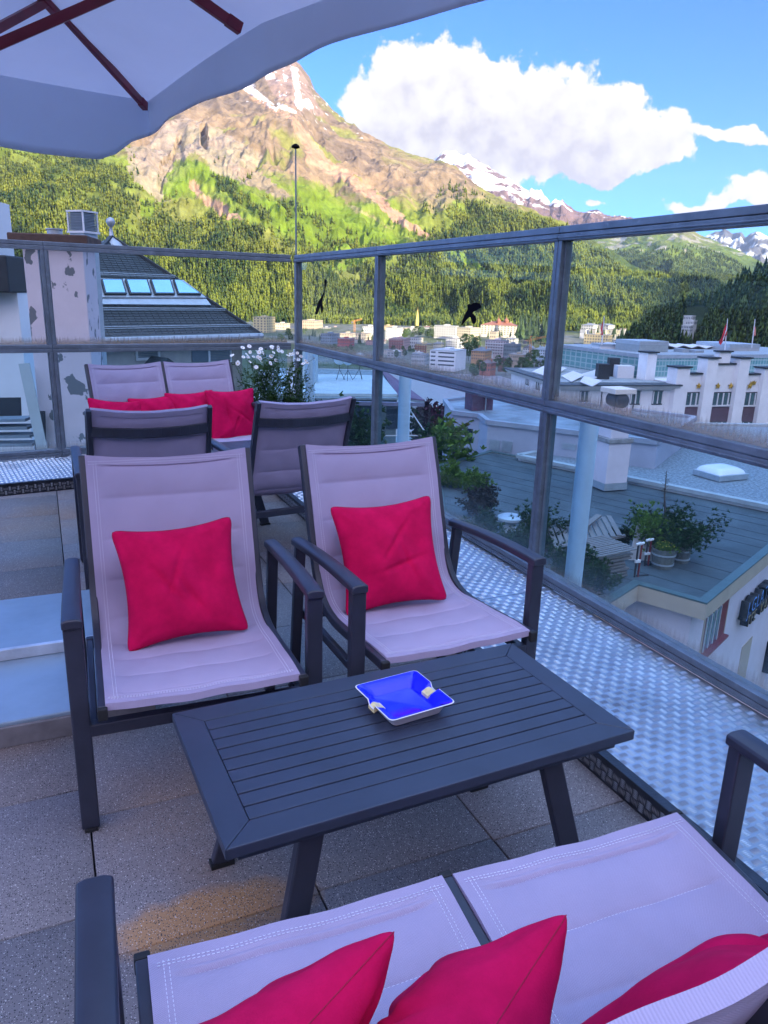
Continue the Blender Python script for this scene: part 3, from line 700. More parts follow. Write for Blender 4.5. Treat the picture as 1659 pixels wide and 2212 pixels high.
# ================================================================ parasol
def parasol():
    r=empty('parasol',W(-.47,2.93),TR,'large off white parasol with dark red ribs overhead at top left','parasol')
    O=Vector((-.47,2.93,0))
    ctr=Vector((0,0,2.92))
    C1=Vector((.645,4.66,2.385))-O;M1=Vector((.93,3.22,2.33))-O;C2=Vector((1.13,1.80,2.27))-O
    e=(C2-C1);e.z=0
    perp=Vector((-e.y,e.x,0)) ; perp=-perp if perp.dot(Vector((1,0,0)))>0 else perp
    # square canopy about the hub
    corners=[C1,C2,Vector((-C1.x,-C1.y,2.27)),Vector((-C2.x,-C2.y,2.40))]
    mids=[];
    for i in range(4):
        a,b=corners[i],corners[(i+1)%4];m=(a+b)/2;m.z=2.41;mids.append(m)
    peri=[]
    NS=16
    for i in range(4):
        a,m,b=corners[i],mids[i],corners[(i+1)%4]
        for (p,q) in((a,m),(m,b)):
            for k in range(NS):
                t=k/NS;pt=p.lerp(q,t);inw=-.045*math.sin(PI*t);
                d=Vector((pt.x,pt.y,0)).normalized();pt=pt+d*inw;pt.z=p.z+(q.z-p.z)*t-.02*math.sin(PI*t);peri.append(pt)
    n=len(peri);K=14;V=[];F=[]
    for k in range(K+1):
        t=k/K
        for i,p in enumerate(peri):
            q=ctr.lerp(p,max(t,.02)); ph=(i%NS)/NS
            q.z-=.10*math.sin(PI*t)*math.sin(PI*ph)*.55+.05*math.sin(PI*t)
            V.append(tuple(q))
    for k in range(K):
        for i in range(n):F.append((k*n+i,k*n+(i+1)%n,(k+1)*n+(i+1)%n,(k+1)*n+i))
    # valance hanging from the edge, waving
    b0=K*n;KV=8
    rs=random.Random(4);ph=[rs.uniform(0,6.28) for _ in range(4)]
    for k in range(1,KV+1):
        t=k/KV
        for i,p in enumerate(peri):
            d=Vector((p.x,p.y,0)).normalized()
            wv=.022*math.sin(i*.42+ph[0])+.009*math.sin(i*.95+ph[1]); 
            e_=min(1.,max(0.,(i-3*n/4)/8.))*min(1.,max(0.,(n-i)/2.5));ln=.15+.16*e_+.04*math.exp(-((i%n)-10)**2/60.)+.018*math.sin(i*.3+ph[2])
            V.append(tuple(p+d*(wv*t*t-.02*t)+Vector((0,0,-ln*t))))
    for k in range(KV):
        for i in range(n):
            a=(b0+i) if k==0 else (K+k)*n+i; F.append(((K+k)*n+i,(K+k)*n+(i+1)%n,(K+k+1)*n+(i+1)%n,(K+k+1)*n+i))
    m=MB().add(V,F);o=m.build('canopy',M_parasol,r,smooth=60)
    s=o.modifiers.new('s','SOLIDIFY');s.thickness=.0015
    # ribs under the cloth, struts from the runner
    run=Vector((0,0,1.90))
    for i in range(4):
        for tip in(corners[i],mids[i]):
            a=ctr+Vector((0,0,-.06));tp=tip.copy();dd=Vector((tp.x,tp.y,0)).normalized();b=tp-dd*(.10 if tip in mids else .05)+Vector((0,0,-.035))
            rb=MB().bar(a,b,.024,.036).build('rib',M_rib,r,bevel=.002)
            MB().bar(b-(b-a).normalized()*.05,b+(b-a).normalized()*.01,.03,.042).build('rib_tip',M_rib,rb,bevel=.003)
            ht=.56 if tip in corners else .75;h=a.lerp(b,ht)-Vector((0,0,.03))
            hg=MB().bar(a.lerp(b,ht-.06)-Vector((0,0,.024)),a.lerp(b,ht+.06)-Vector((0,0,.024)),.032,.030).build('hinge',M_rib,rb,bevel=.003)
            MB().bar(run,h,.022,.032).build('strut',M_rib,r,bevel=.002)
    MB().lathe([(0,0),(.024,0),(.024,2.85),(0,2.85)],20).build('pole',M_rib,r,smooth=40)
    MB().lathe([(0,-.05),(.055,-.05),(.055,.05),(0,.05)],20,(0,0,1.90)).build('runner',M_rib,r,smooth=40)
    MB().box(-.3,.3,-.3,.3,0,.06).build('base',M_hatch,r,bevel=.01)
    # printed letters on the inner face of the valance, seen from inside at a slant
    lt=bpy.data.materials['black_ink']
    dirv=(C2-C1);dirv.z=0;dirv.normalize();out=Vector((-dirv.y,dirv.x,0))
    if out.dot(C1)<0: out=-out
    strokes=[[(0,0),(0,1)],[(0,1),(.5,.3)],[(.5,.3),(1,1)],[(1,1),(1,0)],[(1.5,0),(1.5,1)],[(1.5,.5),(2.2,.5)],[(2.2,0),(2.2,1)],[(2.8,1),(2.8,.1)],[(2.8,.05),(3.5,.05)],[(3.5,.1),(3.5,1)],[(4.1,0),(4.1,1)]]
    return r,peri,b0
parasol()
# ================================================================ corner planter with marguerites
def planter():
    P=W(1.80,6.42,.08);t=empty('planter_box',P,TR+.12,'dark trough planter standing at the terrace corner, full of white daisies','planter')
    Mpl=mat('dark_planter_metal',(.05,.06,.055),.5,0,.2,10)
    m=MB();m.box(-.33,.33,-.16,-.145,0,.36);m.box(-.33,.33,.145,.16,0,.36);m.box(-.33,-.315,-.144,.144,0,.36);m.box(.315,.33,-.144,.144,0,.36);m.box(-.31,.31,-.14,.14,.0,.02);m.build('box',Mpl,t,bevel=.003)
    m=MB();m.box(-.345,.345,-.175,-.135,.361,.375);m.box(-.345,.345,.135,.175,.361,.375);m.box(-.345,-.305,-.134,.134,.361,.375);m.box(.305,.345,-.134,.134,.361,.375);m.build('rim',Mpl,t)
    MB().box(-.314,.314,-.144,.144,.30,.34).build('soil',mat('dark_soil',(.03,.02,.015),.95,0,.3,60,.5,90),t)
    q=empty('daisy_bush',P+Vector((0,0,.34)),TR+.12,'tall green marguerite bush with white daisies in the corner planter','plant')
    R=random.Random(11);Ml=mat('bush_leaf',(.035,.085,.018),.55,0,.5,30,spec=.3);st=MB();lf=MB();tips=[]
    for k in range(150):
        a=R.uniform(0,2*PI);rr=math.sqrt(R.random());bx,by=.27*R.uniform(-1,1),.10*R.uniform(-1,1)
        h=R.uniform(.12,.46)*(1.15-.5*abs(bx)/.3) if k>45 else R.uniform(.34,.56)
        tx=bx*1.25+R.gauss(0,.06);ty=by*1.5+R.gauss(0,.05)
        if k<45: tx=R.uniform(-.32,.34);ty=R.uniform(-.2,.15);h=.30+.26*math.sqrt(max(0,1-(tx/.42)**2))*R.uniform(.35,1)
        mid=Vector(((bx+tx)/2+R.gauss(0,.015),(by+ty)/2+R.gauss(0,.015),h*.55));tp=Vector((tx,ty,h))
        st.tube([(bx,by,-.02),mid,tp],[.0022,.0018,.0012],4)
        if k<45: tips.append(tp)
        for j in range(int(h*70)):
            s=R.random();c=(Vector((bx,by,0)).lerp(mid,s*2) if s<.5 else mid.lerp(tp,s*2-1))
            if s>.85 and k<45: continue
            d=Vector((R.gauss(0,1),R.gauss(0,1),R.uniform(-.3,1))).normalized();L=R.uniform(.018,.045);sd=d.cross(Vector((R.random(),R.random(),R.random()))).normalized()*L*.16
            up=d.cross(sd).normalized()*L*.1
            lf.add([c,c+d*L*.5+sd,c+d*L+up,c+d*L*.5-sd],[(0,1,2,3)])
    # low trailing greenery over the rim
    for j in range(1500):
        c=Vector((R.uniform(-.36,.42),R.uniform(-.20,.16),R.uniform(0,.10)*R.random()+.01));d=Vector((R.gauss(0,1),R.gauss(0,1),R.gauss(.5,.6))).normalized();L=R.uniform(.015,.035);sd=d.cross(Vector((0,.3,1))).normalized()*L*.25
        lf.add([c,c+d*L*.5+sd,c+d*L,c+d*L*.5-sd],[(0,1,2,3)])
    st.build('stems',Ml,q,recalc=False);lf.build('foliage',Ml,q,recalc=False)
    fm=MB()
    for k in range(13):
        a=2*PI*k/13;ca,sa=math.cos(a),math.sin(a)
        pp=[(.005,-.002,0),(.012,-.0042,.0015),(.022,-.003,.0),(.024,0,-.001),(.022,.003,0),(.012,.0042,.0015),(.005,.002,0)]
        fm.add([(ca*x-sa*y,sa*x+ca*y,z) for x,y,z in pp],[(0,1,2,3,4,5,6)])
    Mw=mat('white_petal',(.82,.82,.84),.7);Mw.node_tree.nodes['Principled BSDF'].inputs['Base Color'].default_value=(.8,.8,.82,1)
    My=mat('yellow_disc',(.55,.38,.02),.8)
    f0=fm.build('flower',Mw,q,recalc=False);d0=MB().lathe([(.0055,0),(.005,.003),(.0,.0045)],10).build('flower_centre',My,f0)
    for i,tp in enumerate(tips):
        f=f0 if i==0 else f0.copy();
        if i: C.objects.link(f);d=d0.copy();C.objects.link(d);d.parent=f
        f.parent=q;f.location=tp;f.scale=(.88,)*3 if i%3 else (.7,)*3
        f.rotation_euler=(R.uniform(.2,1.3),R.uniform(-.5,.5),R.uniform(-.8,.8))
planter()
# ================================================================ terrain
def hsh(ix,iy,s):
    h=(ix.astype(np.int64)*374761393+iy.astype(np.int64)*668265263+s*1442695041)&0x7fffffff
    h=((h^(h>>13))*1274126177)&0x7fffffff
    return ((h^(h>>16))&0xffff)/65535.
def vn(x,y,s=0):
    ix=np.floor(x);iy=np.floor(y);fx=x-ix;fy=y-iy;fx=fx*fx*(3-2*fx);fy=fy*fy*(3-2*fy);ix=ix.astype(np.int64);iy=iy.astype(np.int64)
    a=hsh(ix,iy,s);b=hsh(ix+1,iy,s);c=hsh(ix,iy+1,s);d=hsh(ix+1,iy+1,s)
    return a+(b-a)*fx+(c-a)*fy+(a-b-c+d)*fx*fy
def fbm(x,y,o=5,s=0,g=.5,rid=False):
    r=0;a=1;t=0
    for i in range(o):
        n=vn(x,y,s+i*17);
        if rid:n=1-np.abs(2*n-1)
        r=r+a*n;t+=a;a*=g;x=x*2.03+11.3;y=y*2.03+5.7
    return r/t
def terr_mat(name,rough=.95,fine=.02,bump=1.,bd=6.,vcol='col'):
    m=bpy.data.materials.new(name);m.use_nodes=True;nt=m.node_tree;N=nt.nodes;Lk=nt.links;P=N['Principled BSDF'];P.inputs['Roughness'].default_value=rough;P.inputs['Specular IOR Level'].default_value=.1
    a=N.new('ShaderNodeAttribute');a.attribute_name=vcol;g=N.new('ShaderNodeNewGeometry')
    n=N.new('ShaderNodeTexNoise');n.inputs['Scale'].default_value=fine;n.inputs['Detail'].default_value=9;n.inputs['Roughness'].default_value=.7;Lk.new(g.outputs['Position'],n.inputs['Vector'])
    mr=N.new('ShaderNodeMapRange');mr.inputs[1].default_value=.3;mr.inputs[2].default_value=.7;mr.inputs[3].default_value=.55;mr.inputs[4].default_value=1.45;Lk.new(n.outputs['Fac'],mr.inputs[0])
    v=N.new('ShaderNodeVectorMath');v.operation='SCALE';Lk.new(a.outputs['Color'],v.inputs[0]);Lk.new(mr.outputs[0],v.inputs['Scale']);Lk.new(v.outputs[0],P.inputs['Base Color'])
    b=N.new('ShaderNodeBump');b.inputs['Strength'].default_value=bump;b.inputs['Distance'].default_value=bd;Lk.new(n.outputs['Fac'],b.inputs['Height']);Lk.new(b.outputs[0],P.inputs['Normal']);return m
M_terr=terr_mat('mountain_ground',fine=.018,bd=9.)
M_far=terr_mat('far_mountain_ground',fine=.006,bd=30.)
M_floor=terr_mat('valley_ground',fine=.05,bump=.3,bd=1.)
def poly_mask(u,v,P):
    c=np.zeros(u.shape,bool);n=len(P)
    for i in range(n):
        x1,y1=P[i];x2,y2=P[(i+1)%n]
        if y1==y2: continue
        k=((y1>v)!=(y2>v))&(u<(x2-x1)*(v-y1)/(y2-y1)+x1);c^=k
    return c
class Sheet:
    """mountain built in bearing/distance space: a foot, a ridge line with its own distance, a back slope"""
    def __init__(s,sky,D0,z0,na,nd,p=1.3,amp=60.,amp2=14.,sx=320.,seed=1,a_pad=6,back=.3,ridge_rough=8.,sd=3.):
        A=[];T=[];Dd=[]
        for (u,v,D) in sky:
            r=ray(u,v);A.append(math.degrees(math.atan2(r[0],r[1])));T.append(r[2]/math.hypot(r[0],r[1]));Dd.append(D)
        A=np.array(A);s.a0,s.a1=A[0],A[-1];s.na,s.nd=na,nd;s.A=A;s.T=np.array(T);s.D=np.array(Dd)
        s.D0=D0;s.z0=z0;s.p=p;s.amp=amp;s.amp2=amp2;s.sx=sx;s.seed=seed;s.back=back;s.rr=ridge_rough;s.sd=sd
    def h(s,az,t):
        D=np.interp(az,s.A,s.D);T=np.interp(az,s.A,s.T);D0=np.interp(az,s.D0[0],s.D0[1]) if isinstance(s.D0,tuple) else s.D0
        z0=np.interp(az,s.z0[0],s.z0[1]) if isinstance(s.z0,tuple) else s.z0
        d=D0+(D-D0)*t;zr=CH+D*T; x=np.radians(az)*((D+D0)/2)
        tt=np.clip(t,0,1);e=np.power(tt,s.p)
        z=z0+(zr-z0)*e
        env=np.clip(tt*6,0,1)*(.25+.75*np.clip((1-tt)*3.2,0,1))
        wx=x+90*(fbm(x/500,d/700,3,s.seed+50)-.5)*4*s.sx/320
        g=fbm(wx/s.sx,d/(s.sx*s.sd),4,s.seed,rid=True)-.62
        g2=fbm(wx/(s.sx*.22),d/(s.sx*.4),4,s.seed+9,rid=True)-.6
        z=z+env*(s.amp*g*2.2+s.amp2*g2*2.2)
        z=z+s.rr*(fbm(x/(s.sx*.16),d/(s.sx*.5),4,s.seed+21,g=.6)-.5)*np.clip(tt*3,0,1)*2
        over=np.clip(t-1,0,None);z=z-over*(D-D0)*.75
        a=np.radians(az);return d*np.sin(a),d*np.cos(a),z
    def grid(s):
        az=np.linspace(s.a0,s.a1,s.na);t=np.r_[np.linspace(0,1,s.nd),1+np.linspace(.02,s.back,8)]
        AZ,TT=np.meshgrid(az,t,indexing='ij');X,Y,Z=s.h(AZ,TT);s.AZ,s.TT=AZ,TT
        P=np.stack([X,Y,Z],-1).reshape(-1,3);n=len(t);I=np.arange(s.na*n).reshape(s.na,n)
        F=np.stack([I[:-1,:-1],I[1:,:-1],I[1:,1:],I[:-1,1:]],-1).reshape(-1,4)
        return P,F,AZ.ravel(),TT.ravel()
def lerpc(a,b,k): return a*(1-k[:,None])+np.array(b)[None,:]*k[:,None]
GRASS=(.13,.185,.025);GRASS2=(.17,.19,.045);ROCK=(.205,.15,.11);ROCK2=(.10,.085,.08);SCREE=(.31,.205,.14);SNOW=(.66,.68,.72);FORE=(.022,.038,.014)
# ---- main mountain
skyA=[(-420,300,4300),(-200,240,4500),(0,200,4800),(200,175,5000),(400,160,5100),(520,150,5100),(575,138,5100),(600,135,5100),(618,133,5100),(632,126,5100),(648,140,5080),(656,152,5060),(668,165,5050),(678,185,5000),(700,214,4950),(716,232,4900),(745,262,4800),(770,272,4750),(785,282,4700),(815,300,4600),(850,316,4500),(905,341,4400),(940,350,4300),(965,356,4200),(1000,376,4100),(1040,410,3950),(1075,432,3850),(1120,440,3750),(1160,455,3700),(1220,481,3600),(1252,503,3500),(1382,578,3100),(1434,604,2950),(1500,642,2700),(1560,672,2500),(1640,700,2300)]
SA=Sheet(skyA,1880.,-78.,900,420,p=1.22,amp=80,amp2=32,sx=330,seed=3,ridge_rough=16)
PA,FA,azA,tA=SA.grid();uA,vA,_=proj_np(PA)
def paintA(P,u,v,t):
    n1=fbm(P[:,0]/120,P[:,1]/120,5,77);n2=fbm(P[:,0]/35,P[:,1]/35+P[:,2]/35,4,78);n3=fbm(P[:,0]/400,P[:,1]/400,4,79)
    uu=u+(n1-.5)*60;vv=v+(n2-.5)*26+(n1-.5)*40
    col=np.tile(np.array(GRASS),(len(P),1));col=lerpc(col,GRASS2,np.clip((n3-.4)*4,0,1))
    # rock grows above a line that falls to the right
    line=np.interp(uu,[0,200,280,330,420,560,640,740,860,960,1060,1200],[300,318,330,400,345,360,400,430,425,430,440,460])
    k=np.clip((line-vv)/34+.5+(n2-.5)*2.2,0,1);col=lerpc(col,ROCK,k*.92)
    k2=np.clip((n1-.52)*9,0,1)*k;col=lerpc(col,ROCK2,k2*.5)
    gk=np.clip((fbm(P[:,0]/160,P[:,1]/160,5,80)-.52)*10,0,1)*np.clip((vv-200)/80,0,1)*k;col=lerpc(col,GRASS2,gk*.8)
    # pale cliffs and outcrops
    for (poly,c,w) in (([(280,330),(330,290),(440,260),(560,330),(540,400),(470,380),(430,330),(350,420),(330,430),(290,380)],(.27,.225,.18),.75),
        ([(520,185),(600,235),(655,260),(700,330),(725,352),(760,372),(800,402),(840,440),(900,490),(960,520),(940,528),(860,482),(800,432),(745,396),(700,372),(655,345),(640,268),(560,225)],SCREE,1.),
        ([(400,380),(418,385),(440,418),(480,440),(520,470),(500,476),(452,452),(410,408)],SCREE,1.),
        ([(470,350),(540,360),(600,400),(640,440),(600,430),(540,400)],(.25,.19,.15),.8),
        ([(690,410),(760,440),(860,500),(900,525),(880,528),(800,480),(720,440)],(.30,.24,.15),.55),
        ([(610,120),(660,150),(700,240),(660,250),(600,215),(570,160)],(.23,.17,.145),.9),
        ([(820,310),(960,360),(1060,430),(1000,440),(900,400),(800,340)],(.21,.165,.11),.6),
        ([(900,430),(960,420),(1000,430),(990,450),(930,462)],(.22,.17,.12),.6)):
        mk=poly_mask(uu,vv,poly).astype(float)*w;col=lerpc(col,c,mk)
    meadow=np.zeros(len(P))
    for poly in ([(380,345),(430,350),(470,372),(560,430),(640,450),(720,470),(860,530),(700,540),(560,470),(460,400),(420,380),(380,430),(345,430)],[(640,380),(700,400),(740,440),(900,520),(840,535),(700,500),(640,430)],[(950,540),(1000,545),(1050,575),(1090,610),(1060,600),(1000,570)],[(700,575),(760,560),(800,560),(760,580),(715,590)],[(300,430),(350,440),(330,480),(300,470)]):
        meadow=np.maximum(meadow,poly_mask(u+(n1-.5)*40,v+(n2-.5)*20,poly))
    col=lerpc(col,(.115,.185,.016),meadow*.85*np.clip(1.3-k*.6,0,1))
    sn=np.zeros(len(P));us=u+(n2-.5)*9;vs=v+(n2-.5)*9
    for poly in ([(512,172),(522,168),(548,190),(592,226),(560,214),(530,196)],[(526,160),(545,178),(552,188),(536,180)],[(566,150),(590,158),(596,172),(575,172)],[(640,190),(648,196),(658,232),(646,238),(636,222)],[(628,142),(642,146),(648,192),(638,194),(632,170)],[(655,216),(668,214),(676,230),(662,236)],[(600,222),(640,240),(630,244),(600,232)],[(560,216),(600,234),(596,238)],[(700,215),(712,226),(706,228)],[(612,160),(622,165),(618,180)]):
        sn=np.maximum(sn,poly_mask(us,vs,poly))
    col=lerpc(col,SNOW,sn*.95)
    sp=(fbm(P[:,0]/26,P[:,1]/26+P[:,2]/20,3,91)>.80)&(v<300)&(v<230+(u-560)*.35)&(u>520);col=lerpc(col,SNOW,sp*.9)
    # ground under the wood is dark needle litter and low green
    return col
COLA=paintA(PA,uA,vA,tA)
# cut the dark gully clefts into the cliff
for poly,dep in (([(432,270),(446,268),(450,300),(446,325),(434,310)],55),([(380,300),(392,296),(398,325),(384,340),(372,330)],28),([(345,350),(372,330),(380,340),(356,380),(348,420),(340,400)],24)):
    mk=poly_mask(uA,vA,poly); PA[mk,2]-=dep*.6; r=np.hypot(PA[mk,0],PA[mk,1]);PA[mk,0]*=1+dep/r;PA[mk,1]*=1+dep/r
def put_terrain(name,P,F,col,m,label):
    o=npmesh(name,P,F,m,smooth=True,attrs={'col':('FLOAT_COLOR',np.c_[col,np.ones(len(col))])});tag(o,label,kind='structure');return o
def slope_forest_floor(col,dens): return lerpc(col,FORE,np.clip(dens*1.5,0,1)*.66)
# forest density on the main mountain (surveyed tree line with glades and tongues)
def densA(u,v,x,y):
    n1=fbm(x/110,y/110,4,31);n2=fbm(x/45,y/45,3,33)
    tl=np.interp(u,[-300,0,120,200,260,285,300,320,345,400,440,470,520,560,600,640,700,740,780,830,880,910,935,960,1000,1040,1120,1220],[300,308,316,322,340,392,440,455,452,470,452,400,420,462,490,515,520,535,545,548,540,520,500,470,445,428,436,470])
    vv=v+(n2-.5)*30+(n1-.5)*46
    d=np.clip((vv-tl)/42,0,1)
    d=d*np.clip(.35+(vv-tl)/90,0,1)*np.clip(.45+(n1-.36)*5,.25,1.15)
    # scattered tongues and single trees above the line
    d=np.maximum(d,.16*((v>tl-70)&(n2>.60)))
    d=np.maximum(d,.5*poly_mask(u,v,[(440,372),(475,378),(560,440),(600,480),(560,480),(500,440),(455,410)])*(n2>.4))
    d=np.maximum(d,.30*poly_mask(u,v,[(600,430),(700,470),(860,540),(900,600),(620,560)])*(n2>.52))
    for g in ([(380,345),(430,350),(470,400),(560,470),(640,520),(520,480),(440,450),(400,420)],[(400,380),(440,410),(525,470),(495,480),(440,455)],[(950,540),(1000,545),(1060,590),(1085,612),(1040,598),(985,568)],[(690,572),(760,558),(800,560),(770,580),(700,590)],[(640,380),(740,420),(920,520),(830,530),(700,470),(640,420)]):
        d=np.where(poly_mask(u+(n2-.5)*16,v+(n1-.5)*16,g),d*.06,d)
    return d
DA=densA(uA,vA,PA[:,0],PA[:,1])
put_terrain('mountain',PA,FA,slope_forest_floor(COLA,DA*np.clip((tA-.03)*25,0,1)),M_terr,'steep sunlit mountain with cliffs, tan scree fans and snow streaks under its peak')
# ---- green alp to the right behind, snowy ranges behind that
def paintC(P,u,v):
    n1=fbm(P[:,0]/260,P[:,1]/260,5,7);n2=fbm(P[:,0]/90,P[:,1]/90,4,8)
    col=np.tile(np.array((.10,.14,.03)),(len(P),1));vv=v+(n1-.5)*60
    col=lerpc(col,(.20,.165,.10),np.clip((525-vv)/40,0,1)*.8)
    cl=(n2>.56)&(vv<545)&(vv>505);col=lerpc(col,(.30,.27,.25),cl*.7)
    col=lerpc(col,(.045,.075,.03),np.clip((vv-560)/30,0,1)*.8)
    return col
skyC=[(1040,600,6000),(1120,540,6400),(1180,510,6800),(1250,498,7000),(1330,492,7200),(1400,490,7200),(1477,490,7200),(1490,498,7150),(1512,512,7100),(1545,522,7000),(1584,537,6800),(1648,566,6500),(1720,600,6200),(1850,660,6000)]
SCs=Sheet(skyC,3000.,-75.,420,220,p=1.15,amp=90,amp2=30,sx=520,seed=12,ridge_rough=22)
P_,F_,a_,t_=SCs.grid();u_,v_,_=proj_np(P_);put_terrain('green_alp',P_,F_,paintC(P_,u_,v_),M_terr,'hazy green alp with pale outcrops right of the main mountain')
def paintB(P,u,v,sx,lo,rockc,sc=1.):
    n1=fbm(P[:,0]/sx,P[:,1]/sx+P[:,2]/sx,5,61,rid=False);col=np.tile(np.array(rockc),(len(P),1))
    k=np.clip((n1-lo(u,v))*16,0,1);return lerpc(col,SNOW,k)
skyB=[(840,440,9000),(880,400,9200),(905,368,9300),(925,346,9500),(934,342,9500),(945,332,9500),(952,330,9500),(962,323,9500),(972,324,9500),(984,320,9500),(992,328,9500),(1002,334,9500),(1010,331,9500),(1019,337,9500),(1030,346,9500),(1042,357,9400),(1054,366,9400),(1066,372,9400),(1085,379,9300),(1100,384,9300),(1112,393,9200),(1130,404,9200),(1142,410,9200),(1148,406,9200),(1154,409,9200),(1168,411,9200),(1176,424,9100),(1190,437,9000),(1198,430,9000),(1207,434,9000),(1214,430,9000),(1222,440,9000),(1232,448,9000),(1240,456,9000),(1262,461,9000),(1272,459,9000),(1292,459,9000),(1305,464,9000),(1325,463,9000),(1345,464,9000),(1360,468,9000),(1400,482,9000),(1500,520,9000)]
SB=Sheet(skyB,5600.,150.,520,200,p=1.25,amp=120,amp2=60,sx=500,seed=22,ridge_rough=26,sd=1.2)
P_,F_,a_,t_=SB.grid();u_,v_,_=proj_np(P_)
put_terrain('snowy_mountain',P_,F_,paintB(P_,u_,v_,170,lambda u,v:.485+np.clip((v-np.interp(u,[925,1150,1350],[350,430,468]))/110,-.06,.25)+.05*(u>1170),(.14,.10,.105)),M_far,'distant jagged mountain streaked with snow under the cloud')
skyD=[(1400,560,15000),(1470,535,15000),(1500,522,15000),(1520,512,15000),(1532,507,15000),(1545,501,15000),(1556,499,15000),(1564,493,15000),(1572,497,15000),(1584,504,15000),(1592,500,15000),(1601,500,15000),(1610,512,15000),(1622,504,15000),(1633,499,15000),(1645,505,15000),(1659,512,15000),(1700,530,15000),(1800,560,15000),(1900,600,15000)]
SD=Sheet(skyD,9500.,100.,300,140,p=1.3,amp=200,amp2=100,sx=800,seed=32,ridge_rough=40,sd=1.2)
P_,F_,a_,t_=SD.grid();u_,v_,_=proj_np(P_)
put_terrain('far_snowy_mountain',P_,F_,paintB(P_,u_,v_,300,lambda u,v:.47+0*u,(.10,.10,.12)),M_far,'far blue snow covered range at the right edge')
# ---- near wooded hill on the right, running on behind the town
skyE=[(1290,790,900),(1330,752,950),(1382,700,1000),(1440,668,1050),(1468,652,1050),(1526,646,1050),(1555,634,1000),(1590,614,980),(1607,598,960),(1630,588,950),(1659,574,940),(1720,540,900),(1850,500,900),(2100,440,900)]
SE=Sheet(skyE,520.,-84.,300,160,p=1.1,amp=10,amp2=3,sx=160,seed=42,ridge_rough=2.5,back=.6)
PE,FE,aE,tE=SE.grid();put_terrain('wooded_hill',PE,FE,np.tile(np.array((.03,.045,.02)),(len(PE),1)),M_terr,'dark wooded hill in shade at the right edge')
# low dark wooded rise between alp and valley
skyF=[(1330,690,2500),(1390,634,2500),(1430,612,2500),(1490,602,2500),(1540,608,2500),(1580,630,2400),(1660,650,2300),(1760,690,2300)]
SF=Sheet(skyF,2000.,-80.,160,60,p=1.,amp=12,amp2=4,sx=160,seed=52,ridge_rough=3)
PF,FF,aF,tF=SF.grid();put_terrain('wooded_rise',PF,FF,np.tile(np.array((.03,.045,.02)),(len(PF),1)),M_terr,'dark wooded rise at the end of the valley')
# ---- mountain behind the town (behind the camera) that holds the evening shade over terrace and near village
sh=np.array([math.sin(rad(SUN_AZ)),math.cos(rad(SUN_AZ))]);pp=np.array([-sh[1],sh[0]]);TE=math.tan(rad(SUN_EL));S0=3200.
def ctrl(u,v,D,dz):
    r=ray(u,v);k=D/math.hypot(r[0],r[1]);P=r*k;P[2]+=CH+dz;return P@np.array([pp[0],pp[1],0]),P[2]+TE*(S0-P@np.array([sh[0],sh[1],0]))
cps=[(-6000,1100),(-1500,1400),(-300,1250),(0,1300)]
for c in SHADE_CTRL: cps.append(ctrl(*c))
cps+= [(cps[-1][0]+1500,cps[-1][1]),(9000,700)]
cps=sorted(cps);cp=np.array(cps)
pq=np.linspace(-5000,8000,400);Hq=np.interp(pq,cp[:,0],cp[:,1])+30*(fbm(pq/150,pq*0,4,5)-.5)
rows=[(S0-2400,-60,0),(S0-1500,.25,1),(S0-700,.6,1),(S0,1,1),(S0+900,.6,1),(S0+2500,-60,0)]
V=[];
for (s_,k,mode) in rows:
    for i,p_ in enumerate(pq):
        xy=sh*s_+pp*p_; V.append((xy[0],xy[1],k if not mode else -60+(Hq[i]+60)*k))
V=np.array(V);n=len(pq);I=np.arange(len(rows)*n).reshape(len(rows),n);F=np.stack([I[:-1,:-1],I[1:,:-1],I[1:,1:],I[:-1,1:]],-1).reshape(-1,4)
put_terrain('mountain_behind_town',V,F,np.tile(np.array((.09,.11,.04)),(len(V),1)),M_terr,'mountain flank rising behind the viewer')
# ---- valley floor
az=np.linspace(-180,180,361);rr=np.r_[np.geomspace(30,2600,90),[4000,9000,16500]]
AZ,RR=np.meshgrid(np.radians(az),rr,indexing='ij')
Z=np.interp(RR,[30,120,230,300,700,900,1500,2000,2600,16500],[-16,-26,-66,-78.5,-79,-77,-76,-68,-62,-90])
X,Y=RR*np.sin(AZ),RR*np.cos(AZ);P_=np.stack([X,Y,Z],-1).reshape(-1,3);P_[:,2]+=(fbm(P_[:,0]/80,P_[:,1]/80,3,2)-.5)*np.clip(RR.ravel()/200,0,1)*1.5
n=len(rr);I=np.arange(len(az)*n).reshape(len(az),n);F_=np.stack([I[:-1,:-1],I[1:,:-1],I[1:,1:],I[:-1,1:]],-1).reshape(-1,4)
u_,v_,w_=proj_np(P_);g=fbm(P_[:,0]/60,P_[:,1]/60,4,4)
colf=np.tile(np.array((.10,.115,.06)),(len(P_),1));colf=lerpc(colf,(.20,.195,.19),np.clip((g-.46)*8,0,1)*.8)
fd=poly_mask(u_,v_,[(1235,672),(1370,680),(1480,690),(1480,705),(1240,700)])&(w_>0);colf=lerpc(colf,(.26,.30,.05),fd*1.)
put_terrain('ground',P_,F_,colf,M_floor,'valley floor with streets, gardens and meadows')
# lake
M_water=mat('lake_water',(.33,.29,.31),.32,0,.1,.02,1.,.35,1.0,bd=1.6)  # pale pinkish base colour stands in for part of the reflected sky
L0=[pz(u,v,-75.6) for u,v in ((560,800),(700,796),(830,800),(960,806),(1080,812),(1140,830),(1180,900),(1100,960),(900,960),(700,940),(540,860))]
lk=MB().add([tuple(p) for p in L0],[tuple(range(len(L0)))]).build('lake',M_water);tag(lk,'calm lake, pale evening sky reflection partly painted into its colour',kind='structure')
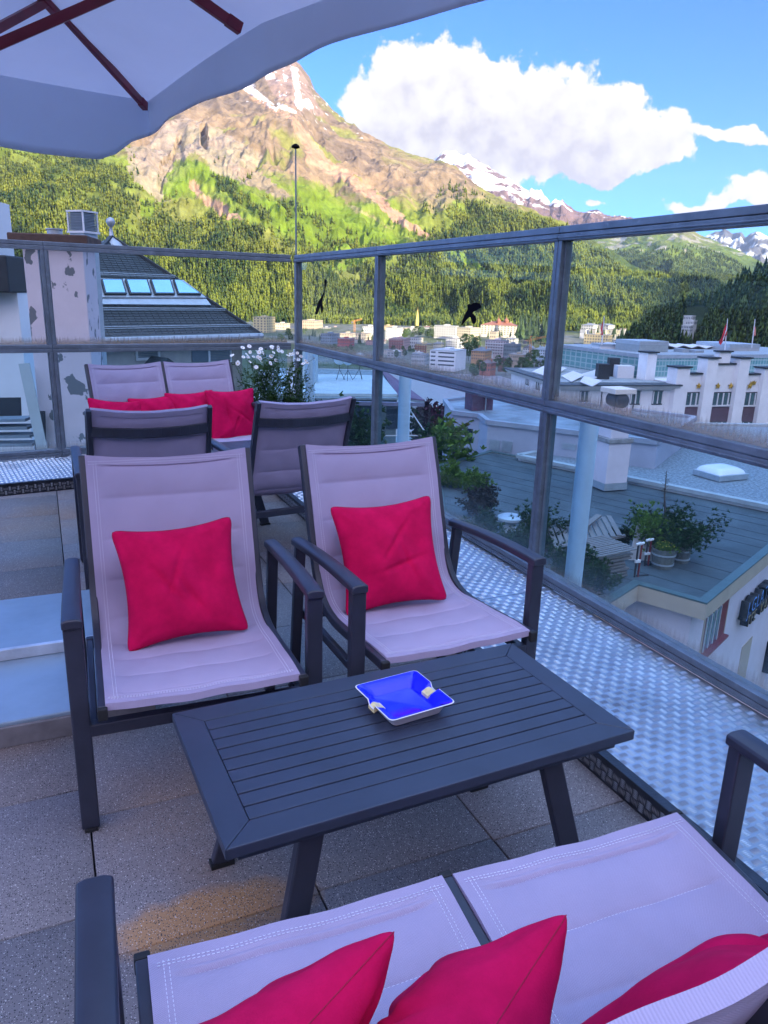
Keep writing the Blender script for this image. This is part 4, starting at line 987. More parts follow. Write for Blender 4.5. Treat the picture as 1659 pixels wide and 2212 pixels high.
# ================================================================ forest
def needle_mat(name,a,b,sc=1.):
    m=bpy.data.materials.new(name);m.use_nodes=True;nt=m.node_tree;N=nt.nodes;Lk=nt.links;P=N['Principled BSDF'];P.inputs['Roughness'].default_value=.8;P.inputs['Specular IOR Level'].default_value=.15
    at=N.new('ShaderNodeAttribute');at.attribute_name='tint';mx=N.new('ShaderNodeMix');mx.data_type='RGBA';mx.inputs['A'].default_value=(*a,1);mx.inputs['B'].default_value=(*b,1);Lk.new(at.outputs['Fac'],mx.inputs['Factor']);Lk.new(mx.outputs['Result'],P.inputs['Base Color']);return m
M_wood=needle_mat('larch_and_pine',(.020,.050,.020),(.195,.235,.034))
def tree_proto(n,rg,tiers):
    V=[];F=[]
    for (zb,zt,rb,dz) in tiers:
        b=len(V);a0=rg.uniform(0,6)
        for k in range(n):
            a=a0+2*PI*k/n;r=rb*rg.uniform(.65,1.25);V.append((r*math.cos(a),r*math.sin(a),zb+rg.uniform(-dz,dz)))
        V.append((rg.uniform(-.02,.02),rg.uniform(-.02,.02),zt));V.append((0,0,zb+(zt-zb)*.25))
        for k in range(n):F.append((b+k,b+(k+1)%n,b+n));F.append((b+(k+1)%n,b+k,b+n+1))
    return np.array(V),np.array(F)
PROT=[tree_proto(6,random.Random(i),[(.10,.62,.20,.03),(.38,.85,.145,.03),(.62,1.0,.085,.02)]) for i in range(6)]
PROTL=[tree_proto(5,random.Random(i+20),[(.12,.72,.19,.04),(.45,1.0,.13,.03)]) for i in range(6)]
def scatter(name,pts,hs,protos,m,label,tint=None,seed=1,wide=1.):
    R=np.random.default_rng(seed);V=[];F=[];T=[];base=0
    ch=R.integers(0,len(protos),len(pts));ti=tint if tint is not None else R.random(len(pts))
    for c,(pv,pf) in enumerate(protos):
        k=np.where(ch==c)[0]
        if len(k)==0: continue
        a=R.uniform(0,2*PI,len(k));s=hs[k];w=s*wide*R.uniform(.8,1.2,len(k))
        X=pv[None,:,0]*np.cos(a)[:,None]-pv[None,:,1]*np.sin(a)[:,None];Y=pv[None,:,0]*np.sin(a)[:,None]+pv[None,:,1]*np.cos(a)[:,None]
        vv=np.stack([pts[k,0,None]+X*w[:,None],pts[k,1,None]+Y*w[:,None],pts[k,2,None]+pv[None,:,2]*s[:,None]],-1).reshape(-1,3)
        ff=(pf[None]+(np.arange(len(k))*len(pv))[:,None,None]+base).reshape(-1,3);base+=len(vv);V.append(vv);F.append(ff);T.append(np.repeat(ti[k],len(pv)))
    o=npmesh(name,np.concatenate(V),np.concatenate(F),m,attrs={'tint':('FLOAT',np.concatenate(T))});tag(o,label,kind='stuff');return o
R=np.random.default_rng(99)
N0=330000;az=R.uniform(-29,22,N0);tt=R.random(N0)**1.05*.90-.015
X,Y,Z=SA.h(az,tt);P=np.stack([X,Y,Z],-1);u,v,_=proj_np(P);dn=densA(u,v,X,Y);dist=np.hypot(X,Y)
keep=(R.random(N0)<dn*np.clip(dist/3000,.45,1)*.36)&(u>-60)&(u<1720)&(v>90)
P=P[keep];u,v=u[keep],v[keep];hs=(9+24*R.beta(2.2,1.8,len(P)))*np.interp(v,[300,450],[.7,1.]);n1=fbm(P[:,0]/90,P[:,1]/90,3,66)
tint=np.clip(R.beta(1.6,2.,len(P))*.8+(n1-.5)*1.3+.1,0,1);P[:,2]-=1
near=np.hypot(P[:,0],P[:,1])<2500
print('forest',len(P),near.sum())
scatter('forest',P[near],hs[near],PROT,M_wood,'larch and pine forest on the lower flank of the mountain',tint[near],3)
scatter('forest',P[~near],hs[~near],PROTL,M_wood,'conifer forest climbing toward the cliffs of the mountain',tint[~near],4)
# alp, rise and hill woods
N0=60000;az=R.uniform(9,30,N0);tt=R.uniform(0,.75,N0);X,Y,Z=SCs.h(az,tt);P=np.stack([X,Y,Z],-1);u,v,_=proj_np(P);n1=fbm(X/200,Y/200,4,14);vv=v+(n1-.5)*50
k=R.random(N0)<np.clip((vv-535)/50,0,.75);P=P[k];scatter('forest',P,R.uniform(16,28,len(P)),PROTL,M_wood,'hazy forest on the lower slope of the green alp',R.uniform(.0,.6,len(P)),5)
N0=5000;az=R.uniform(14,27,N0);tt=R.uniform(0,1.1,N0);X,Y,Z=SF.h(az,tt);P=np.stack([X,Y,Z],-1);scatter('forest',P,R.uniform(14,24,N0),PROTL,M_wood,'shaded conifer wood on the low rise at the end of the valley',R.uniform(0,.4,N0),6)
N0=5200;az=R.uniform(14,40,N0);tt=R.uniform(.02,1.25,N0);X,Y,Z=SE.h(az,tt);P=np.stack([X,Y,Z],-1);P[:,2]-=1;uE,vE,_=proj_np(P);k=~poly_mask(uE,vE,[(1485,668),(1530,668),(1530,700),(1500,720),(1480,720)])
P=P[k];scatter('forest',P,R.uniform(9,19,len(P)),PROT,M_wood,'dark pine wood covering the near hill on the right',R.uniform(0,.35,len(P)),7)
# ================================================================ neighbouring buildings
def Mq(name,c,r=.8,var=.1,vs=3,**k): return MATS.get(name) or mat(name,c,r,k.pop('metal',0),var,vs,**k)
M_wallw=Mq('white_render',(.80,.80,.82),.85,.06,1.2,bump=.15,bs=40)
M_wallp=Mq('pale_pink_render',(.74,.64,.68),.85,.06,1.5,bump=.15,bs=60)
M_pillar=Mq('peeling_pink_render',(.64,.55,.60),.85,.05,3,bump=.2,bs=30)
mixmask(M_pillar,(.15,.16,.18),4.2,.60,.61,(1,1,.7),4.2)
M_slate=Mq('dark_slate_tiles',(.035,.045,.052),.6,.2,3,bump=.3,bs=30)
M_metal=Mq('zinc_sheet',(.42,.46,.50),.45,.1,4,metal=.4)
M_dark=Mq('dark_window_interior',(.02,.028,.036),.25,.2,2,spec=.8)
M_pane=Mq('sky_reflecting_glass',(.35,.55,.72),.08,.1,1,metal=.9)
M_frame_w=Mq('white_window_frame',(.70,.70,.72),.5,.04,6)
M_shut=Mq('grey_louvre',(.20,.25,.30),.6,.1,6)
M_asph=Mq('bitumen_roof',(.055,.072,.082),.8,.3,.9,bump=.4,bs=8,stretch=(1,1,1))
mixmask(M_asph,(.10,.125,.14),.35,.52,.72,(1,.25,1),2.)
M_gravel=mat('roof_gravel',(.22,.25,.28),.9,0,.45,9.,.8,22,.3,bd=.04)
M_beige=Mq('beige_render',(.50,.40,.30),.85,.06,2)
M_rust=Mq('rusty_capstone',(.09,.055,.045),.9,.4,4,bump=.6,bs=15)
M_red=Mq('dark_red_frame',(.22,.02,.025),.5,.1,5)
M_soff=Mq('dark_fascia',(.018,.022,.03),.6,.1,4)
M_stone=Mq('beige_stone',(.30,.26,.22),.9,.3,2)
def plane_hit(u,v,p0,n):
    o=Vector((0,0,CH));r=Vector(ray(u,v));n=Vector(n);return o+r*(n.dot(Vector(p0)-o)/n.dot(r))
def quad_slab(pts,th,n):
    n=Vector(n).normalized();A=[Vector(p)-n*th for p in pts];B=[Vector(p) for p in pts];return MB().loft(A,B)
def louvres(mb,p,ux,uz,w,h,n,count,th=.02):
    for i in range(count):
        c=p+uz*(h*(i+.5)/count);mb.bar(c,c+ux*w,th*.7,h/count*.62,(n+uz*.0))
# ---------------- pyramid roofed house behind the terrace
def tiled_house():
    r=empty('tiled_house',pz(300,726,0),0,'cream house with dark tiled hipped roof, finial and five roof windows in a strip','house')
    o=r.location.copy()
    A=pz(30,736,0.);B=pz(562,721,0.);wd=(B-A);wd.z=0;L=wd.length;ux=wd.normalized();nf=Vector((ux.y,-ux.x,0))  # outward toward viewer
    bk=-nf*7.5;Cc=B+bk;Dd=A+bk
    ap=plane_hit(241,512,A+(-nf)*3.6,nf)
    loc=lambda p:Vector(p)-o
    m=MB();m.add([loc(A),loc(B),loc(Cc),loc(Dd),loc(ap)],[(0,1,4),(1,2,4),(2,3,4),(3,0,4),(3,2,1,0)])
    # rows of tile butts
    n_=(B-A).cross(ap-A).normalized()
    if n_.dot(nf)<0:n_=-n_
    up=(ap-(A+B)/2);upn=n_.cross(ux).normalized();
    if upn.z<0:upn=-upn
    H=(ap-A).dot(upn);xa=(ap-A).dot(ux)
    rows=42
    for i in range(1,rows):
        h=H*i/rows;x0=xa*h/H;x1=L-(L-xa)*h/H
        if x1-x0<.2: break
        p=A+ux*x0+upn*h;m.bar(loc(p+n_*.004),loc(p+ux*(x1-x0)+n_*.004),.012,.016,n_)
        off=(i%2)*.11
        x=x0+off+.1
        while x<x1-.1:
            q=A+ux*x+upn*h+n_*.012;m.bar(loc(q),loc(q+upn*.055),.028,.014,n_);x+=.22
    m.build('roof',M_slate,r)
    m=MB()
    for a,b in((A,ap),(B,ap)):m.bar(loc(a+n_*.03),loc(b+Vector((0,0,.03))),.12,.07)
    m.build('hip_tiles',M_slate,r)
    # snow guard rails, gutter with brackets, hooks
    m=MB()
    for v0 in (600,674,713):
        p=plane_hit(300,v0,A,n_);h=(p-A).dot(upn);x0=xa*h/H;x1=L-(L-xa)*h/H
        for dz in(.08,.15):m.tube([loc(A+ux*(x0+.1)+upn*h+n_*dz),loc(A+ux*(x1-.1)+upn*h+n_*dz)],.012,5)
    m.build('snow_guard',M_metal,r)
    g=MB();g.tube([loc(A+nf*.10-Vector((0,0,.06))),loc(B+nf*.10-Vector((0,0,.06)))],.09,8)
    k=0.1
    while k<L: q=A+ux*k+nf*.19-Vector((0,0,.05));g.bar(loc(q-Vector((0,0,.07))),loc(q+Vector((0,0,.07))),.03,.015,nf);k+=.42
    g.build('gutter',M_metal,r,smooth=40)
    # finial
    f=MB();f.lathe([(.42,-.30),(.30,-.16),(.07,0),(.045,.28),(.05,.30),(.11,.36),(.145,.46),(.11,.56),(.0,.61)],16,tuple(loc(ap)));f.build('finial',M_metal,r,smooth=50)
    # roof window strip
    Z=lambda a,b:(a*.4,427.6+.4*b)
    top=[450,530,660,795,920,968];bot=[392,550,685,820,945,1092];yt=456;yb=543
    fl=MB()
    fl.loft([loc(plane_hit(*Z(a,b),A,n_)+n_*.01) for a,b in((435,446),(985,456),(1108,550),(385,550))],[loc(plane_hit(*Z(a,b),A,n_)+n_*.10) for a,b in((435,446),(985,456),(1108,550),(385,550))])
    fl.loft([loc(plane_hit(*Z(a,b),A,n_)+n_*.01) for a,b in((386,552),(1110,552),(1136,585),(384,580))],[loc(plane_hit(*Z(a,b),A,n_)+n_*.06) for a,b in((386,552),(1110,552),(1136,585),(384,580))])
    fl.build('flashing',M_metal,r)
    for i in range(5):
        q=[(top[i]+7,yt+4),(top[i+1]-7,yt+4),(bot[i+1]-8,yb-3),(bot[i]+8,yb-3)]
        if i==4:q=[(top[i]+7,yt+4),(top[i+1]-2,yt+6),(bot[i+1]-14,yb-3),(bot[i]+8,yb-3)]
        P=[plane_hit(*Z(a,b),A,n_) for a,b in q]
        w=MB().loft([loc(p+n_*.10) for p in P],[loc(p+n_*.17) for p in P]).build('roof_window',M_slate,r)
        c=sum(P,Vector())/4;Q=[c+(p-c)*.86 for p in P];MB().loft([loc(p+n_*.171) for p in Q],[loc(p+n_*.178) for p in Q]).build('glass',M_pane,w)
    # walls
    i_=.45;a=A+ux*.4-nf*i_;b=A+ux*(plane_hit(522,760,A-nf*i_,nf)-A).dot(ux)-nf*i_
    bw=[a,b,b-nf*6,a-nf*6];MB().loft([loc(p-Vector((0,0,9))) for p in bw],[loc(p-Vector((0,0,.10))) for p in bw]).build('wall',Mq('cream_render',(.42,.40,.38),.85),r)
    def onw(u,v): return plane_hit(u,v,a,nf)
    def win(u0,u1,v0,v1,kind):
        P=[onw(u0,v1),onw(u1,v1),onw(u1,v0),onw(u0,v0)];x0=P[0];w_=(P[1]-P[0]).length;h_=P[3].z-P[0].z
        U=ux;Zz=Vector((0,0,1))
        fr=MB()
        if kind=='frame':
            for (x,z,ww,hh) in((-.07,-.07,w_+.14,.08),(-.07,h_,w_+.14,.08),(-.07,0,.08,h_),(w_-.01,0,.08,h_)):
                c=x0+U*x+Zz*z;fr.loft([loc(c-nf*.05),loc(c+U*ww-nf*.05),loc(c+U*ww+Zz*hh-nf*.05),loc(c+Zz*hh-nf*.05)],[loc(c+nf*.04),loc(c+U*ww+nf*.04),loc(c+U*ww+Zz*hh+nf*.04),loc(c+Zz*hh+nf*.04)])
            w=fr.build('window',M_frame_w,r)
        else:
            fr.loft([loc(p-nf*.05) for p in P],[loc(p+nf*.012) for p in P]);w=fr.build('window',M_shut,r)
        lv=MB();n=max(6,int(h_/.05));louvres(lv,x0+nf*.025,U,Zz,w_,h_,nf,n,.03)
        lv2=MB();lv2.v=[tuple(loc(p)) for p in lv.v];lv2.f=lv.f;lv2.mi=lv.mi;lv2.build('shutter',M_shut,w)
    win(166,189,752,806,'frame');win(173,197,853,930,'frame');win(297,341,751,774,'frame');win(414,449,748,782,'x');win(453,497,750,782,'frame')
    st=MB();s0=onw(500,800);s1=onw(521,800);st.loft([loc(s0-Vector((0,0,6))-nf*.02),loc(s1-Vector((0,0,6))-nf*.02),loc(Vector((s1.x,s1.y,-.12))-nf*.02),loc(Vector((s0.x,s0.y,-.12))-nf*.02)],[loc(s0-Vector((0,0,6))+nf*.06),loc(s1-Vector((0,0,6))+nf*.06),loc(Vector((s1.x,s1.y,-.12))+nf*.06),loc(Vector((s0.x,s0.y,-.12))+nf*.06)]);st.build('corner_stone',M_stone,r)
    d=MB();c=onw(326,790);d.add([loc(c+ux*-.35+nf*.05),loc(c+ux*.45+nf*.05),loc(c+ux*.45+nf*.9),loc(c+ux*-.35+nf*.9),loc(c+Vector((0,0,.30))+nf*.05),loc(c+Vector((0,0,.30))+nf*.9)],[(0,4,5,3),(1,2,5,4),(2,3,5),(0,1,4),(0,3,2,1)]);d.build('porch_roof',M_slate,r)
tiled_house()
def box_px(name,u0,u1,vt,Y,depth,zb,m,parent=None,yaw=0.,zt=None):
    """upright block whose near face spans u0..u1 and whose top is at image height vt, at ground distance Y"""
    a=pyd(u0,vt,Y);b=pyd(u1,vt,Y);z=zt if zt is not None else (a.z+b.z)/2
    w=(b-a).length
    return a,b,w,z
def chimney_pillar():
    Y=9.3;a=pyd(60,700,Y);b=pyd(160,700,Y);c=(a+b)/2;w=(b.x-a.x)
    o=empty('pillar',Vector((c.x,c.y+.45,-6)),rad(10),'tall pale pink chimney stack with peeling patches and rusty capstone behind the back balustrade','chimney')
    zt=pyd(100,530,Y).z
    MB().box(-.34,.34,-.36,.36,0,zt+6).build('shaft',M_pillar,o,bevel=.01)
    m=MB().box(-.47,.42,-.46,.42,zt+6.03,zt+6.13);m.box(-.44,.38,-.42,.38,zt+6.001,zt+6.03);m.build('capstone',M_rust,o,bevel=.02)
    MB().lathe([(0,0),(.09,0),(.09,.06),(.10,.065),(.10,.08),(0,.08)],18,(-.02,-.1,zt+6.13)).build('flue_pot',M_metal,o,smooth=40)
chimney_pillar()
def vent():
    Y=20.;a=pyd(155,520,Y);b=pyd(209,520,Y);c=(a+b)/2;w=(b-a).length
    o=empty('vent_stack',Vector((c.x,c.y,-1.5)),rad(-22),'metal ventilation stack with a square louvred head rising left of the finial','vent')
    zt=pyd(180,503,Y).z+1.5;zh=pyd(180,457,Y).z+1.5;s=w*.37
    MB().box(-s,s,-s,s,0,zt).build('duct',M_metal,o,bevel=.01)
    hw=s*1.10;hd=MB();t=.035
    for sx in(-1,1):
        for sy in(-1,1):hd.box(min(sx*hw,sx*(hw-t)),max(sx*hw,sx*(hw-t)),min(sy*hw,sy*(hw-t)),max(sy*hw,sy*(hw-t)),zt+.03,zh-.03)
    hd.box(-hw-.01,hw+.01,-hw-.01,hw+.01,zh-.03,zh+.01);hd.box(-hw-.02,hw+.02,-hw-.02,hw+.02,zt-.02,zt+.03);h=hd.build('louvre_head',M_frame_w,o)
    lv=MB();n=11
    for i in range(n):
        z=zt+.05+(zh-zt-.1)*(i+.5)/n
        lv.box(-hw+t,hw-t,-hw+.01,-hw+.05,z-.012,z+.010);lv.box(-hw+.01,-hw+.05,-hw+t,hw-t,z-.012,z+.010);lv.box(hw-.05,hw-.01,-hw+t,hw-t,z-.012,z+.010)
    lv.box(-hw+.06,hw-.06,-hw+.06,hw-.06,zt+.031,zh-.031);lv.build('louvres',M_shut,h)
vent()
def white_house():
    Y=11.;a=pyd(44,700,Y);o=empty('white_house',Vector((a.x,Y,-8)),rad(6),'white rendered house wall with a dark roof fascia at the left edge of the picture','house')
    zs=pyd(20,632,Y).z;zf=pyd(20,553,Y).z
    MB().box(-6,0,0,.8,0,zs+8).build('wall',M_wallw,o)
    m=MB().box(-6.3,.02,-.32,1.0,zs+8.001,zf+8);m.build('roof',M_soff,o,bevel=.02)
    Yc=11.6;b=pyd(6,500,Yc);MB().box(-3.,b.x-a.x+.03,.5,1.1,zf+8,pyd(5,435,Yc).z+8).build('roof_stack',M_wallw,o)
white_house()
def stair():
    Y=9.2;o=empty('outdoor_stair',pyd(70,965,Y),rad(4),'grey outdoor stair with a pale slanting side rail below the pillar, far left','stair')
    o_=o.location;f=lambda u,v,Y=Y:pyd(u,v,Y)-o_
    MB().bar(f(52,785),f(94,985),.02,.13,(1,0,0)).build('side_rail',Mq('galvanised_strip',(.45,.50,.52),.5),o)
    for i,v in enumerate((905,922,940,958)):
        MB().bar(f(-60,v,Y+.35),f(68+i*5,v-1,Y+.35),.28,.035).build('tread',M_shut,o)
    MB().loft([f(76,888),f(97,888),f(100,985),f(80,985)],[f(76,888,Y+.3),f(97,888,Y+.3),f(100,985,Y+.3),f(80,985,Y+.3)]).build('dark_panel',M_soff,o)
    MB().loft([f(-60,858,Y+.6),f(54,858,Y+.6),f(56,905,Y+.6),f(-60,905,Y+.6)],[f(-60,858,Y+.9),f(54,858,Y+.9),f(56,905,Y+.9),f(-60,905,Y+.9)]).build('recess',M_soff,o)
stair()
# ---------------- bitumen roofed building with the lettering
ZR=-5.
def roofpoly(px,z): return [pz(u,v,z) for u,v in px]
def shop_building():
    P=roofpoly([(1060,972),(1757,1113),(1527,1303),(1380,1262),(1170,1395),(960,1330),(940,1005)],ZR)
    o=empty('shop_building',P[3]+Vector((0,0,-9)),0,'low building with dark bitumen roof, beige eaves and shop lettering on its pink wall','building')
    L=lambda p:Vector(p)-o.location
    def off(P,d):
        n=len(P);out=[]
        for i in range(n):
            a,b,c=P[i-1],P[i],P[(i+1)%n];e1=(b-a);e2=(c-b);n1=Vector((e1.y,-e1.x,0)).normalized();n2=Vector((e2.y,-e2.x,0)).normalized()
            k=(n1+n2).normalized();out.append(b-k*d/max(.3,k.dot(n1)))
        return out
    ar=sum(P[i].x*P[(i+1)%7].y-P[(i+1)%7].x*P[i].y for i in range(7));sg=1 if ar>0 else -1
    I1=off(P,sg*.22);I2=off(P,sg*.40)
    if (I2[2]-sum(P,Vector())/7).length>(P[2]-sum(P,Vector())/7).length:I1=off(P,-sg*.22);I2=off(P,-sg*.40)
    dn=lambda Q,z:[Vector((q.x,q.y,z)) for q in Q]
    MB().loft([L(q) for q in dn(I1,ZR-.2)],[L(q) for q in dn(I1,ZR-.05)]).build('roof',M_asph,o)
    m=MB();n=7
    for i in range(n):
        j=(i+1)%n;m.loft([L(q) for q in(Vector((*P[i].xy,ZR-.04)),Vector((*P[j].xy,ZR-.04)),Vector((*I1[j].xy,ZR-.04)),Vector((*I1[i].xy,ZR-.04)))],[L(q) for q in(P[i],P[j],I1[j],I1[i])])
    m.build('parapet_flashing',Mq('green_grey_flashing',(.07,.11,.11),.5,.15,3),o)
    m=MB()
    for i in range(n):
        j=(i+1)%n;m.loft([L(Vector((*q.xy,ZR-.42))) for q in(P[i],P[j],I1[j],I1[i])],[L(Vector((*q.xy,ZR-.042))) for q in(P[i],P[j],I1[j],I1[i])])
    m.build('eaves_fascia',M_beige,o)
    MB().loft([L(q) for q in dn(I2,-14)],[L(q) for q in dn(I2,ZR-.421)]).build('wall',M_wallp,o)
    # street wall frame between P[2] and P[1]
    a,b=I2[2],I2[1];ux=(b-a);ux.z=0;ux.normalize();nf=Vector((ux.y,-ux.x,0))
    if nf.dot(Vector((0,0,0))-a)<0:nf=-nf
    hit=lambda u,v:plane_hit(u,v,a+nf*.0,nf)
    def slab(pts,t0,t1,name,m,par=o): return MB().loft([L(hit(*q)+nf*t0) for q in pts],[L(hit(*q)+nf*t1) for q in pts]).build(name,m,par)
    Z=lambda q:(1327+.2*q[0],1032+.2*q[1])
    def rect(c0,c1,z0,z1):
        return [a+ux*c0+Vector((0,0,z0-a.z)),a+ux*c1+Vector((0,0,z0-a.z)),a+ux*c1+Vector((0,0,z1-a.z)),a+ux*c0+Vector((0,0,z1-a.z))]
    p1=hit(*Z((990,1500)));p2=hit(*Z((1225,1345)));p3=hit(*Z((935,1900)))
    c0=(p1-a).dot(ux);c1=(p2-a).dot(ux);zt=p1.z;zb=p3.z;c0=max(c0,.12)
    def sl(R,t0,t1,name,m,par=o): return MB().loft([L(q+nf*t0) for q in R],[L(q+nf*t1) for q in R]).build(name,m,par)
    w=sl(rect(c0-.10,c1+.10,zb-.10,zt+.06),-.02,.015,'window',M_beige)
    sl(rect(c0,c1,zb,zt),.016,.022,'reveal',M_red,w);sl(rect(c0+.02,c0+(c1-c0)*.62,zb+.06,zt-.04),.023,.03,'glass',M_pane,w)
    for k in (.02,.22,.42,.62):
        c=c0+(c1-c0)*k;sl(rect(c,c+.035,zb+.05,zt-.03),.031,.05,'mullion',M_frame_w,w)
    sl(rect(c0,c1,zb-.06,zb-.001),.0,.16,'sill',M_red,w)
    p=hit(1605,1395);q=hit(1585,1450);d0=(p-a).dot(ux);sl(rect(d0-.1,d0+.9,p.z-1.4,p.z),-.02,.02,'window',M_beige)
    # raised box letters
    def letters(txt,u,v,uh,vh,m,name,size=None):
        base=hit(u,v);top=hit(uh,vh);h=abs(top.z-base.z) if size is None else size
        cu=bpy.data.curves.new(name,'FONT');cu.body=txt;cu.size=h*1.38;cu.extrude=.0;cu.space_character=1.12;cu.offset=-.004
        tmp=bpy.data.objects.new('tmp',cu);dg=bpy.context.evaluated_depsgraph_get();C.objects.link(tmp);dg.update();me=bpy.data.meshes.new_from_object(tmp.evaluated_get(dg));C.objects.unlink(tmp);bpy.data.objects.remove(tmp)
        bm=bmesh.new();bm.from_mesh(me)
        r_=bmesh.ops.extrude_face_region(bm,geom=bm.faces[:]);vs=[e for e in r_['geom'] if isinstance(e,bmesh.types.BMVert)]
        bmesh.ops.translate(bm,verts=vs,vec=(0,0,-.22))
        Mx_=Matrix((ux,Vector((0,0,1)),nf)).transposed().to_4x4();Mx_.translation=L(base+nf*.26);bmesh.ops.transform(bm,matrix=Mx_,verts=bm.verts)
        bmesh.ops.recalc_face_normals(bm,faces=bm.faces);bm.normal_update()
        for f in bm.faces:f.material_index=0 if f.normal.dot(nf)>.9 else 1
        me.materials.clear();me.materials.append(m);me.materials.append(M_soff);bm.to_mesh(me);bm.free()
        ob=bpy.data.objects.new(name,me);C.objects.link(ob);ob.parent=o;ob['label']='raised box lettering '+('in light blue' if 'blue' in m.name else 'in gold');return ob
    Mb=Mq('light_blue_letter_face',(.10,.30,.75),.4,.03);Mg=Mq('gold_letter_face',(.38,.24,.08),.4,.05)
    sg=1
    letters('J.GLATT',*Z((1325,1475)),*Z((1350,1320)),Mb,'shop_lettering')
    letters('TEE  KAFFEE',*Z((1318,1600)),*Z((1318,1490)),Mg,'shop_lettering')
    pp_=hit(1650,1425);cc=(pp_-a).dot(ux);MB().loft([L(q) for q in rect(cc,cc+.09,pp_.z-.45,pp_.z+.65)],[L(q+nf*.5) for q in rect(cc,cc+.09,pp_.z-.45,pp_.z+.65)]).build('projecting_sign',M_ink,o)
    # seams of the roofing felt
    d=(I1[1]-I1[0]);d.z=0;d.normalize();nn=Vector((-d.y,d.x,0));sm=MB();ks=[(q-I1[0]).dot(nn) for q in I1];k=min(ks)+.5
    while k<max(ks):
        xs=[]
        for i in range(7):
            p,q=I1[i],I1[(i+1)%7];a_=(p-I1[0]).dot(nn)-k;b_=(q-I1[0]).dot(nn)-k
            if (a_>0)!=(b_>0): xs.append((p.lerp(q,a_/(a_-b_))-I1[0]).dot(d))
        xs.sort()
        for x0,x1 in zip(xs[::2],xs[1::2]):
            A_=I1[0]+d*x0+nn*k;B_=I1[0]+d*x1+nn*k;A_.z=B_.z=ZR-.047;sm.bar(L(A_),L(B_),.035,.010)
        k+=random.choice((.7,.95,1.05))
    sm.build('felt_seams',Mq('bitumen_seam',(.045,.058,.067),.8,.3,6),o)
    return o
shop_building()
def on_roof(name,u,v,label,cat,rz=0,z=ZR-.05,group=None): return empty(name,pz(u,v,z),rz,label,cat,group)
def gravel_building():
    near=[pz(1112,980,ZR+.02),pz(1800,1122,ZR+.02)]
    P=[pz(1120,988,ZR+.08),pz(1770,1120,ZR+.08),pz(2000,1010,ZR+.08),pz(1900,925,ZR+.08),pz(1300,915,ZR+.08),pz(1253,962,ZR+.08)]
    o=empty('gravel_roof_building',P[0]+Vector((0,0,-9)),0,'flat building with a pale gravel roof between the bitumen roof and the white hotel','building')
    L=lambda p:Vector(p)-o.location
    MB().loft([L(Vector((q.x,q.y,-14))) for q in P],[L(q-Vector((0,0,.05))) for q in P]).build('wall',M_wallw,o)
    MB().loft([L(q-Vector((0,0,.049))) for q in P],[L(q) for q in P]).build('gravel_bed',M_gravel,o)
    m=MB()
    for i in range(len(P)):
        a,b=P[i],P[(i+1)%len(P)];m.bar(L(a+Vector((0,0,.06))),L(b+Vector((0,0,.06))),.28,.14)
    m.build('kerb',Mq('pale_concrete',(.36,.40,.42),.8,.15,2),o)
    # roof light
    q=pz(1555,1030,ZR+.1);s=empty('roof_light',q,rad(24),'white domed roof light on the gravel roof','roof light')
    MB().box(-.75,.75,-.65,.65,0,.22).build('kerb',M_metal,s,bevel=.02)
    V=[];n=14
    for i in range(n+1):
        for j in range(n+1):
            x=-1+2*i/n;y=-1+2*j/n;V.append((x*.70,y*.60,.225+.22*((1-x**4)*(1-y**4))**.5))
    F=[(i*(n+1)+j,(i+1)*(n+1)+j,(i+1)*(n+1)+j+1,i*(n+1)+j+1) for i in range(n) for j in range(n)]
    MB().add(V,F).build('dome',M_white,s,smooth=60)
gravel_building()
def rooftop_chimney():
    q=pz(1312,1052,ZR);o=empty('rooftop_chimney',q,rad(20),'square pale pink chimney with a white slab over its round flue beside the bitumen roof','chimney')
    Y=q.y;w=.0
    a=pyd(1277,1000,Y);b=pyd(1352,1000,Y);w=(b-a).length*.37
    z1=pyd(1312,952,Y).z-q.z;z2=pyd(1312,878,Y).z-q.z;z3=pyd(1312,848,Y).z-q.z;z4=pyd(1312,838,Y).z-q.z
    MB().box(-w,w,-w,w,.25,z1).build('lower_shaft',M_wallp,o,bevel=.01);MB().box(-w-.02,w+.02,-w-.02,w+.02,0,.249).build('flashing',M_metal,o)
    MB().box(-w-.05,w+.05,-w-.05,w+.05,z1+.001,z1+.16).build('collar',Mq('worn_concrete',(.3,.28,.28),.9,.3,4),o,bevel=.02)
    MB().box(-w*.8,w*.8,-w*.8,w*.8,z1+.161,z2).build('upper_shaft',M_wallp,o,bevel=.01)
    c=MB();c.box(-w*.95,w*.95,-w*.95,w*.95,z3+.0,z4+.02);c.build('cover_slab',Mq('white_slab',(.72,.68,.62),.7,.05),o,bevel=.02)
    c=MB()
    for sx in(-1,1):
        for sy in(-1,1):c.bar((sx*w*.85,sy*w*.85,z2-.02),(sx*w*.85,sy*w*.85,z3+.01),.03,.03)
    c.build('cover_post',M_soff,o)
    c=MB();zc=(z2+z3)/2;r=(z3-z2)*.50
    for k in range(1):
        prof=[(r*.55,-w*.9),(r,-w*.75),(r*1.05,0),(r,w*.75),(r*.55,w*.9)]
        n=20;V=[];F=[]
        for (rr_,y) in prof:
            for j in range(n):V.append((rr_*math.cos(2*PI*j/n),y,zc+rr_*math.sin(2*PI*j/n)))
        for i in range(4):
            for j in range(n):F.append((i*n+j,i*n+(j+1)%n,(i+1)*n+(j+1)%n,(i+1)*n+j))
        F.append(tuple(range(n)));F.append(tuple(4*n+j for j in range(n)));c.add(V,F)
    c.build('flue_drum',M_soff,o,smooth=40)
rooftop_chimney()
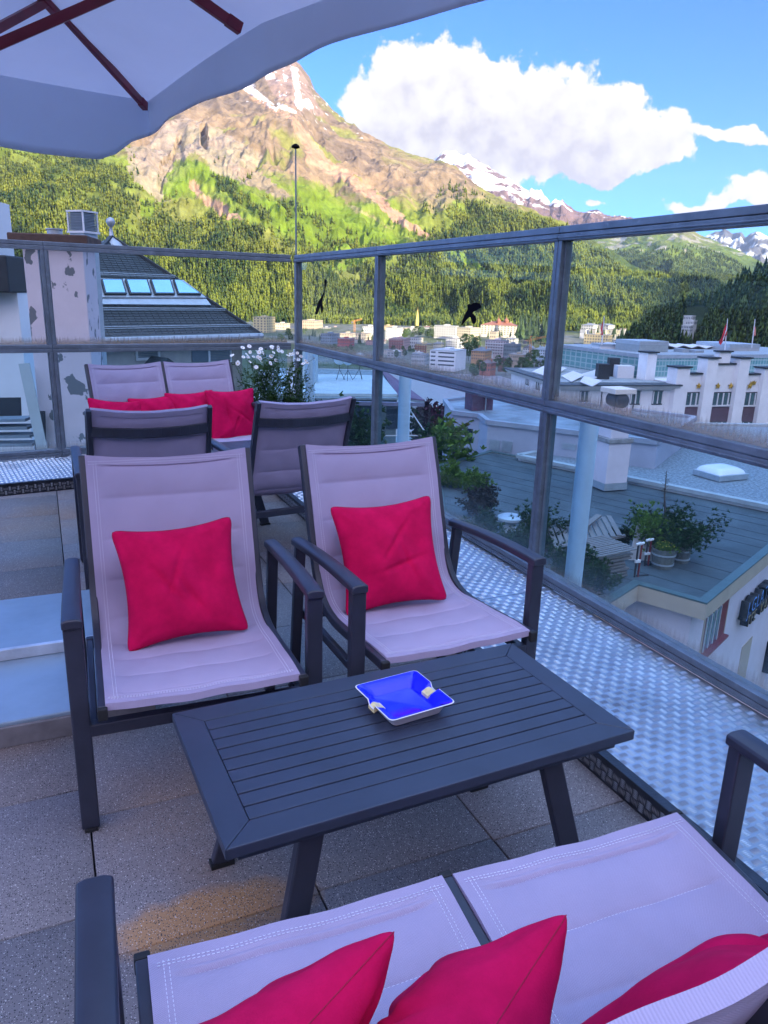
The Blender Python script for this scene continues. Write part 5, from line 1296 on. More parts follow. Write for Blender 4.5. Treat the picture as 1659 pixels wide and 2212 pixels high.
# ---------------- lilac building with louvred windows
def lilac_building():
    zr=-3.9
    P=[pz(978,893,zr),pz(1036,900,zr),pz(1054,914,zr),pz(1188,930,zr),pz(1420,958,zr),pz(1500,905,zr),pz(1200,868,zr),pz(1040,858,zr),pz(961,868,zr)]
    o=empty('flat_roof_house',Vector((P[0].x,P[0].y,-13)),0,'lilac grey flat roofed house with louvred windows beyond the bitumen roof','house')
    L=lambda p:Vector(p)-o.location
    MB().loft([L(Vector((q.x,q.y,-13))) for q in P],[L(Vector((q.x,q.y,zr-.02))) for q in P]).build('wall',Mq('lilac_render',(.40,.40,.47),.85,.1,.6),o)
    c=sum(P,Vector())/len(P);I=[c+(q-c)*.97 for q in P]
    MB().loft([L(q-Vector((0,0,.019))) for q in I],[L(q+Vector((0,0,.03))) for q in I]).build('roof',Mq('patchy_light_roof',(.25,.28,.32),.8,.45,.5),o)
    m=MB()
    for i in range(len(P)):m.bar(L(P[i]+Vector((0,0,.05))),L(P[(i+1)%len(P)]+Vector((0,0,.05))),.22,.2)
    m.build('parapet',Mq('lilac_grey_coping',(.32,.34,.40),.7,.1,2),o)
    def face(i,j):
        a,b=P[i],P[j];ux=(b-a);ux.z=0;ux.normalize();nf=Vector((ux.y,-ux.x,0))
        if nf.dot(-a)<0:nf=-nf
        return a,ux,nf
    def win(i,j,u0,u1,v0,v1,kind):
        a,ux,nf=face(i,j);p=plane_hit(u0,v1,a,nf);q=plane_hit(u1,v1,a,nf);t=plane_hit(u0,v0,a,nf);w_=(q-p).dot(ux);h=t.z-p.z
        R=[p,p+ux*w_,p+ux*w_+Vector((0,0,h)),p+Vector((0,0,h))]
        w=MB().loft([L(x-nf*.05) for x in R],[L(x+nf*.02) for x in R]).build('window',M_dark if kind!='l' else M_shut,o)
        if kind=='l':
            lv=MB();louvres(lv,L(p)+nf*.03,ux,Vector((0,0,1)),w_,h,nf,9,.05);lv.build('louvres',Mq('pale_louvre',(.36,.40,.44),.6,.1),w)
        else:
            lv=MB();lv.bar(L(p+Vector((0,0,h*.5))+nf*.03),L(q+Vector((0,0,h*.5))+nf*.03),.04,.04);lv.build('glazing_bar',M_frame_w,w)
    win(0,1,1007,1020,925,955,'d')
    win(2,3,1057,1079,949,970,'l');win(2,3,1084,1106,951,974,'l');win(3,4,1214,1244,956,968,'l')
    # roof plant
    q=pz(1033,886,zr);b=empty('chimney_block',q,rad(20),'dark purple brick chimney block on the flat roof by the lake','chimney');h=1.2
    MB().box(-.55,.0,-.4,.4,0,h).build('stack',Mq('purple_brick',(.09,.06,.09),.8,.3,6),b);MB().box(.02,.62,-.3,.4,0,h*.75).build('stack',MATS['purple_brick'],b);MB().box(-.65,-.05+.15,-.5,.5,h,h+.08).build('cap',M_metal,b)
    q=pz(1045,884,zr);d=empty('satellite_dish',q+Vector((0,-.6,0)),rad(200),'pale round satellite dish on a mast in front of the dark chimney block','satellite dish')
    MB().tube([(0,0,0),(0,0,1.0)],.03,8).build('mast',M_metal,d);V=[];n=20
    MB().lathe([(0,.0),(.15,.01),(.3,.05),(.42,.11),(.43,.10),(.3,.035),(.15,-.005),(0,-.012)],n).xf(Matrix.Translation((0,.1,1.15))@Matrix.Rotation(rad(-70),4,'X')).build('dish',Mq('pale_dish',(.6,.6,.66),.5,.05),d,smooth=60)
lilac_building()
# ---------------- low house by the lake with dark blinds
def lake_house():
    zr=-5.;Z=lambda a,b:(626.7+.2222*a,811+.2222*b)
    P=[pz(*Z(-200,235),zr),pz(*Z(1060,240),zr),pz(*Z(1305,268),zr),pz(*Z(920,-30),zr),pz(*Z(-100,-60),zr)]
    o=empty('lake_house',Vector((P[1].x,P[1].y,-14)),0,'low lakeside house with pale roof terrace, purple eaves and dark blinds','house')
    L=lambda p:Vector(p)-o.location
    MB().loft([L(q) for q in P],[L(q+Vector((0,0,.12))) for q in P]).build('roof',Mq('lake_house_gravel',(.20,.24,.26),.9,.3,2),o)
    T=[pz(*Z(-200,172),zr+.3),pz(*Z(1045,180),zr+.3),pz(*Z(900,0),zr+.3),pz(*Z(-100,-20),zr+.3)]
    MB().loft([L(q-Vector((0,0,.17))) for q in T],[L(q) for q in T]).build('roof_terrace',Mq('pale_roof_terrace',(.46,.52,.54),.7,.12,.8),o)
    m=MB();m.bar(L(P[0]+Vector((0,0,-.1))),L(P[2]+Vector((0,0,-.1))),.3,.22);m.build('eaves',Mq('purple_grey_eaves',(.16,.15,.22),.6,.1),o)
    e=MB();e.loft([L(q+Vector((0,0,.121))) for q in(P[1],P[2],P[3],T[2])],[L(q+Vector((0,0,.2))) for q in(P[1],P[2],P[3],T[2])]);e.build('tiled_slope',Mq('purple_tiles',(.14,.07,.13),.7,.3,3),o)
    a,b=P[0],P[1];ux=(b-a);ux.z=0;ux.normalize();nf=Vector((ux.y,-ux.x,0))
    if nf.dot(-a)<0:nf=-nf
    a2=a-nf*.7;b2=b-nf*.7
    W4=[a2,b2,b2-nf*6,a2-nf*6];MB().loft([L(Vector((q.x,q.y,-16))) for q in W4],[L(Vector((q.x,q.y,zr-.01))) for q in W4]).build('wall',Mq('teal_grey_render',(.14,.19,.21),.8,.1),o)
    hit=lambda u,v:plane_hit(u,v,a2,nf)
    for (z0,z1) in((590,800),(930,1050),(380,560)):
        p=hit(*Z(z0,520));q=hit(*Z(z1,520));t=hit(*Z(z0,285));w_=(q-p).dot(ux);h=t.z-p.z;R=[p,p+ux*w_,p+ux*w_+Vector((0,0,h)),p+Vector((0,0,h))]
        w=MB().loft([L(x-nf*.05) for x in R],[L(x+nf*.03) for x in R]).build('window',M_dark,o);lv=MB();louvres(lv,L(p)+nf*.05,ux,Vector((0,0,1)),w_,h,nf,26,.05);lv.build('blind',Mq('dark_blue_blind',(.04,.07,.11),.5,.1),w)
    s0=pz(*Z(1140,330),-6.6);s1=pz(*Z(1300,528),-8.9)
    bl=MB();p0=hit(*Z(560,530));p1=hit(*Z(1120,530));e=p1+nf*2.6+ux*.6
    bl.bar(L(p0+nf*2.),L(p1+nf*2.+ux*1.),.05,.05);bl.bar(L(p1+nf*2.+ux*1.),L(p1+ux*.2+Vector((0,0,1.4))),.05,.05);bl.build('terrace_handrail',M_frame_w,o)
    g=MB();A=p0+nf*2.;B=p1+nf*2.+ux*1.;g.loft([L(A-Vector((0,0,1.1))),L(B-Vector((0,0,1.1))),L(B-Vector((0,0,.05))),L(A-Vector((0,0,.05)))],[L(A-Vector((0,0,1.1))+nf*.02),L(B-Vector((0,0,1.1))+nf*.02),L(B-Vector((0,0,.05))+nf*.02),L(A-Vector((0,0,.05))+nf*.02)]);g.build('terrace_glazing',M_glass_lo,o)
    # pale globes on tripods set on the roof terrace
    for k,(zx,zy,l) in enumerate(((478,42,'left one of three pale globes on tripods on the lake house roof'),(560,48,'middle one of three pale globes on tripods on the lake house roof'),(672,36,'right one of three pale globes on tripods on the lake house roof'))):
        q=pz(*Z(zx,zy),zr+.3);t=empty('tripod_globe',q,rad(30*k),l,'globe on tripod','globes on tripods on the lake house roof')
        m=MB()
        for j in range(3):
            an=2*PI*j/3;m.tube([(0,0,.75),(.42*math.cos(an),.42*math.sin(an),0)],.018,5)
        m.tube([(0,0,.7),(0,0,1.1)],.02,6);m.build('tripod',M_soff,t);g=MB();g.lathe([(0,-.42)]+[(.42*math.sin(a),-.42*math.cos(a)) for a in np.linspace(.3,2.84,9)]+[(0,.42)],18,(0,0,1.5)).build('globe',Mq('pale_globe',(.55,.62,.66),.3,.05),t,smooth=60)
    q=pz(*Z(150,60),zr+.3);t=empty('round_tank',q,0,'pale cylindrical tank on the lake house roof, left of the three globes','tank')
    MB().lathe([(0,0),(.9,0),(.85,2.2),(.7,2.25),(0,2.25)],24).build('tank_body',Mq('pale_tank',(.45,.52,.56),.5,.08,2),t,smooth=40)
    MB().lathe([(.3,2.26),(.3,2.5),(.0,2.5)],16).build('tank_lid',M_metal,t,smooth=40)
lake_house()
# ---------------- white hotel with stars
def hotel():
    Z=lambda a,b:(1253.4+.2444*a,626.7+.2444*b)
    A0=pyd(1440,830,57.);A1=pyd(1659,830,61.);ux=(A1-A0);ux.z=0;ux.normalize();nf=Vector((ux.y,-ux.x,0))
    if nf.dot(-A0)<0:nf=-nf
    base=-22
    o=empty('white_hotel',Vector((A0.x,A0.y,base)),0,'white hotel with stepped parapet, pilasters and gold stars on the right','hotel')
    L=lambda p:Vector(p)-o.location
    hit=lambda a,b,off=0.:plane_hit(*Z(a,b),A0+nf*off,nf)
    def blk(z0,z1,top,front,back,name,m,bot=None,par=o,cap=None):
        p=hit(z0,top);q=hit(z1,top);x0=(p-A0).dot(ux);x1=(q-A0).dot(ux);zt=(p.z+q.z)/2;zb=base if bot is None else (hit(z0,bot).z+hit(z1,bot).z)/2
        R=[A0+ux*x0+nf*front,A0+ux*x1+nf*front,A0+ux*x1-nf*back,A0+ux*x0-nf*back]
        ob=MB().loft([L(Vector((r_.x,r_.y,zb))) for r_ in R],[L(Vector((r_.x,r_.y,zt))) for r_ in R]).build(name,m,par)
        if cap:
            R=[A0+ux*(x0-.12)+nf*(front+.12),A0+ux*(x1+.12)+nf*(front+.12),A0+ux*(x1+.12)-nf*(back+.05),A0+ux*(x0-.12)-nf*(back+.05)]
            MB().loft([L(Vector((r_.x,r_.y,zt+.002))) for r_ in R],[L(Vector((r_.x,r_.y,zt+.11))) for r_ in R]).build('coping',M_soff,ob)
        return ob
    for (a,b,t) in((938,1100,745),(1188,1395,658),(1465,1620,748),(1700,1860,745),(1950,2400,660)):blk(a,b,t,0,.6,'wall',M_wallw,cap=True)
    blk(1235,1335,548,.02,.5,'raised_wall',M_wallw,bot=657,cap=True)
    for (a,b,t) in((828,940,683),(1098,1190,602),(1382,1472,602),(1598,1702,690),(1860,1952,600)):blk(a,b,t,.42,.6,'pilaster',M_wallw,cap=True)
    blk(782,866,578,-2.2,3.2,'stair_tower',M_wallw,cap=True)
    blk(840,2400,800,-.62,12,'main_body',M_wallw)
    # windows
    Mc=Mq('teal_curtain_glass',(.05,.11,.12),.15,.3,1.5,spec=.8);Mbr=Mq('brown_panel',(.085,.035,.05),.7,.2,2)
    def win(z0,z1,y0,y1,n,fr=.0,par=o):
        p=hit(z0,y1,fr);q=hit(z1,y1,fr);t=hit(z0,y0,fr);w_=(q-p).dot(ux);h=t.z-p.z
        R=lambda x0,x1,a,b:[p+ux*x0+Vector((0,0,a)),p+ux*x1+Vector((0,0,a)),p+ux*x1+Vector((0,0,b)),p+ux*x0+Vector((0,0,b))]
        def sl(R_,t0,t1,nm,m,pa): return MB().loft([L(x+nf*t0) for x in R_],[L(x+nf*t1) for x in R_]).build(nm,m,pa)
        w=sl(R(-.08,w_+.08,-.08,h+.08),-.05,.03,'window',M_soff,par);sl(R(0,w_,0,h),.031,.04,'pane',Mc,w)
        m=MB()
        for i in range(n+1):
            x=w_*i/n;m.loft([L(v_+nf*.041) for v_ in R(x-.05,x+.05,0,h)],[L(v_+nf*.09) for v_ in R(x-.05,x+.05,0,h)])
        m.loft([L(v_+nf*.041) for v_ in R(-.05,w_+.05,-.06,.04)],[L(v_+nf*.13) for v_ in R(-.05,w_+.05,-.06,.04)])
        m.build('mullion',M_frame_w,w)
        return w
    for (a,b,n) in((918,1058,3),(1152,1340,4),(1434,1576,3),(1730,1860,3)):
        win(a,b,912,1022,n);c=(a+b)/2;hw=(b-a)/2
        for (y0,y1) in((1032,1160),):
            p=hit(a-8,y1);q=hit(b-10,y1);t=hit(a-8,y0);R_=[p,q,q+Vector((0,0,t.z-p.z)),t];MB().loft([L(x-nf*.05) for x in R_],[L(x+nf*.05) for x in R_]).build('spandrel_panel',Mbr,o)
        win(a-14,b-16,1170,1270,n);p=hit(a-20,1400);q=hit(b-20,1400);t=hit(a-20,1285);R_=[p,q,q+Vector((0,0,t.z-p.z)),t];MB().loft([L(x-nf*.05) for x in R_],[L(x+nf*.05) for x in R_]).build('spandrel_panel',Mbr,o)
    # stars and crown
    Mgd=Mq('gilded_star',(.55,.36,.07),.35,.1,metal=.6)
    def star(cx,cy,r):
        c=hit(cx,cy);k=(hit(cx,cy-r).z-c.z);V=[];V.append(L(c+nf*.28))
        for i in range(10):
            a=PI/2+2*PI*i/10;rr=k*(1 if i%2==0 else .4);V.append(L(c+ux*rr*math.cos(a)+Vector((0,0,rr*math.sin(a)))+nf*.06))
        V.append(L(c+nf*.03))
        F=[(0,1+i,1+(i+1)%10) for i in range(10)]+[(11,1+(i+1)%10,1+i) for i in range(10)]
        MB().add(V,F).build('star',Mgd,o)
    for cx in(1040,1210,1323,1492):star(cx,846,33)
    c=hit(1524,824);s=.22;pts=[(-1,-.5),(1,-.5),(1.3,.8),(.6,.1),(.35,1),(0,.2),(-.35,1),(-.6,.1),(-1.3,.8)]
    MB().loft([L(c+ux*x*s+Vector((0,0,z*s))+nf*.03) for x,z in pts],[L(c+ux*x*s+Vector((0,0,z*s))+nf*.09) for x,z in pts]).build('crown_emblem',Mgd,o)
    # glass block penthouse
    Mgb=mat('glass_blocks',(.20,.33,.32),.3,0,.1,2);nt=Mgb.node_tree
    br=nt.nodes.new('ShaderNodeTexBrick');br.offset=0;br.inputs['Scale'].default_value=1;br.inputs['Brick Width'].default_value=.42;br.inputs['Row Height'].default_value=.42;br.inputs['Mortar Size'].default_value=.045
    br.inputs['Color1'].default_value=(.10,.26,.27,1);br.inputs['Color2'].default_value=(.15,.32,.32,1);br.inputs['Mortar'].default_value=(.34,.44,.44,1)
    tc=nt.nodes.new('ShaderNodeTexCoord');mp=nt.nodes.new('ShaderNodeMapping')
    sx=nt.nodes.new('ShaderNodeSeparateXYZ');nt.links.new(tc.outputs['Object'],sx.inputs[0]);ad=nt.nodes.new('ShaderNodeMath');nt.links.new(sx.outputs[0],ad.inputs[0]);nt.links.new(sx.outputs[1],ad.inputs[1]);cbx=nt.nodes.new('ShaderNodeCombineXYZ');nt.links.new(ad.outputs[0],cbx.inputs[0]);nt.links.new(sx.outputs[2],cbx.inputs[1])
    nt.links.new(cbx.outputs[0],br.inputs['Vector']);nt.links.new(br.outputs['Color'],nt.nodes['Principled BSDF'].inputs['Base Color'])
    def box3(z0,z1,yt,zb,off,dep,name,m,par=o,cap=None):
        P0=plane_hit(*Z(z0,yt),A0-nf*off,nf);P1=plane_hit(*Z(z1,yt),A0-nf*off,nf);x0=(P0-A0).dot(ux);x1=(P1-A0).dot(ux);zt=(P0.z+P1.z)/2
        R=[A0+ux*x0-nf*off,A0+ux*x1-nf*off,A0+ux*x1-nf*(off+dep),A0+ux*x0-nf*(off+dep)]
        ob=MB().loft([L(Vector((r_.x,r_.y,zb))) for r_ in R],[L(Vector((r_.x,r_.y,zt))) for r_ in R]).build(name,m,par)
        if cap:
            c=sum(R,Vector())/4;R=[c+(r_-c)*1.01 for r_ in R];MB().loft([L(Vector((r_.x,r_.y,zt+.002))) for r_ in R],[L(Vector((r_.x,r_.y,zt+.3))) for r_ in R]).build('roof_edge',cap,ob)
        return ob,zt
    zroof=hit(800,822).z-.1
    g,zg=box3(577,2300,600,zroof-.5,3.4,12,'glass_block_storey',Mgb,cap=Mq('pale_roof_edge',(.30,.34,.38),.7,.1))
    # its left return wall widens toward the back
    box3(525,780,485,zg+.3,6,3,'lift_housing',Mq('grey_cladding',(.30,.35,.37),.6,.08),cap=M_metal)
    box3(1322,1586,508,zg+.3,7,4,'plant_room',Mq('grey_block',(.40,.42,.44),.7,.08),cap=M_metal)
    box3(905,965,520,zg+.3,5.5,1,'roof_vent',M_metal);box3(1020,1095,532,zg+.3,5,1,'roof_vent',M_metal)
    # zigzag row of solar panels
    Msp=Mq('white_solar_panel',(.72,.70,.70),.35,.04,spec=.6)  # plain white panels, shared with the wing roof
    P=[plane_hit(*Z(a,b),A0-nf*9,nf) for a,b in((330,498),(410,484),(480,500),(530,486),(640,500),(780,490),(850,512),(915,490),(985,514),(1045,494),(1110,518),(1175,498),(1250,520),(1315,502))]
    m=MB()
    for a,b in zip(P[:-1],P[1:]): m.loft([L(a),L(b),L(b-nf*2.6),L(a-nf*2.6)],[L(a+Vector((0,0,.06))),L(b+Vector((0,0,.06))),L(b-nf*2.6+Vector((0,0,.06))),L(a-nf*2.6+Vector((0,0,.06)))])
    m.build('solar_panels',Msp,o)
    # lower wing on the left
    c0=hit(815,830);B_=plane_hit(*Z(-110,826),A0,nf)
    zc=c0.z;pB=pz(1212,829,zc);pA=pz(1106,796,zc);pC=Vector((c0.x,c0.y,zc));bk=(pA-pB)
    W6=[pB,pC,pC-nf*14,pA+ (pC-pB)*.25,pA]
    MB().loft([L(Vector((q.x,q.y,base))) for q in W6],[L(Vector((q.x,q.y,zc-.4))) for q in W6]).build('wing_wall',M_wallw,o)
    def offs(P,d):
        c=sum(P,Vector())/len(P);return [c+(q-c)*(1+d/(q-c).length) for q in P]
    MB().loft([L(Vector((q.x,q.y,zc-.4))) for q in offs(W6,.3)],[L(Vector((q.x,q.y,zc-.1))) for q in offs(W6,.75)]).build('cornice',M_frame_w,o)
    MB().loft([L(Vector((q.x,q.y,zc-.099))) for q in offs(W6,.8)],[L(Vector((q.x,q.y,zc+.02))) for q in offs(W6,.8)]).build('wing_roof',Mq('dark_roof_sheet',(.05,.065,.08),.6,.2,2),o)
    MB().loft([L(Vector((q.x,q.y,zc+.021))) for q in offs(W6,-.6)],[L(Vector((q.x,q.y,zc+.06))) for q in offs(W6,-.6)]).build('wing_roof_bed',Mq('pale_roof_bed',(.28,.32,.34),.8,.2,1),o)
    # wing windows
    u1=(pC-pB).normalized();n1=Vector((u1.y,-u1.x,0));n1=n1 if n1.dot(-pB)>0 else -n1
    u2=(pA-pB).normalized();n2=Vector((u2.y,-u2.x,0));n2=n2 if n2.dot(-pB)>0 else -n2
    def wwin(u0,v0,u1_,v1,p0,ux_,n_,nb=2):
        p=plane_hit(u0,v1,p0,n_);q=plane_hit(u1_,v1,p0,n_);t=plane_hit(u0,v0,p0,n_);w_=abs((q-p).dot(ux_));h=t.z-p.z;s=1 if (q-p).dot(ux_)>0 else -1
        R=lambda x0,x1,a,b:[p+ux_*s*x0+Vector((0,0,a)),p+ux_*s*x1+Vector((0,0,a)),p+ux_*s*x1+Vector((0,0,b)),p+ux_*s*x0+Vector((0,0,b))]
        w=MB().loft([L(x-n_*.05) for x in R(-.05,w_+.05,-.1,h+.05)],[L(x+n_*.03) for x in R(-.05,w_+.05,-.1,h+.05)]).build('window',M_soff,o)
        MB().loft([L(x+n_*.031) for x in R(0,w_,0,h)],[L(x+n_*.04) for x in R(0,w_,0,h)]).build('pane',Mc,w)
        m=MB()
        for i in range(nb+1):
            x=w_*i/nb;m.loft([L(v_+n_*.041) for v_ in R(x-.04,x+.04,0,h)],[L(v_+n_*.08) for v_ in R(x-.04,x+.04,0,h)])
        m.build('mullion',M_frame_w,w)
    for (a,b) in((440,522),(635,716)):wwin(*Z(a,895),*Z(b,1002),pB,u1,n1)
    wwin(*Z(-5,897),*Z(66,975),pB,u1,n1)
    for (a,b,c_,d) in((1136,815,1142,828),(1158,823,1166,838),(1182,832,1191,848)):wwin(a,b,c_,d,pB,u2,n2)
    # bright tilted panels on the wing roof
    for k,(a,b,c_,d) in enumerate((((1150,797),(1175,790),(1206,797),(1180,806)),((1178,793),(1196,788),(1224,795),(1208,799)),((1255,803),(1290,797),(1313,805),(1280,813)),((1213,806),(1238,801),(1262,810),(1235,818)),((1253,818),(1262,812),(1300,822),(1280,828)))):
        Q=[pz(*q,zc+.35) for q in(a,b,c_,d)];Q[0].z-=.2;Q[3].z-=.2
        MB().loft([L(q-Vector((0,0,.05))) for q in Q],[L(q) for q in Q]).build('solar_panel',Msp,o)
    for (a,b,h,w) in((1300,818,1.2,.9),(1322,812,1.5,.8),(1345,815,1.0,1.3)):
        q=pz(a,b,zc+.06);MB().box(q.x-w/2,q.x+w/2,q.y-w/2,q.y+w/2,zc+.061,zc+h).xf(Matrix.Translation(-o.location)).build('roof_unit',M_soff if a!=1345 else M_frame_w,o)
    # column with flag on the wing, two flags behind the parapet
    def flag(name,u,v0,v1,Y,pts,col,lab,cross=True):
        p=pyd(u[0],v0,Y);q=pyd(u[1],v1,Y);f=empty('flagpole',Vector((q.x,q.y,q.z)),0,lab,'flag','flags on the hotel roof')
        LL=lambda x:Vector(x)-f.location
        MB().tube([(0,0,0),LL(p)],[.05,.03],8).build('pole',M_frame_w,f)
        P=[pyd(a,b,Y) for a,b in pts];n=len(P)//2
        top=P[:n];bt=P[n:][::-1];V=[];F=[];K=6
        for i,(a,b) in enumerate(zip(top,bt)):
            for j in range(K+1):
                c=a.lerp(b,j/K);V.append(LL(c+Vector((0,.14*math.sin(i*1.7+j*.5),0))))
        for i in range(n-1):
            for j in range(K):F.append((i*(K+1)+j,(i+1)*(K+1)+j,(i+1)*(K+1)+j+1,i*(K+1)+j+1))
        MB().add(V,F).build('flag',col,f,smooth=60,recalc=False)
        if cross:
            c=sum(P,Vector())/len(P);s=.38
            m=MB();e1=(top[-1]-top[0]).normalized();e2=Vector((.12,0,1)).normalized()
            for (a,b) in((e1,e2),(e2,e1)):
                R=[c+a*s+b*s*.3,c+a*s-b*s*.3,c-a*s-b*s*.3,c-a*s+b*s*.3];m.loft([LL(x+Vector((0,-.17,0))) for x in R],[LL(x+Vector((0,-.20,0))) for x in R])
            m.build('white_cross',M_white,f)
    Mr=Mq('red_flag_cloth',(.55,.03,.05),.8,.1,2);Mo=Mq('orange_white_flag_cloth',(.60,.22,.18),.8,.2,3)
    zt=lambda a,b:Z(a,b)
    flag('f',(Z(1303,0)[0],Z(1276,0)[0]),Z(0,252)[1],Z(0,545)[1],62,[Z(1300,275),Z(1285,320),Z(1262,370),Z(1240,425),Z(1228,455),Z(1238,486),Z(1262,465),Z(1280,420),Z(1290,390),Z(1298,350)],Mr,'red flag with white cross over the raised middle of the hotel parapet')
    flag('f',(Z(1546,0)[0],Z(1515,0)[0]),Z(0,255)[1],Z(0,510)[1],66,[Z(1545,300),Z(1535,330),Z(1530,380),Z(1532,410),Z(1545,400),Z(1552,330)],Mo,'faded orange and white flag on the right hand hotel roof pole',False)
    flag('f',(Z(212,0)[0],Z(190,0)[0]),Z(0,228)[1],Z(0,488)[1],60,[Z(208,250),Z(195,300),Z(180,350),Z(178,395),Z(196,398),Z(206,320)],Mr,'red flag above the slender white column left of the glass storey',True)
    q=pz(*Z(208,700),zc+.06);cl=empty('white_column',q,rad(10),'slender white chimney column under the left flag on the hotel wing','chimney')
    wt=pyd(*Z(208,486),q.y).z-q.z;MB().box(-.95,.95,-.8,.8,0,wt).build('column',M_wallw,cl,bevel=.02);MB().box(-1.05,1.05,-.9,.9,wt,wt+.15).build('coping',M_metal,cl)
hotel()
# ---------------- planted tubs, timber, pines on the bitumen roof
M_pine=needle_mat('pine_needles',(.014,.040,.016),(.050,.105,.035));M_lime=needle_mat('fresh_green_leaves',(.07,.14,.02),(.16,.26,.04));M_bark=Mq('grey_bark',(.07,.055,.05),.9,.3,8);M_mauve=needle_mat('purple_leaves',(.05,.02,.035),(.12,.05,.07))
def tufts(centers,R,per=12,L=.09,w=.008,up=.6):
    V=[];F=[];T=[]
    for c in centers:
        t=R.random();d0=Vector((R.gauss(0,1),R.gauss(0,1),abs(R.gauss(up,.5)))).normalized()
        for k in range(per):
            d=(d0+Vector((R.gauss(0,.55),R.gauss(0,.55),R.gauss(0,.4)))).normalized();l=L*R.uniform(.6,1.2);s=d.cross(Vector((R.random(),R.random(),R.random()+.1))).normalized()*w
            b=len(V);V+= [c-s,c+s,c+d*l+s*.3,c+d*l-s*.3];F.append((b,b+1,b+2,b+3));T+=[min(1,max(0,t*.7+R.uniform(-.1,.3)))]*4
    return np.array([tuple(v) for v in V]),np.array(F),T
def shrub(name,pos,size,label,cat='shrub',mt=None,seed=1,n=420,L=.1,w=.012,arms=9,flat=.8,group=None,trunk=True,per=12):
    """branching pine: limbs from the base, needle tufts clustered on the limbs"""
    R=random.Random(seed);t=empty(name,pos,0,label,cat,group);br=MB();cs=[]
    for a in range(arms):
        an=2*PI*a/arms+R.uniform(-.4,.4);el=R.uniform(.25,1.35)*flat;ln=size*R.uniform(.6,1.1)
        p=Vector((0,0,0));path=[p.copy()];d=Vector((math.cos(an)*math.cos(el),math.sin(an)*math.cos(el),math.sin(el)))
        for k in range(6):
            d=(d+Vector((R.gauss(0,.16),R.gauss(0,.16),R.gauss(.08,.12)))).normalized();p=p+d*ln/6;path.append(p.copy())
            if k>0:
                for q in range(int(n/arms/5)):
                    cs.append(p+Vector((R.gauss(0,1),R.gauss(0,1),R.gauss(.2,.8)))*size*.10*(1+.3*k*.3))
        br.tube(path,[size*.022*(1-i/8) for i in range(7)],5)
    if trunk: br.build('trunk',M_bark,t,recalc=False)
    V,F,T=tufts(cs,R,per,L,w);npmesh('foliage',V,F,mt or M_pine,t,attrs={'tint':('FLOAT',T)});return t
def tub(u,v,r,h,lab,seed):
    t=on_roof('wooden_tub',u,v,lab,'tub',group='planted tubs on the bitumen roof')
    m=MB();n=18
    for k in range(n):
        a0=2*PI*k/n+.01;a1=2*PI*(k+1)/n-.01;r0,r1=r*.84,r
        m.add([(r0*math.cos(a0),r0*math.sin(a0),0),(r0*math.cos(a1),r0*math.sin(a1),0),(r1*math.cos(a1),r1*math.sin(a1),h),(r1*math.cos(a0),r1*math.sin(a0),h),
               (r0*.9*math.cos(a0),r0*.9*math.sin(a0),0),(r0*.9*math.cos(a1),r0*.9*math.sin(a1),0),(r1*.92*math.cos(a1),r1*.92*math.sin(a1),h),(r1*.92*math.cos(a0),r1*.92*math.sin(a0),h)],[(0,1,2,3),(5,4,7,6),(3,2,6,7),(0,4,5,1)])
    m.build('staves',Mq('weathered_barrel_wood',(.13,.14,.13),.8,.25,12),t)
    hp=MB()
    for zz in(.22,.72):
        rr=r*(.84+.16*zz)+.006;hp.lathe([(rr,zz*h-.02),(rr+.008,zz*h-.02),(rr+.010,zz*h+.02),(rr+.002,zz*h+.02)],24)
    hp.build('hoop',M_metal,t);MB().lathe([(0,h-.05),(r*.9,h-.05),(r*.9,h-.03),(0,h-.03)],20).build('soil',MATS['dark_soil'],t)
    return t
t1=tub(1430,1224,.30,.50,'weathered wooden tub with yellow flowers, the nearer of two under the sprawling pine',1)
t2=tub(1468,1212,.26,.45,'weathered wooden tub half hidden under the right of the sprawling pine',2)
base=t1.location+Vector((.55,.55,.45))
sp=shrub('sprawling_pine',t2.location+Vector((-.15,.25,.35)),1.25,'dark sprawling dwarf pine spreading out of the wooden tubs on the bitumen roof','shrub',seed=5,n=1500,L=.10,w=.011,arms=13,flat=.62,per=11)
sp2=shrub('fresh_conifer',t1.location+Vector((-.15,.75,.2)),1.15,'light green young conifer behind the left tub','shrub',M_lime,seed=9,n=700,L=.10,w=.012,arms=8,flat=1.15)
f=MB();R_=random.Random(3)
V,F,T=tufts([Vector((R_.gauss(0,.13),R_.gauss(0,.13),.5+R_.uniform(-.02,.08))) for _ in range(110)],R_,9,.08,.012);npmesh('tub_plants',V,F,M_lime,t1,attrs={'tint':('FLOAT',T)})
m=MB()
for k in range(26):
    a=R_.uniform(0,6.28);rr=.27*math.sqrt(R_.random())+.03;c=(rr*math.cos(a),rr*math.sin(a),.56+R_.uniform(0,.06));m.lathe([(0,-.01),(.016,0),(0,.012)],6,c)
m.build('yellow_flowers',Mq('yellow_flower',(.7,.55,.05),.7,.1),t1)
dt=on_roof('dead_tree',1432,1190,'bare dead conifer stem rising out of the sprawling pine','tree');R_=random.Random(8);m=MB()
tp=pyd(1440,1018,dt.location.y)-dt.location;pth=[Vector((0,0,0)),tp*.4+Vector((.03,0,0)),tp*.7+Vector((-.03,0,0)),tp];m.tube(pth,[.05,.035,.02,.006],7)
for k in range(46):
    f_=.3+.7*k/46;c=tp*f_;a=R_.uniform(0,6.28);l=(1.1-f_)*.55*R_.uniform(.5,1.2);m.tube([c,c+Vector((math.cos(a)*l*.6,math.sin(a)*l*.6,.02)),c+Vector((math.cos(a)*l,math.sin(a)*l,-.06*R_.random()+.05))],[.009,.006,.002],4)
m.build('bare_stem',M_bark,dt,recalc=False)
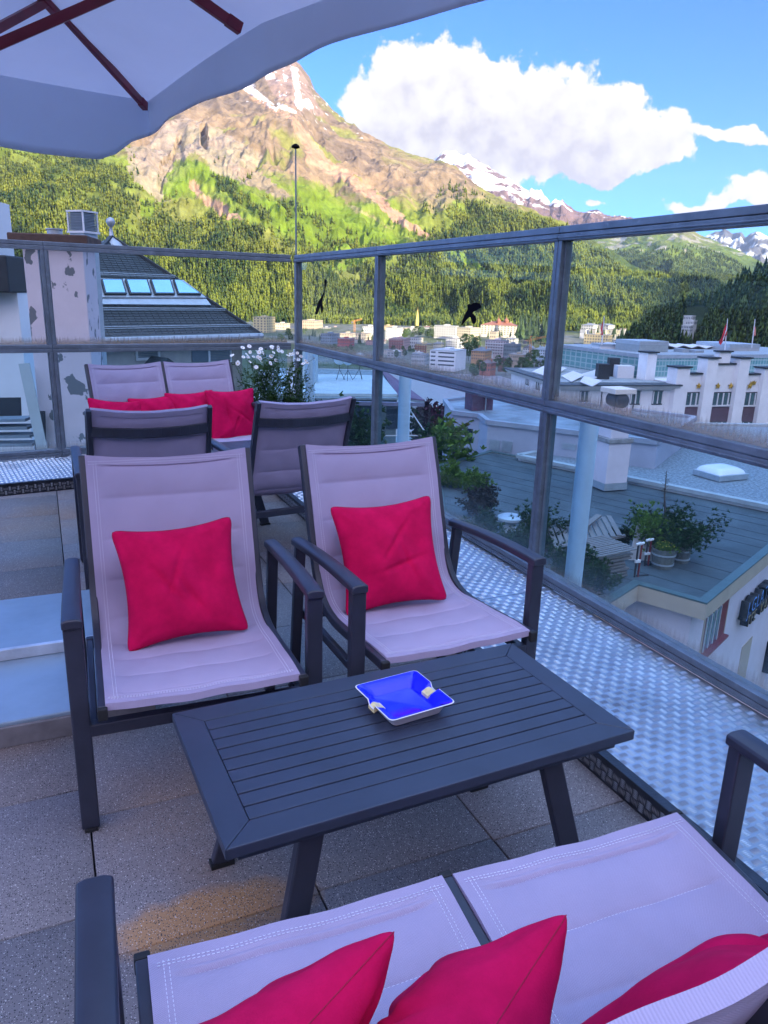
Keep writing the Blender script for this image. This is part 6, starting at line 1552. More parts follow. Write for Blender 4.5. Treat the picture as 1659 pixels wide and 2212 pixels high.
# timber pile
def timber():
    Mt=Mq('weathered_timber',(.20,.185,.18),.85,.3,14,bump=.3,bs=40,stretch=(1,6,6));R_=random.Random(5)
    A=on_roof('timber_pile',1310,1250,'pile of weathered boards topped with slats among the dark pines','timber pile',rad(28))
    for lv in range(7):
        for k in range(3):
            L_=R_.uniform(1.0,1.25);MB().bar((-.6+R_.uniform(-.08,.05),-.1+k*.22,.05+lv*.09),(L_-.6,-.08+k*.22+R_.uniform(-.02,.02),.05+lv*.09+R_.uniform(-.01,.01)),.12,.05).build('board',Mt,A)
    for k in range(12):
        y=-.25+k*.1;MB().bar((-.9,y,.72),(.62,y+.02,.76+R_.uniform(-.01,.01)),.06,.03).build('slat',Mt,A)
    B=on_roof('slatted_panel',1250,1195,'tilted grey slatted wooden panel with a loose plank behind the timber pile','timber panel',rad(22))
    for k in range(11):
        x=-1.0+k*.19;MB().bar((x,-.45,.35+.02*k),(x+.55,.75,.5+.02*k),.13,.03).build('slat',Mt,B)
    MB().bar((-1.1,-.4,.30),(1.1,-.42,.52),.09,.06).build('batten',Mt,B);MB().bar((-.2,-.1,.62),(1.0,.6,.80),.16,.05).build('loose_plank',Mt,B)
    Bd=on_roof('leaning_board',1385,1213,'pale grey board leaning behind the red and white standpipes','board',rad(10))
    MB().loft([(-.35,0,.05),(.28,-.05,.02),(.42,.30,.75),(-.05,.32,.95)],[(-.35,.03,.05),(.28,-.02,.02),(.42,.33,.75),(-.05,.35,.95)]).build('panel',Mq('pale_board',(.45,.42,.42),.8,.1),Bd)
    for (u,v,h,lab) in((1374,1246,.82,'red and white standpipe with forked white tops, the nearer one left of the tubs'),(1396,1222,.66,'red and white standpipe with forked white tops, the one close to the left tub')):
        p=on_roof('standpipe',u,v,lab,'standpipe',rad(20),group='red and white standpipes')
        Mr=Mq('red_pipe_paint',(.20,.03,.03),.5,.1)
        for dx in(-.05,.05):
            MB().tube([(dx,0,0),(dx,0,h)],.024,8).build('pipe',Mr if dx>0 else Mq('black_pipe',(.03,.03,.035),.5),p,smooth=40);MB().bar((dx-.06,0,h+.02),(dx+.07,0,h+.05),.05,.05).build('fork',M_white,p,bevel=.01)
        MB().box(-.09,.06,-.03,.03,h*.45,h*.55).build('clamp',M_white,p,bevel=.008);MB().tube([(0,0,.03),(.35,-.02,.03)],.02,6).build('foot',M_soff,p)
timber()
# round vent and the pines around it
vt=on_roof('round_vent',1100,1150,'round pale metal vent hood on a white stub among dark pines','vent')
zt=pyd(1100,1125,vt.location.y).z-vt.location.z
MB().lathe([(.20,0),(.20,zt)],20).build('stub',M_wallw,vt,smooth=40)
w_=(pyd(1129,1112,vt.location.y)-pyd(1071,1112,vt.location.y)).length/2
MB().lathe([(0,zt),(w_*.92,zt+.01),(w_,zt+.05),(w_*.96,zt+.12),(w_*.7,zt+.17),(0,zt+.20)],28).build('hood',M_metal,vt,smooth=40)
fresh=[(1005,1062,.95,M_lime,31,'bright green bush by the lilac house wall end of the bitumen roof','larger',1.1),]
shrub('green_bush',pz(1022,1066,ZR),.75,'bright green bush on the bitumen roof, nearest to the front armchair backrest',mt=M_lime,seed=31,n=700,L=.12,w=.02,arms=9,flat=1.)
shrub('green_bush',pz(978,1050,ZR),.8,'loose light green bush at the far left corner of the bitumen roof',mt=M_lime,seed=32,n=600,L=.13,w=.02,arms=8,flat=1.1)
shrub('brown_hedge',pz(1038,1108,ZR),.8,'brownish clipped hedge below the bright green bush',mt=needle_mat('brown_leaves',(.025,.02,.018),(.06,.05,.035)),seed=33,n=1200,L=.08,w=.016,arms=11,flat=.7)
for k,(u,v,s,lab) in enumerate(((1075,1205,.95,'dark dwarf pine left of the round vent'),(1120,1215,.9,'dark dwarf pine right in front of the round vent'),(1165,1190,1.1,'tall dark dwarf pine between the round vent and the balustrade post'),(1040,1170,.8,'small dark dwarf pine at the foot of the brown hedge'),(1222,1262,.95,'dark dwarf pine in front of the slatted panel'),(1275,1275,.8,'dark dwarf pine in front of the timber pile'),(1345,1178,.5,'small dark pine behind the timber pile beside the leaning board'))):
    shrub('dwarf_pine',pz(u,v,ZR-.05),s,lab,seed=50+k,n=900 if s>.6 else 400,L=.10,w=.012,arms=10,flat=1.0,group='dwarf pines on the bitumen roof')
# trees by the lake
def leafy(name,pos,h,w,label,mt,seed,n=900,L=.3):
    R=random.Random(seed);t=empty(name,pos,0,label,'tree');tr=MB().tube([(0,0,0),(.1*w,0,h*.5),(0,0,h*.9)],[.05*w,.035*w,.01*w],6);cs=[]
    for k in range(9):
        a=R.uniform(0,6.28);z=h*R.uniform(.3,.9);l=w*.5*R.uniform(.5,1)*(1.1-z/h*.6);q=Vector((math.cos(a)*l,math.sin(a)*l,z+l*.4));tr.tube([(0,0,z*.9),q],[.02*w,.006*w],4)
        for j in range(n//9):cs.append(q+Vector((R.gauss(0,.16),R.gauss(0,.16),R.gauss(0,.16)))*w*.9)
    tr.build('trunk',M_bark,t,recalc=False);V,F,T=tufts(cs,R,5,L,L*.3);npmesh('crown',V,F,mt,t,attrs={'tint':('FLOAT',T)})
z_=-16
def treeat(u,vb,vt,Y,w,label,mt,seed,n=900,L=.3):
    b=pyd(u,vb,Y);tp=pyd(u,vt,Y);leafy('tree',b,tp.z-b.z,w,label,mt,seed,n,L)
treeat(914,1000,880,60,2.0,'dark green tree beside the lake house eaves',M_pine,61)
treeat(931,1000,878,58,2.4,'purple leaved tree by the lake between the two low houses',M_mauve,62)
treeat(950,1010,890,56,2.0,'dark purple tree next to the lilac house corner',M_mauve,63)
treeat(940,1060,926,44,2.2,'broad green tree in front of the purple trees by the lake',M_pine,64,1600,.34)
treeat(968,1090,912,30,2.0,'slender tree with sparse leaves in front of the lilac house',M_lime,65,500,.22)
treeat(720,1000,940,42,5,'low green garden tree under the lake house blinds',M_pine,66,1500,.3)
# ================================================================ the far town
TOWN=[]
def darr(v): return 77.4/max(.028,(v-640-2)/FP)
WIN={}
def bwin(w,h):
    k=(round(w,1),round(h,1))
    if k not in WIN:
        me=bpy.data.meshes.new('window');b=MB().box(-w/2,w/2,-.12,.06,0,h);me.from_pydata(b.v,[],b.f);me.materials.append(MATS['town_window']);WIN[k]=me
    return WIN[k]
mat('town_window',(.06,.08,.10),.3,0,.2,1)
def town(x0,x1,yt,yb,col,label,roof='flat',yaw=20,fl=4,nw=6,rc=(.16,.15,.16),D=None,strips=False,balc=False,cat='building',side=.35):
    D=D or min(1860,darr(yb));c=ray((x0+x1)/2,yb);k=D/math.hypot(c[0],c[1]);P=Vector(c*k);P.z+=CH
    app=(x1-x0)/FP*D;h=(yb-yt)/FP*D;ya=rad(yaw);w=app*(1-side)/max(.3,math.cos(ya));d=app*side/max(.2,abs(math.sin(ya))) if abs(yaw)>8 else w*.5
    d=min(max(d,w*.3),w*1.6)
    base=math.atan2(P.x,P.y)
    o=empty('town_'+cat.replace(' ','_'),P,-base+ya*-1,label,cat,'buildings of the far town');TOWN.append((P,label,x0,x1,yt,yb))
    key='town_wall_%d_%d_%d'%tuple(int(c_*99) for c_ in col);m=MATS.get(key) or mat(key,col,.85,0,.06,.1)
    hr=h if roof=='flat' else h*.72
    MB().box(-w/2,w/2,-d/2,d/2,-14,hr).build('wall',m,o)
    rk='town_roof_%d_%d_%d'%tuple(int(c_*99) for c_ in rc);rm=MATS.get(rk) or mat(rk,rc,.8,0,.15,.2)
    if roof=='flat':
        MB().box(-w/2-.3,w/2+.3,-d/2-.3,d/2+.3,hr+.01,hr+.5).build('roof',rm,o)
        if w>14: MB().box(-w*.1,w*.15,-d*.2,d*.2,hr+.5,hr+2.6).build('roof_house',m,o)
    elif roof=='gable':
        e=.8;V=[(-w/2-e,-d/2-e,hr),(w/2+e,-d/2-e,hr),(w/2+e,d/2+e,hr),(-w/2-e,d/2+e,hr),(0,-d/2-e,h),(0,d/2+e,h)]
        MB().add(V,[(0,4,5,3),(1,2,5,4),(0,1,4),(2,3,5),(0,3,2,1)]).build('roof',rm,o)
        MB().add([(-w/2,-d/2-.02,hr-.1),(w/2,-d/2-.02,hr-.1),(0,-d/2-.02,h-.9),(-w/2,-d/2+1,hr-.1),(w/2,-d/2+1,hr-.1),(0,-d/2+1,h-.9)],[(0,1,2),(5,4,3),(0,3,4,1),(1,4,5,2),(2,5,3,0)]).build('gable_wall',m,o)
    else:
        e=.8;rl=max(0,(w-d)*.4);V=[(-w/2-e,-d/2-e,hr),(w/2+e,-d/2-e,hr),(w/2+e,d/2+e,hr),(-w/2-e,d/2+e,hr),(-rl,0,h),(rl,0,h)]
        MB().add(V,[(0,1,5,4),(1,2,5),(2,3,4,5),(3,0,4),(0,3,2,1)]).build('roof',rm,o)
        for sx in(-.25,.3):MB().box(w*sx,w*sx+1,-.6,.6,hr,h+1.).build('chimney',m,o)
    # openings: front and the right hand side
    def place_w(x,y,z,ww,wh,rz):
        q=bpy.data.objects.new('window',bwin(ww,wh));C.objects.link(q);q.parent=o;q.location=(x,y,z);q.rotation_euler=(0,0,rz)
    st=hr/fl
    if strips:
        for f in range(fl):
            place_w(w*.14,-d/2,f*st+st*.35,w*.62,st*.38,0);place_w(-w*.37,-d/2,f*st+st*.35,w*.18,st*.38,0)
    else:
        ns=max(1,int(nw*min(1.,d/w)));tot=(nw+ns)*fl
        while tot>80: nw=max(2,nw-1);ns=max(1,ns-1);tot=(nw+ns)*fl
        for f in range(fl):
            for i in range(nw):place_w(-w/2+w*(i+.5)/nw,-d/2,f*st+st*.3,w/nw*.42,st*.48,0)
            for i in range(ns):place_w(w/2,-d/2+d*(i+.5)/ns,f*st+st*.3,d/ns*.4,st*.48,PI/2)
    if balc:
        for f in range(1,fl):
            MB().box(-w/2*.96,w/2*.96,-d/2-1.3,-d/2-.13,f*st-.12,f*st+.85).build('balcony',MATS.get('balcony_'+balc) or mat('balcony_'+balc,{'white':(.65,.65,.66),'red':(.30,.08,.07)}[balc],.7),o)
    return o
W_=(.66,.66,.66);G_=(.42,.43,.45);Y_=(.62,.50,.28);B_=(.52,.44,.34);P_k=(.55,.36,.34);O_=(.52,.30,.16)
town(929,1005,757,790,(.72,.73,.78),'white office block with dark ribbon windows, lowest and whitest in the middle of the town','flat',18,4,6,(.4,.42,.45),strips=True,side=.3)
town(885,930,766,782,G_,'long low grey building left of the white office block','flat',10,2,8)
town(963,1001,732,751,W_,'white apartment house with dark balcony bands just above the white office block','flat',20,4,5,balc='white')
town(938,989,705,729,(.50,.50,.50),'large pale grey hotel block, left half of the long pair in the town centre','flat',15,5,9,(.3,.3,.32),side=.12)
town(987,1034,709,734,(.62,.54,.38),'large cream hotel block with a brightly sunlit right end in the town centre','flat',24,5,6,(.3,.28,.26),side=.4)
town(896,935,744,763,Y_,'yellow apartment house with red balconies left above the white office block','flat',22,4,5,(.2,.17,.16),balc='red')
town(935,960,738,752,G_,'small grey house between the yellow balconied house and the white apartment house','hip',15,2,4,(.15,.16,.19))
ph=town(1038,1119,696,723,(.66,.60,.48),'palace hotel with two domed turrets and red roofs at the edge of the forest','hip',8,5,14,(.30,.12,.08),side=.1,cat='hotel')
for dx,rr in((865,1.),(940,1.15)):
    D=min(1860,darr(723));q=pyd(884.8+.2222*dx,634+.2222*272,ph.location.y-6);v=q-ph.location;v.rotate(Euler((0,0,-ph.rotation_euler[2])))
    t=MB().lathe([(3.6*rr,-20),(3.6*rr,0),(4.4*rr,.2),(4.2*rr,2.4),(2.8*rr,4.4),(1.2*rr,5.6),(.5,7.5),(.25,11),(0,13.)],12,(v.x,v.y,v.z)).build('domed_turret',MATS['town_roof_29_11_7'] if 'town_roof_29_11_7' in MATS else mat('dome_red',(.34,.15,.09),.7),ph,smooth=40)
town(1018,1061,750,777,O_,'orange house with a grey hipped roof right of the white office block','hip',18,3,6,(.16,.17,.20))
town(1048,1097,737,765,(.60,.50,.52),'broad pinkish apartment block with white balcony bands behind the orange house','flat',12,5,8,balc='white',side=.15)
town(1085,1126,745,768,(.20,.24,.27),'dark grey glazed building between the pinkish block and the white house by the crane','flat',12,3,8)
town(1127,1155,746,768,W_,'white house directly left of the yellow tower crane mast','gable',10,3,4,(.25,.25,.27))
town(1153,1186,749,771,(.48,.56,.64),'pale blue house right of the tower crane','hip',16,3,5,(.25,.27,.3))
town(1185,1203,746,773,P_k,'pink house against the balustrade post, right of the pale blue house','flat',14,4,3)
town(1036,1070,777,802,(.40,.17,.12),'red brown chalet in the green gardens below the orange house','hip',20,2,4,(.17,.12,.12))
town(1076,1106,771,789,(.16,.10,.08),'dark timber chalet with a broad gable right of the red brown chalet','gable',14,2,3,(.12,.10,.10))
town(1096,1144,766,782,(.40,.33,.26),'low tan building below the white house and the crane','flat',12,2,8,(.25,.22,.2))
town(1183,1204,706,733,(.66,.60,.42),'tall cream chalet standing alone above the tower crane','gable',20,4,3,(.35,.36,.38))
town(1238,1254,744,766,W_,'white modern house just right of the thick balustrade post','flat',16,4,3,balc='white')
town(885,910,730,751,W_,'white house left of the long grey hotel block','flat',20,3,4)
town(1057,1077,717,731,B_,'small beige house below the palace hotel','flat',15,2,3)
town(1093,1120,729,740,(.5,.5,.5),'small grey house in front of the dark trees below the palace hotel','hip',15,2,3,(.2,.2,.22))
town(549,594,688,735,(.70,.55,.30),'tall sunlit ochre tower block beside the tiled roof','flat',25,9,6,(.4,.3,.2),D=1500,side=.4,cat='tower block')
town(594,626,700,728,(.62,.54,.42),'lower cream tower block right of the ochre one','flat',20,5,6,D=1600)
town(646,697,694,726,(.60,.47,.34),'long beige apartment block just by the balustrade corner','flat',18,5,8,(.3,.25,.2),D=1650)
town(693,734,722,746,(.25,.30,.35),'blue grey slab building with a white end wall left of the red school','flat',26,4,5,side=.45)
town(728,767,732,751,(.42,.11,.11),'red building with white window rows below the small crane','flat',14,3,7,(.3,.2,.2))
town(733,769,720,732,B_,'beige flat building directly behind the red one','flat',14,2,7)
town(768,802,721,739,(.55,.47,.36),'beige house with a sunlit end left of the balustrade post','flat',20,3,5)
town(783,815,706,728,W_,'white stepped building against the forest left of the second balustrade post','flat',18,4,5)
town(833,869,709,735,W_,'white apartment house just right of the second balustrade post','flat',18,5,5)
town(852,870,706,717,B_,'tiny beige house on top of the slope behind the white apartment house','hip',18,2,2,(.3,.2,.15),D=1800)
town(909,939,714,730,(.66,.60,.45),'cream house left of the grey hotel block, behind round green trees','flat',18,3,5,D=1800)
town(839,886,732,754,P_k,'pink apartment house with red balconies right of the second post','flat',16,4,6,(.3,.2,.2),balc='red')
town(884,912,728,739,(.60,.56,.50),'low cream building above the yellow balconied house','flat',12,2,5,D=1500)
town(835,868,756,770,G_,'small white gabled house left of the long low grey building','gable',14,2,3,(.45,.42,.4))
town(1263,1318,725,748,Y_,'long yellow apartment building beside the left flag','flat',14,4,9,(.3,.27,.22),side=.15)
town(1304,1342,714,726,(.55,.50,.36),'yellowish building behind the left flag, just under the meadow','flat',12,2,6,D=1750)
town(1257,1292,699,712,(.5,.5,.5),'cluster house with grey roof below the meadow','hip',18,2,5,(.22,.23,.26),D=1800)
town(1290,1326,700,711,(.52,.5,.47),'grey roofed house right of the cluster house below the meadow','gable',30,2,4,(.2,.22,.25),D=1820)
town(1361,1395,726,745,(.48,.50,.54),'grey white house with balconies in front of the dark wood','flat',18,3,4,balc='white')
town(1400,1430,723,747,(.60,.56,.46),'cream gabled chalet at the foot of the dark wood','gable',16,3,4,(.28,.30,.33))
town(1253,1272,748,774,W_,'white apartment house at the right of the thick post, with loggias','flat',16,4,4,D=700)
town(1278,1302,753,779,(.62,.62,.66),'white house left of the slender column under the flag','gable',16,3,4,(.25,.27,.3),D=700)
town(1322,1340,737,750,W_,'tiny white house between the column and the glass storey','flat',12,2,3)
town(1477,1501,684,692,(.55,.53,.5),'uppermost of the terraced white houses in the dark wood','flat',14,1,5,(.5,.48,.46),D=850)
town(1482,1504,694,703,(.55,.53,.5),'middle of the terraced white houses in the dark wood','flat',14,1,5,(.5,.48,.46),D=840)
town(1472,1496,705,717,(.52,.52,.52),'lowest of the terraced white houses in the dark wood','flat',14,2,5,(.5,.48,.46),D=830)
town(1206,1236,760,790,(.55,.55,.58),'grey white house below the pink house, behind the post','hip',16,3,4,(.18,.19,.22),D=800)
town(1148,1196,772,786,(.32,.34,.38),'long grey roofed hall below the pale blue house','hip',10,1,6,(.2,.22,.25))
town(1256,1310,778,798,(.45,.48,.52),'grey hall with a pale roof in front of the white column','flat',8,1,6,(.35,.38,.42),D=560)
# filler rows
_R=random.Random(77);_o=['first','second','third','fourth','fifth','sixth','seventh','eighth','ninth','tenth','eleventh','twelfth','thirteenth','fourteenth']
for (xs,vb,hh,ww,where) in (([650,668,705,724,745,772,808,838,872,890,925,1040,1128,1170],(713,719),(7,13),(16,26),'in the forest foot row'),([706,742,775,800,826,858,892,905],(741,748),(8,13),(16,24),'in the middle town row'),([838,852,868,900,1005,1062,1160,1178],(758,772),(7,12),(14,22),'in the lower town row'),([1262,1283,1305,1325,1345],(718,722),(6,9),(12,18),'in the row below the meadow')):
    for i,x in enumerate(xs):
        yb=_R.uniform(*vb);h=_R.uniform(*hh);w=_R.uniform(*ww);c=_R.choice([W_,G_,Y_,B_,P_k,(.6,.57,.5),(.55,.5,.45)]);cn={W_:'white',G_:'grey',Y_:'yellow',B_:'beige',P_k:'pink'}.get(c,'cream')
        rf=_R.choice(['flat','gable','hip','flat'])
        town(x-w/2,x+w/2,yb-h,yb,c,'%s %s roofed building, %s from left %s'%(cn,rf.replace('gable','pitched').replace('hip','hipped'),_o[i],where),rf,_R.choice([12,18,24]),3,4,_R.choice([(.3,.28,.26),(.2,.2,.22),(.28,.16,.12)]))
# church spire and cranes
q=pyd(901,708,1780);c=empty('church',q,0,'slim church spire glowing ochre against the forest','church')
b=1780/FP;MB().box(-3.2,3.2,-3.2,3.2,-14,14).build('tower',mat('ochre_tower',(.62,.45,.16),.8),c)
MB().add([(-3.6,-3.6,14),(3.6,-3.6,14),(3.6,3.6,14),(-3.6,3.6,14),(0,0,44)],[(0,1,4),(1,2,4),(2,3,4),(3,0,4),(3,2,1,0)]).build('spire',MATS['ochre_tower'],c)
MB().box(-.15,.15,-.15,.15,43,46).build('finial_cross',MATS['ochre_tower'],c)
def crane(u,vb,vt,ul,vl,ur,vr,D,lab):
    Mc=MATS.get('crane_orange') or mat('crane_orange',(.62,.27,.08),.6)
    p=pyd(u,vb,D);o=empty('tower_crane',p,0,lab,'crane');L=lambda x:Vector(x)-p
    top=pyd(u,vt,D)
    def lattice(a,b,s,name):
        m=MB();d=(b-a);n=max(4,int(d.length/(s*1.4)));dn=d.normalized();e1=dn.cross(Vector((0,1,0))).normalized()*s/2;e2=dn.cross(e1).normalized()*s/2
        cs=[e1+e2,e1-e2,-e1-e2,-e1+e2]
        for c_ in cs:m.bar(L(a+c_),L(b+c_),s*.16,s*.16)
        for i in range(n):
            p0=a+d*i/n;p1=a+d*(i+1)/n
            for j in range(4):
                m.bar(L(p0+cs[j]),L(p1+cs[(j+1)%4]),s*.10,s*.10)
        m.build(name,Mc,o)
    s=2.6 if D>1000 else 2.0
    lattice(p-Vector((0,0,6)),top,s,'mast');lattice(pyd(ul,vl,D),pyd(ur,vr,D),s*.8,'jib')
    a=top;hd=a+Vector((0,0,5));m=MB();m.bar(L(a),L(hd),s*.5,s*.5);m.bar(L(hd),L(pyd(ul,vl,D).lerp(a,.3)),.3,.3);m.bar(L(hd),L(pyd(ur,vr,D).lerp(a,.3)),.3,.3);m.build('tower_head',Mc,o)
    cw=pyd(ul,vl,D);MB().box(-2,2,-1.5,1.5,-3,.5).xf(Matrix.Translation(L(cw))).build('counterweight',MATS['town_roof_15_14_15'] if 'town_roof_15_14_15' in MATS else M_metal,o)
crane(1146,770,735,1134,737,1180,727,950,'orange tower crane with a long jib among the houses right of the palace hotel')
crane(766,724,697,761,695,782,689,1500,'small orange tower crane at the forest edge left of the second post')
# individual trees standing in the town
TP=[]
for i in range(5):
    pv,pf=tree_proto(7,random.Random(60+i),[(.10,.50,.20,.04),(.28,.68,.165,.04),(.45,.85,.12,.03),(.65,1.,.075,.02)]);me=bpy.data.meshes.new('crown');me.from_pydata([tuple(v) for v in pv],[],[tuple(int(a) for a in f) for f in pf])
    mt=MATS.get('town_conifer_%d'%(i%3)) or mat('town_conifer_%d'%(i%3),[(.020,.045,.018),(.030,.060,.020),(.045,.085,.025)][i%3],.85,0,.3,.4);me.materials.append(mt);TP.append(me)
def blobtree(seed):
    R=random.Random(seed);V=[];F=[]
    for k in range(260):
        a=R.uniform(0,6.28);z=R.uniform(.25,1.);rr=.34*math.sqrt(max(0,1-((z-.6)/.42)**2))*R.uniform(.4,1.05);c=Vector((rr*math.cos(a),rr*math.sin(a),z));b=len(V);d=Vector((R.gauss(0,1),R.gauss(0,1),R.gauss(0,1))).normalized()*.06;e=d.cross(Vector((R.random(),.3,R.random()))).normalized()*.05;V+=[tuple(c+d),tuple(c+e),tuple(c-d),tuple(c-e)];F.append((b,b+1,b+2,b+3))
    me=bpy.data.meshes.new('crown');me.from_pydata(V,[],F);me.materials.append(MATS.get('town_leaf') or mat('town_leaf',(.06,.11,.03),.8,0,.4,.4));return me
BT=[blobtree(i) for i in range(3)]
trk=bpy.data.meshes.new('trunk');tb_=MB().tube([(0,0,-.1),(0,0,.3)],.018,5);trk.from_pydata(tb_.v,[],tb_.f);trk.materials.append(M_bark)
def ttree(u,v,h,kind,lab,R,D=None,grp='trees in the far town'):
    D=D or min(1860,darr(v));c=ray(u,v);k=D/math.hypot(c[0],c[1]);P=Vector(c*k);P.z+=CH-1.5
    o=empty('conifer_tree' if kind=='c' else 'leafy_tree',P,R.uniform(0,6.28),lab,'tree',grp)
    s=h/FP*D+1.5
    q=bpy.data.objects.new('crown',(TP if kind=='c' else BT)[R.randrange(5 if kind=='c' else 3)]);C.objects.link(q);q.parent=o;q.scale=(s*(1. if kind=='c' else .9),)*2+(s,)
    t=bpy.data.objects.new('trunk',trk);C.objects.link(t);t.parent=o;t.scale=(s,s,s)
R=random.Random(21)
spots=[]
def reg(n,u0,u1,v0,v1,h0,h1,kind,where):
    for i in range(n):
        u=u0+(u1-u0)*(i+R.uniform(.1,.9))/n;spots.append((u,R.uniform(v0,v1),R.uniform(h0,h1),kind,where))
reg(26,1118,1205,722,742,28,52,'c','in the dark grove right of the palace hotel')
reg(10,1040,1120,722,730,10,16,'c','along the foot of the palace hotel')
reg(8,1003,1035,745,775,18,34,'l','between the white office block and the orange house')
reg(7,866,910,722,735,12,20,'l','in front of the white apartment house by the second post')
reg(6,905,940,720,732,12,20,'l','beside the cream house left of the grey hotel block')
reg(7,652,700,722,740,14,24,'c','below the long beige block by the balustrade corner')
reg(7,776,812,728,748,12,26,'c','around the beige houses left of the second post')
reg(9,1070,1180,790,812,20,30,'l','in the gardens below the chalets')
reg(6,1130,1180,775,800,16,26,'l','below the tower crane')
reg(7,1018,1050,795,815,16,24,'l','around the red brown chalet')
reg(6,846,900,760,775,8,16,'l','by the small white gabled house')
reg(9,1255,1345,722,732,10,22,'c','around the long yellow building')
reg(6,1262,1300,742,752,12,24,'c','below the long yellow building')
reg(7,1340,1400,735,748,14,30,'c','beside the grey white house at the foot of the wood')
reg(5,1300,1345,760,790,18,28,'l','behind the slender white column')
reg(5,600,640,728,742,10,20,'l','below the tower blocks at the end of the tiled roof')
reg(5,1432,1470,742,755,12,26,'c','right of the cream gabled chalet')
reg(4,700,770,752,765,10,16,'l','below the red building')
ordw=['first','second','third','fourth','fifth','sixth','seventh','eighth','ninth','tenth']
from itertools import groupby
for wh,gr in groupby(spots,key=lambda s:s[4]):
    gr=sorted(gr,key=lambda s:s[0])
    for i,(u,v,h,kd,w_) in enumerate(gr):
        nm='conifer' if kd=='c' else 'leafy tree'
        if len(gr)>10: lab='dark conifer in the dense grove right of the palace hotel';g='grove beside the palace hotel'
        else: lab='%s %s from the left %s'%(ordw[i],'conifer' if kd=='c' else 'tree',wh);g='trees '+wh
        ttree(u,v,h,kd,lab,R,grp=g)
# foreground meadow bank of the lake shore left of the post
# ================================================================ valley air
if HAZE>0:
    hz=MB().box(-14000,17500,-9000,16800,-96,2450).build('haze',bpy.data.materials.new('valley_haze'));tag(hz,'thin evening haze filling the valley',kind='stuff')
    hm=hz.data.materials[0];hm.use_nodes=True;n_=hm.node_tree
    for x in list(n_.nodes):
        if x.type!='OUTPUT_MATERIAL':n_.nodes.remove(x)
    pv=n_.nodes.new('ShaderNodeVolumePrincipled');pv.inputs['Color'].default_value=(.72,.84,1,1);pv.inputs['Density'].default_value=HAZE;pv.inputs['Anisotropy'].default_value=.2
    n_.links.new(pv.outputs[0],[x for x in n_.nodes if x.type=='OUTPUT_MATERIAL'][0].inputs['Volume'])
# ================================================================ camera, sun, sky
cam=bpy.data.cameras.new('camera');co=bpy.data.objects.new('camera',cam);C.objects.link(co);SC.camera=co
cam.sensor_fit='VERTICAL';cam.sensor_height=36;cam.lens=36*FP/2212;cam.clip_start=.05;cam.clip_end=60000
Mx=Matrix(((CM[0,0],-CM[0,1],-CM[0,2],0),(CM[1,0],-CM[1,1],-CM[1,2],0),(CM[2,0],-CM[2,1],-CM[2,2],CH),(0,0,0,1)));co.matrix_world=Mx
SAZ,SEL=float(SUN_AZ),float(SUN_EL)
sl=bpy.data.lights.new('sun','SUN');so=bpy.data.objects.new('sun',sl);C.objects.link(so);sl.energy=SUN_W;sl.angle=rad(.5);sl.color=(1,.80,.52)
sd=Vector((math.sin(rad(SAZ))*math.cos(rad(SEL)),math.cos(rad(SAZ))*math.cos(rad(SEL)),math.sin(rad(SEL))))
so.rotation_euler=sd.to_track_quat('Z','Y').to_euler()
w=bpy.data.worlds.new('World');SC.world=w;w.use_nodes=True;nt=w.node_tree;N=nt.nodes;Lk=nt.links
bg=N['Background'];bg.inputs[1].default_value=SKY_S
sk=N.new('ShaderNodeTexSky');sk.sky_type='NISHITA';sk.sun_disc=False;sk.sun_elevation=rad(SEL);sk.sun_rotation=rad(SAZ);sk.altitude=1850;sk.air_density=1.0;sk.dust_density=.25;sk.ozone_density=2.2
def M1(op,a,b=None,c=None,clamp=False):
    x=N.new('ShaderNodeMath');x.operation=op;x.use_clamp=clamp
    for i,q in enumerate((a,b,c)):
        if q is None: continue
        if isinstance(q,(int,float)): x.inputs[i].default_value=q
        else: Lk.new(q,x.inputs[i])
    return x.outputs[0]
tc=N.new('ShaderNodeTexCoord');sp=N.new('ShaderNodeSeparateXYZ');Lk.new(tc.outputs['Generated'],sp.inputs[0])
AZ=M1('MULTIPLY',M1('ARCTAN2',sp.outputs[0],sp.outputs[1]),180/PI);EL=M1('MULTIPLY',M1('ARCSINE',sp.outputs[2]),180/PI)
cb=N.new('ShaderNodeCombineXYZ');Lk.new(AZ,cb.inputs[0]);Lk.new(EL,cb.inputs[1])
# cumulus bodies as (azimuth, elevation, half width, half height) in degrees
def ae(u,v): r=ray(u,v);return math.degrees(math.atan2(r[0],r[1])),math.degrees(math.asin(r[2]))
K=math.degrees(1/FP)
def noise(vec,scale,det,rough=.6,wv=0.):
    n=N.new('ShaderNodeTexNoise');n.noise_dimensions='4D';n.inputs['Scale'].default_value=scale;n.inputs['Detail'].default_value=det;n.inputs['Roughness'].default_value=rough;n.inputs['W'].default_value=wv;Lk.new(vec,n.inputs['Vector']);return n
def vadd(a,b):
    x=N.new('ShaderNodeVectorMath');x.operation='ADD';Lk.new(a,x.inputs[0])
    if isinstance(b,tuple): x.inputs[1].default_value=b
    else: Lk.new(b,x.inputs[1])
    return x.outputs[0]
def warp(vec):
    cur=vec
    for sc,amp,det,wv in ((.22,3.2,2,1.),(.9,1.1,5,5.)):
        n=noise(vec,sc,det,.55,wv)
        s=N.new('ShaderNodeVectorMath');s.operation='MULTIPLY_ADD';Lk.new(n.outputs['Color'],s.inputs[0]);s.inputs[1].default_value=(amp,amp,0);s.inputs[2].default_value=(-amp/2,-amp/2,0)
        cur=vadd(cur,s.outputs[0])
    return cur
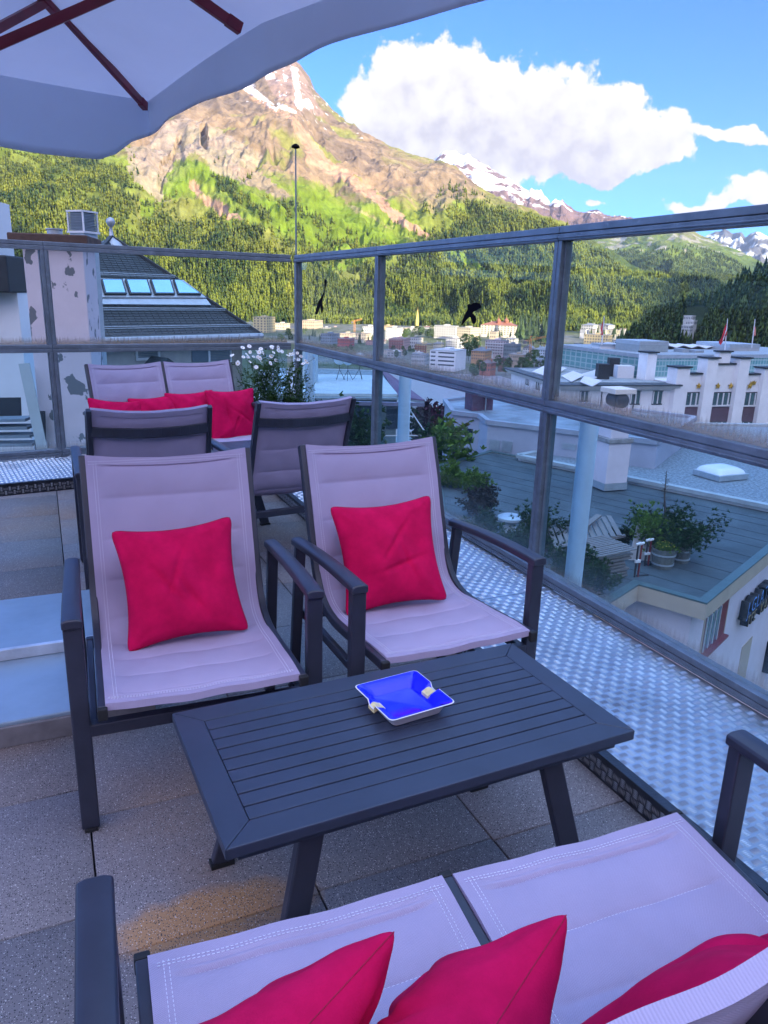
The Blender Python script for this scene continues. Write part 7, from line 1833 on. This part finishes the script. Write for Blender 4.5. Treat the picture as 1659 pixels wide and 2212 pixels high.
def field(vec,blobs):
    best=None
    for (u,v,a,b) in blobs:
        A,E_=ae(u,v);ra,rb=a*K,b*K
        m=N.new('ShaderNodeVectorMath');m.operation='MULTIPLY_ADD';Lk.new(vec,m.inputs[0]);m.inputs[1].default_value=(1/ra,1/rb,0);m.inputs[2].default_value=(-A/ra,-E_/rb,0)
        l=N.new('ShaderNodeVectorMath');l.operation='DOT_PRODUCT';Lk.new(m.outputs[0],l.inputs[0]);Lk.new(m.outputs[0],l.inputs[1])
        e=M1('EXPONENT',M1('MULTIPLY',l.outputs['Value'],-1.4));best=e if best is None else M1('ADD',best,e)
    return best
BL=[(835,195,75,85),(925,170,85,75),(870,280,110,60),(1010,190,100,85),(960,290,110,60),(1110,250,120,85),(1080,330,110,55),(1220,270,105,90),(1300,260,75,70),(1350,215,35,35),(1230,350,105,50),(1370,330,85,50),(1450,335,50,32),(1300,385,60,26),(1460,262,50,26),(1540,285,55,17),(1625,292,50,17),(1630,268,22,10),(1100,370,36,22),(760,230,40,40),(1500,440,55,14),(1580,415,60,22),(1650,395,50,30),(1290,445,22,8),(1620,480,50,13)]
vw=warp(cb.outputs[0]);D=field(vw,BL)
# puffy billows
vo=N.new('ShaderNodeTexVoronoi');vo.feature='SMOOTH_F1';vo.inputs['Scale'].default_value=.62;vo.inputs['Smoothness'].default_value=.35
n1=noise(cb.outputs[0],1.1,6,.56,2.);n2=noise(cb.outputs[0],2.6,5,.55,7.)
vv=vadd(cb.outputs[0],(0,0,0))
wn=N.new('ShaderNodeVectorMath');wn.operation='MULTIPLY_ADD';Lk.new(noise(cb.outputs[0],1.3,4,.5,3.).outputs['Color'],wn.inputs[0]);wn.inputs[1].default_value=(1.3,1.3,0);Lk.new(cb.outputs[0],wn.inputs[2]);Lk.new(wn.outputs[0],vo.inputs['Vector'])
bill=M1('SUBTRACT',.55,vo.outputs['Distance'])
dens=M1('ADD',M1('ADD',D,M1('MULTIPLY',M1('SUBTRACT',n1.outputs['Fac'],.5),1.3)),M1('MULTIPLY',bill,.35))
dens=M1('ADD',dens,M1('MULTIPLY',M1('SUBTRACT',n2.outputs['Fac'],.5),.36))
al=N.new('ShaderNodeMapRange');al.interpolation_type='SMOOTHSTEP';al.inputs[1].default_value=.42;al.inputs[2].default_value=.66;Lk.new(dens,al.inputs[0])
# cloud tone: bright billows, lilac grey undersides where the body lies thick above
vec2=vadd(cb.outputs[0],(.35,.9,0));vw2=warp(vec2);D2=field(vw2,BL[:18])
und=M1('MULTIPLY',M1('SUBTRACT',D2,D),.55)
t=M1('ADD',M1('ADD',M1('MULTIPLY',bill,.55),M1('MULTIPLY',n1.outputs['Fac'],.9)),.30)
t=M1('SUBTRACT',t,M1('MULTIPLY',M1('MINIMUM',M1('MAXIMUM',D2,0),1.6),.30));t=M1('ADD',t,M1('MULTIPLY',M1('SUBTRACT',EL,9.5),.035))
cr=N.new('ShaderNodeValToRGB');e=cr.color_ramp.elements;e[0].position=.10;e[0].color=(.70,.67,.74,1);e[1].position=.60;e[1].color=(1.0,.97,.93,1)
k=cr.color_ramp.elements.new(.36);k.color=(.90,.86,.86,1);Lk.new(t,cr.inputs[0])
cs=N.new('ShaderNodeVectorMath');cs.operation='SCALE';Lk.new(cr.outputs[0],cs.inputs[0]);cs.inputs['Scale'].default_value=CLOUD_L
tint=N.new('ShaderNodeMix');tint.data_type='RGBA';tint.blend_type='MULTIPLY';tint.inputs['Factor'].default_value=1;tint.inputs['B'].default_value=(*SKY_TINT,1);Lk.new(sk.outputs[0],tint.inputs['A'])
mx=N.new('ShaderNodeMix');mx.data_type='RGBA';Lk.new(al.outputs[0],mx.inputs['Factor']);Lk.new(tint.outputs['Result'],mx.inputs['A']);Lk.new(cs.outputs[0],mx.inputs['B']);Lk.new(mx.outputs['Result'],bg.inputs[0])
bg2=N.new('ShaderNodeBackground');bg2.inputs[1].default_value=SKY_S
# bright cloud cover added to the unseen sky to lift the shade, warmer behind
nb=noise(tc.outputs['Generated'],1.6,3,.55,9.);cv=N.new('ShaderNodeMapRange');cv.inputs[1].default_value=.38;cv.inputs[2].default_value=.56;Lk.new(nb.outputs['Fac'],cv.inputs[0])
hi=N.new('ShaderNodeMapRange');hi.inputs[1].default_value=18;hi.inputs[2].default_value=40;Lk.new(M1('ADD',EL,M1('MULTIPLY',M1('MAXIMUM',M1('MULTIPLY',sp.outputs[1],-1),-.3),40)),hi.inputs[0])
cf=M1('MULTIPLY',cv.outputs[0],hi.outputs[0]);mb=N.new('ShaderNodeMix');mb.data_type='RGBA';Lk.new(cf,mb.inputs['Factor']);Lk.new(tint.outputs['Result'],mb.inputs['A']);pk=N.new('ShaderNodeMapRange');pk.inputs[1].default_value=.15;pk.inputs[2].default_value=-.75;Lk.new(sp.outputs[1],pk.inputs[0]);cc=N.new('ShaderNodeMix');cc.data_type='RGBA';Lk.new(pk.outputs[0],cc.inputs['Factor']);cc.inputs['A'].default_value=(.42*FILL_COVER_L,.72*FILL_COVER_L,1.26*FILL_COVER_L,1);cc.inputs['B'].default_value=(.90*FILL_COVER_L,.80*FILL_COVER_L,1.06*FILL_COVER_L,1);Lk.new(cc.outputs['Result'],mb.inputs['B']);Lk.new(mb.outputs['Result'],bg2.inputs[0])
# the cloud field is only evaluated in the part of the sky that holds clouds
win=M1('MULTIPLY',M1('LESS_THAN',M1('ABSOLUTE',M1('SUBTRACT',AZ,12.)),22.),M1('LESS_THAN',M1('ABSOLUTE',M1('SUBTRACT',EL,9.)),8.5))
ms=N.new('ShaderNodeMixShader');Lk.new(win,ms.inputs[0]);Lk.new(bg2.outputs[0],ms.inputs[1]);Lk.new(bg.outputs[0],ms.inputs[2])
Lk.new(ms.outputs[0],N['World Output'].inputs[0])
w.cycles.sampling_method='MANUAL';w.cycles.sample_map_resolution=512
SC.view_settings.view_transform='Standard';SC.view_settings.look='None';SC.view_settings.gamma=1;SC.view_settings.exposure=EXPO
SC.render.engine='CYCLES'
cy=SC.cycles;cy.max_bounces=5;cy.use_adaptive_sampling=True;cy.adaptive_threshold=.025;cy.diffuse_bounces=3;cy.glossy_bounces=3;cy.transmission_bounces=4;cy.transparent_max_bounces=16;cy.caustics_reflective=False;cy.caustics_refractive=False
try: cy.use_denoising=True
except Exception: pass
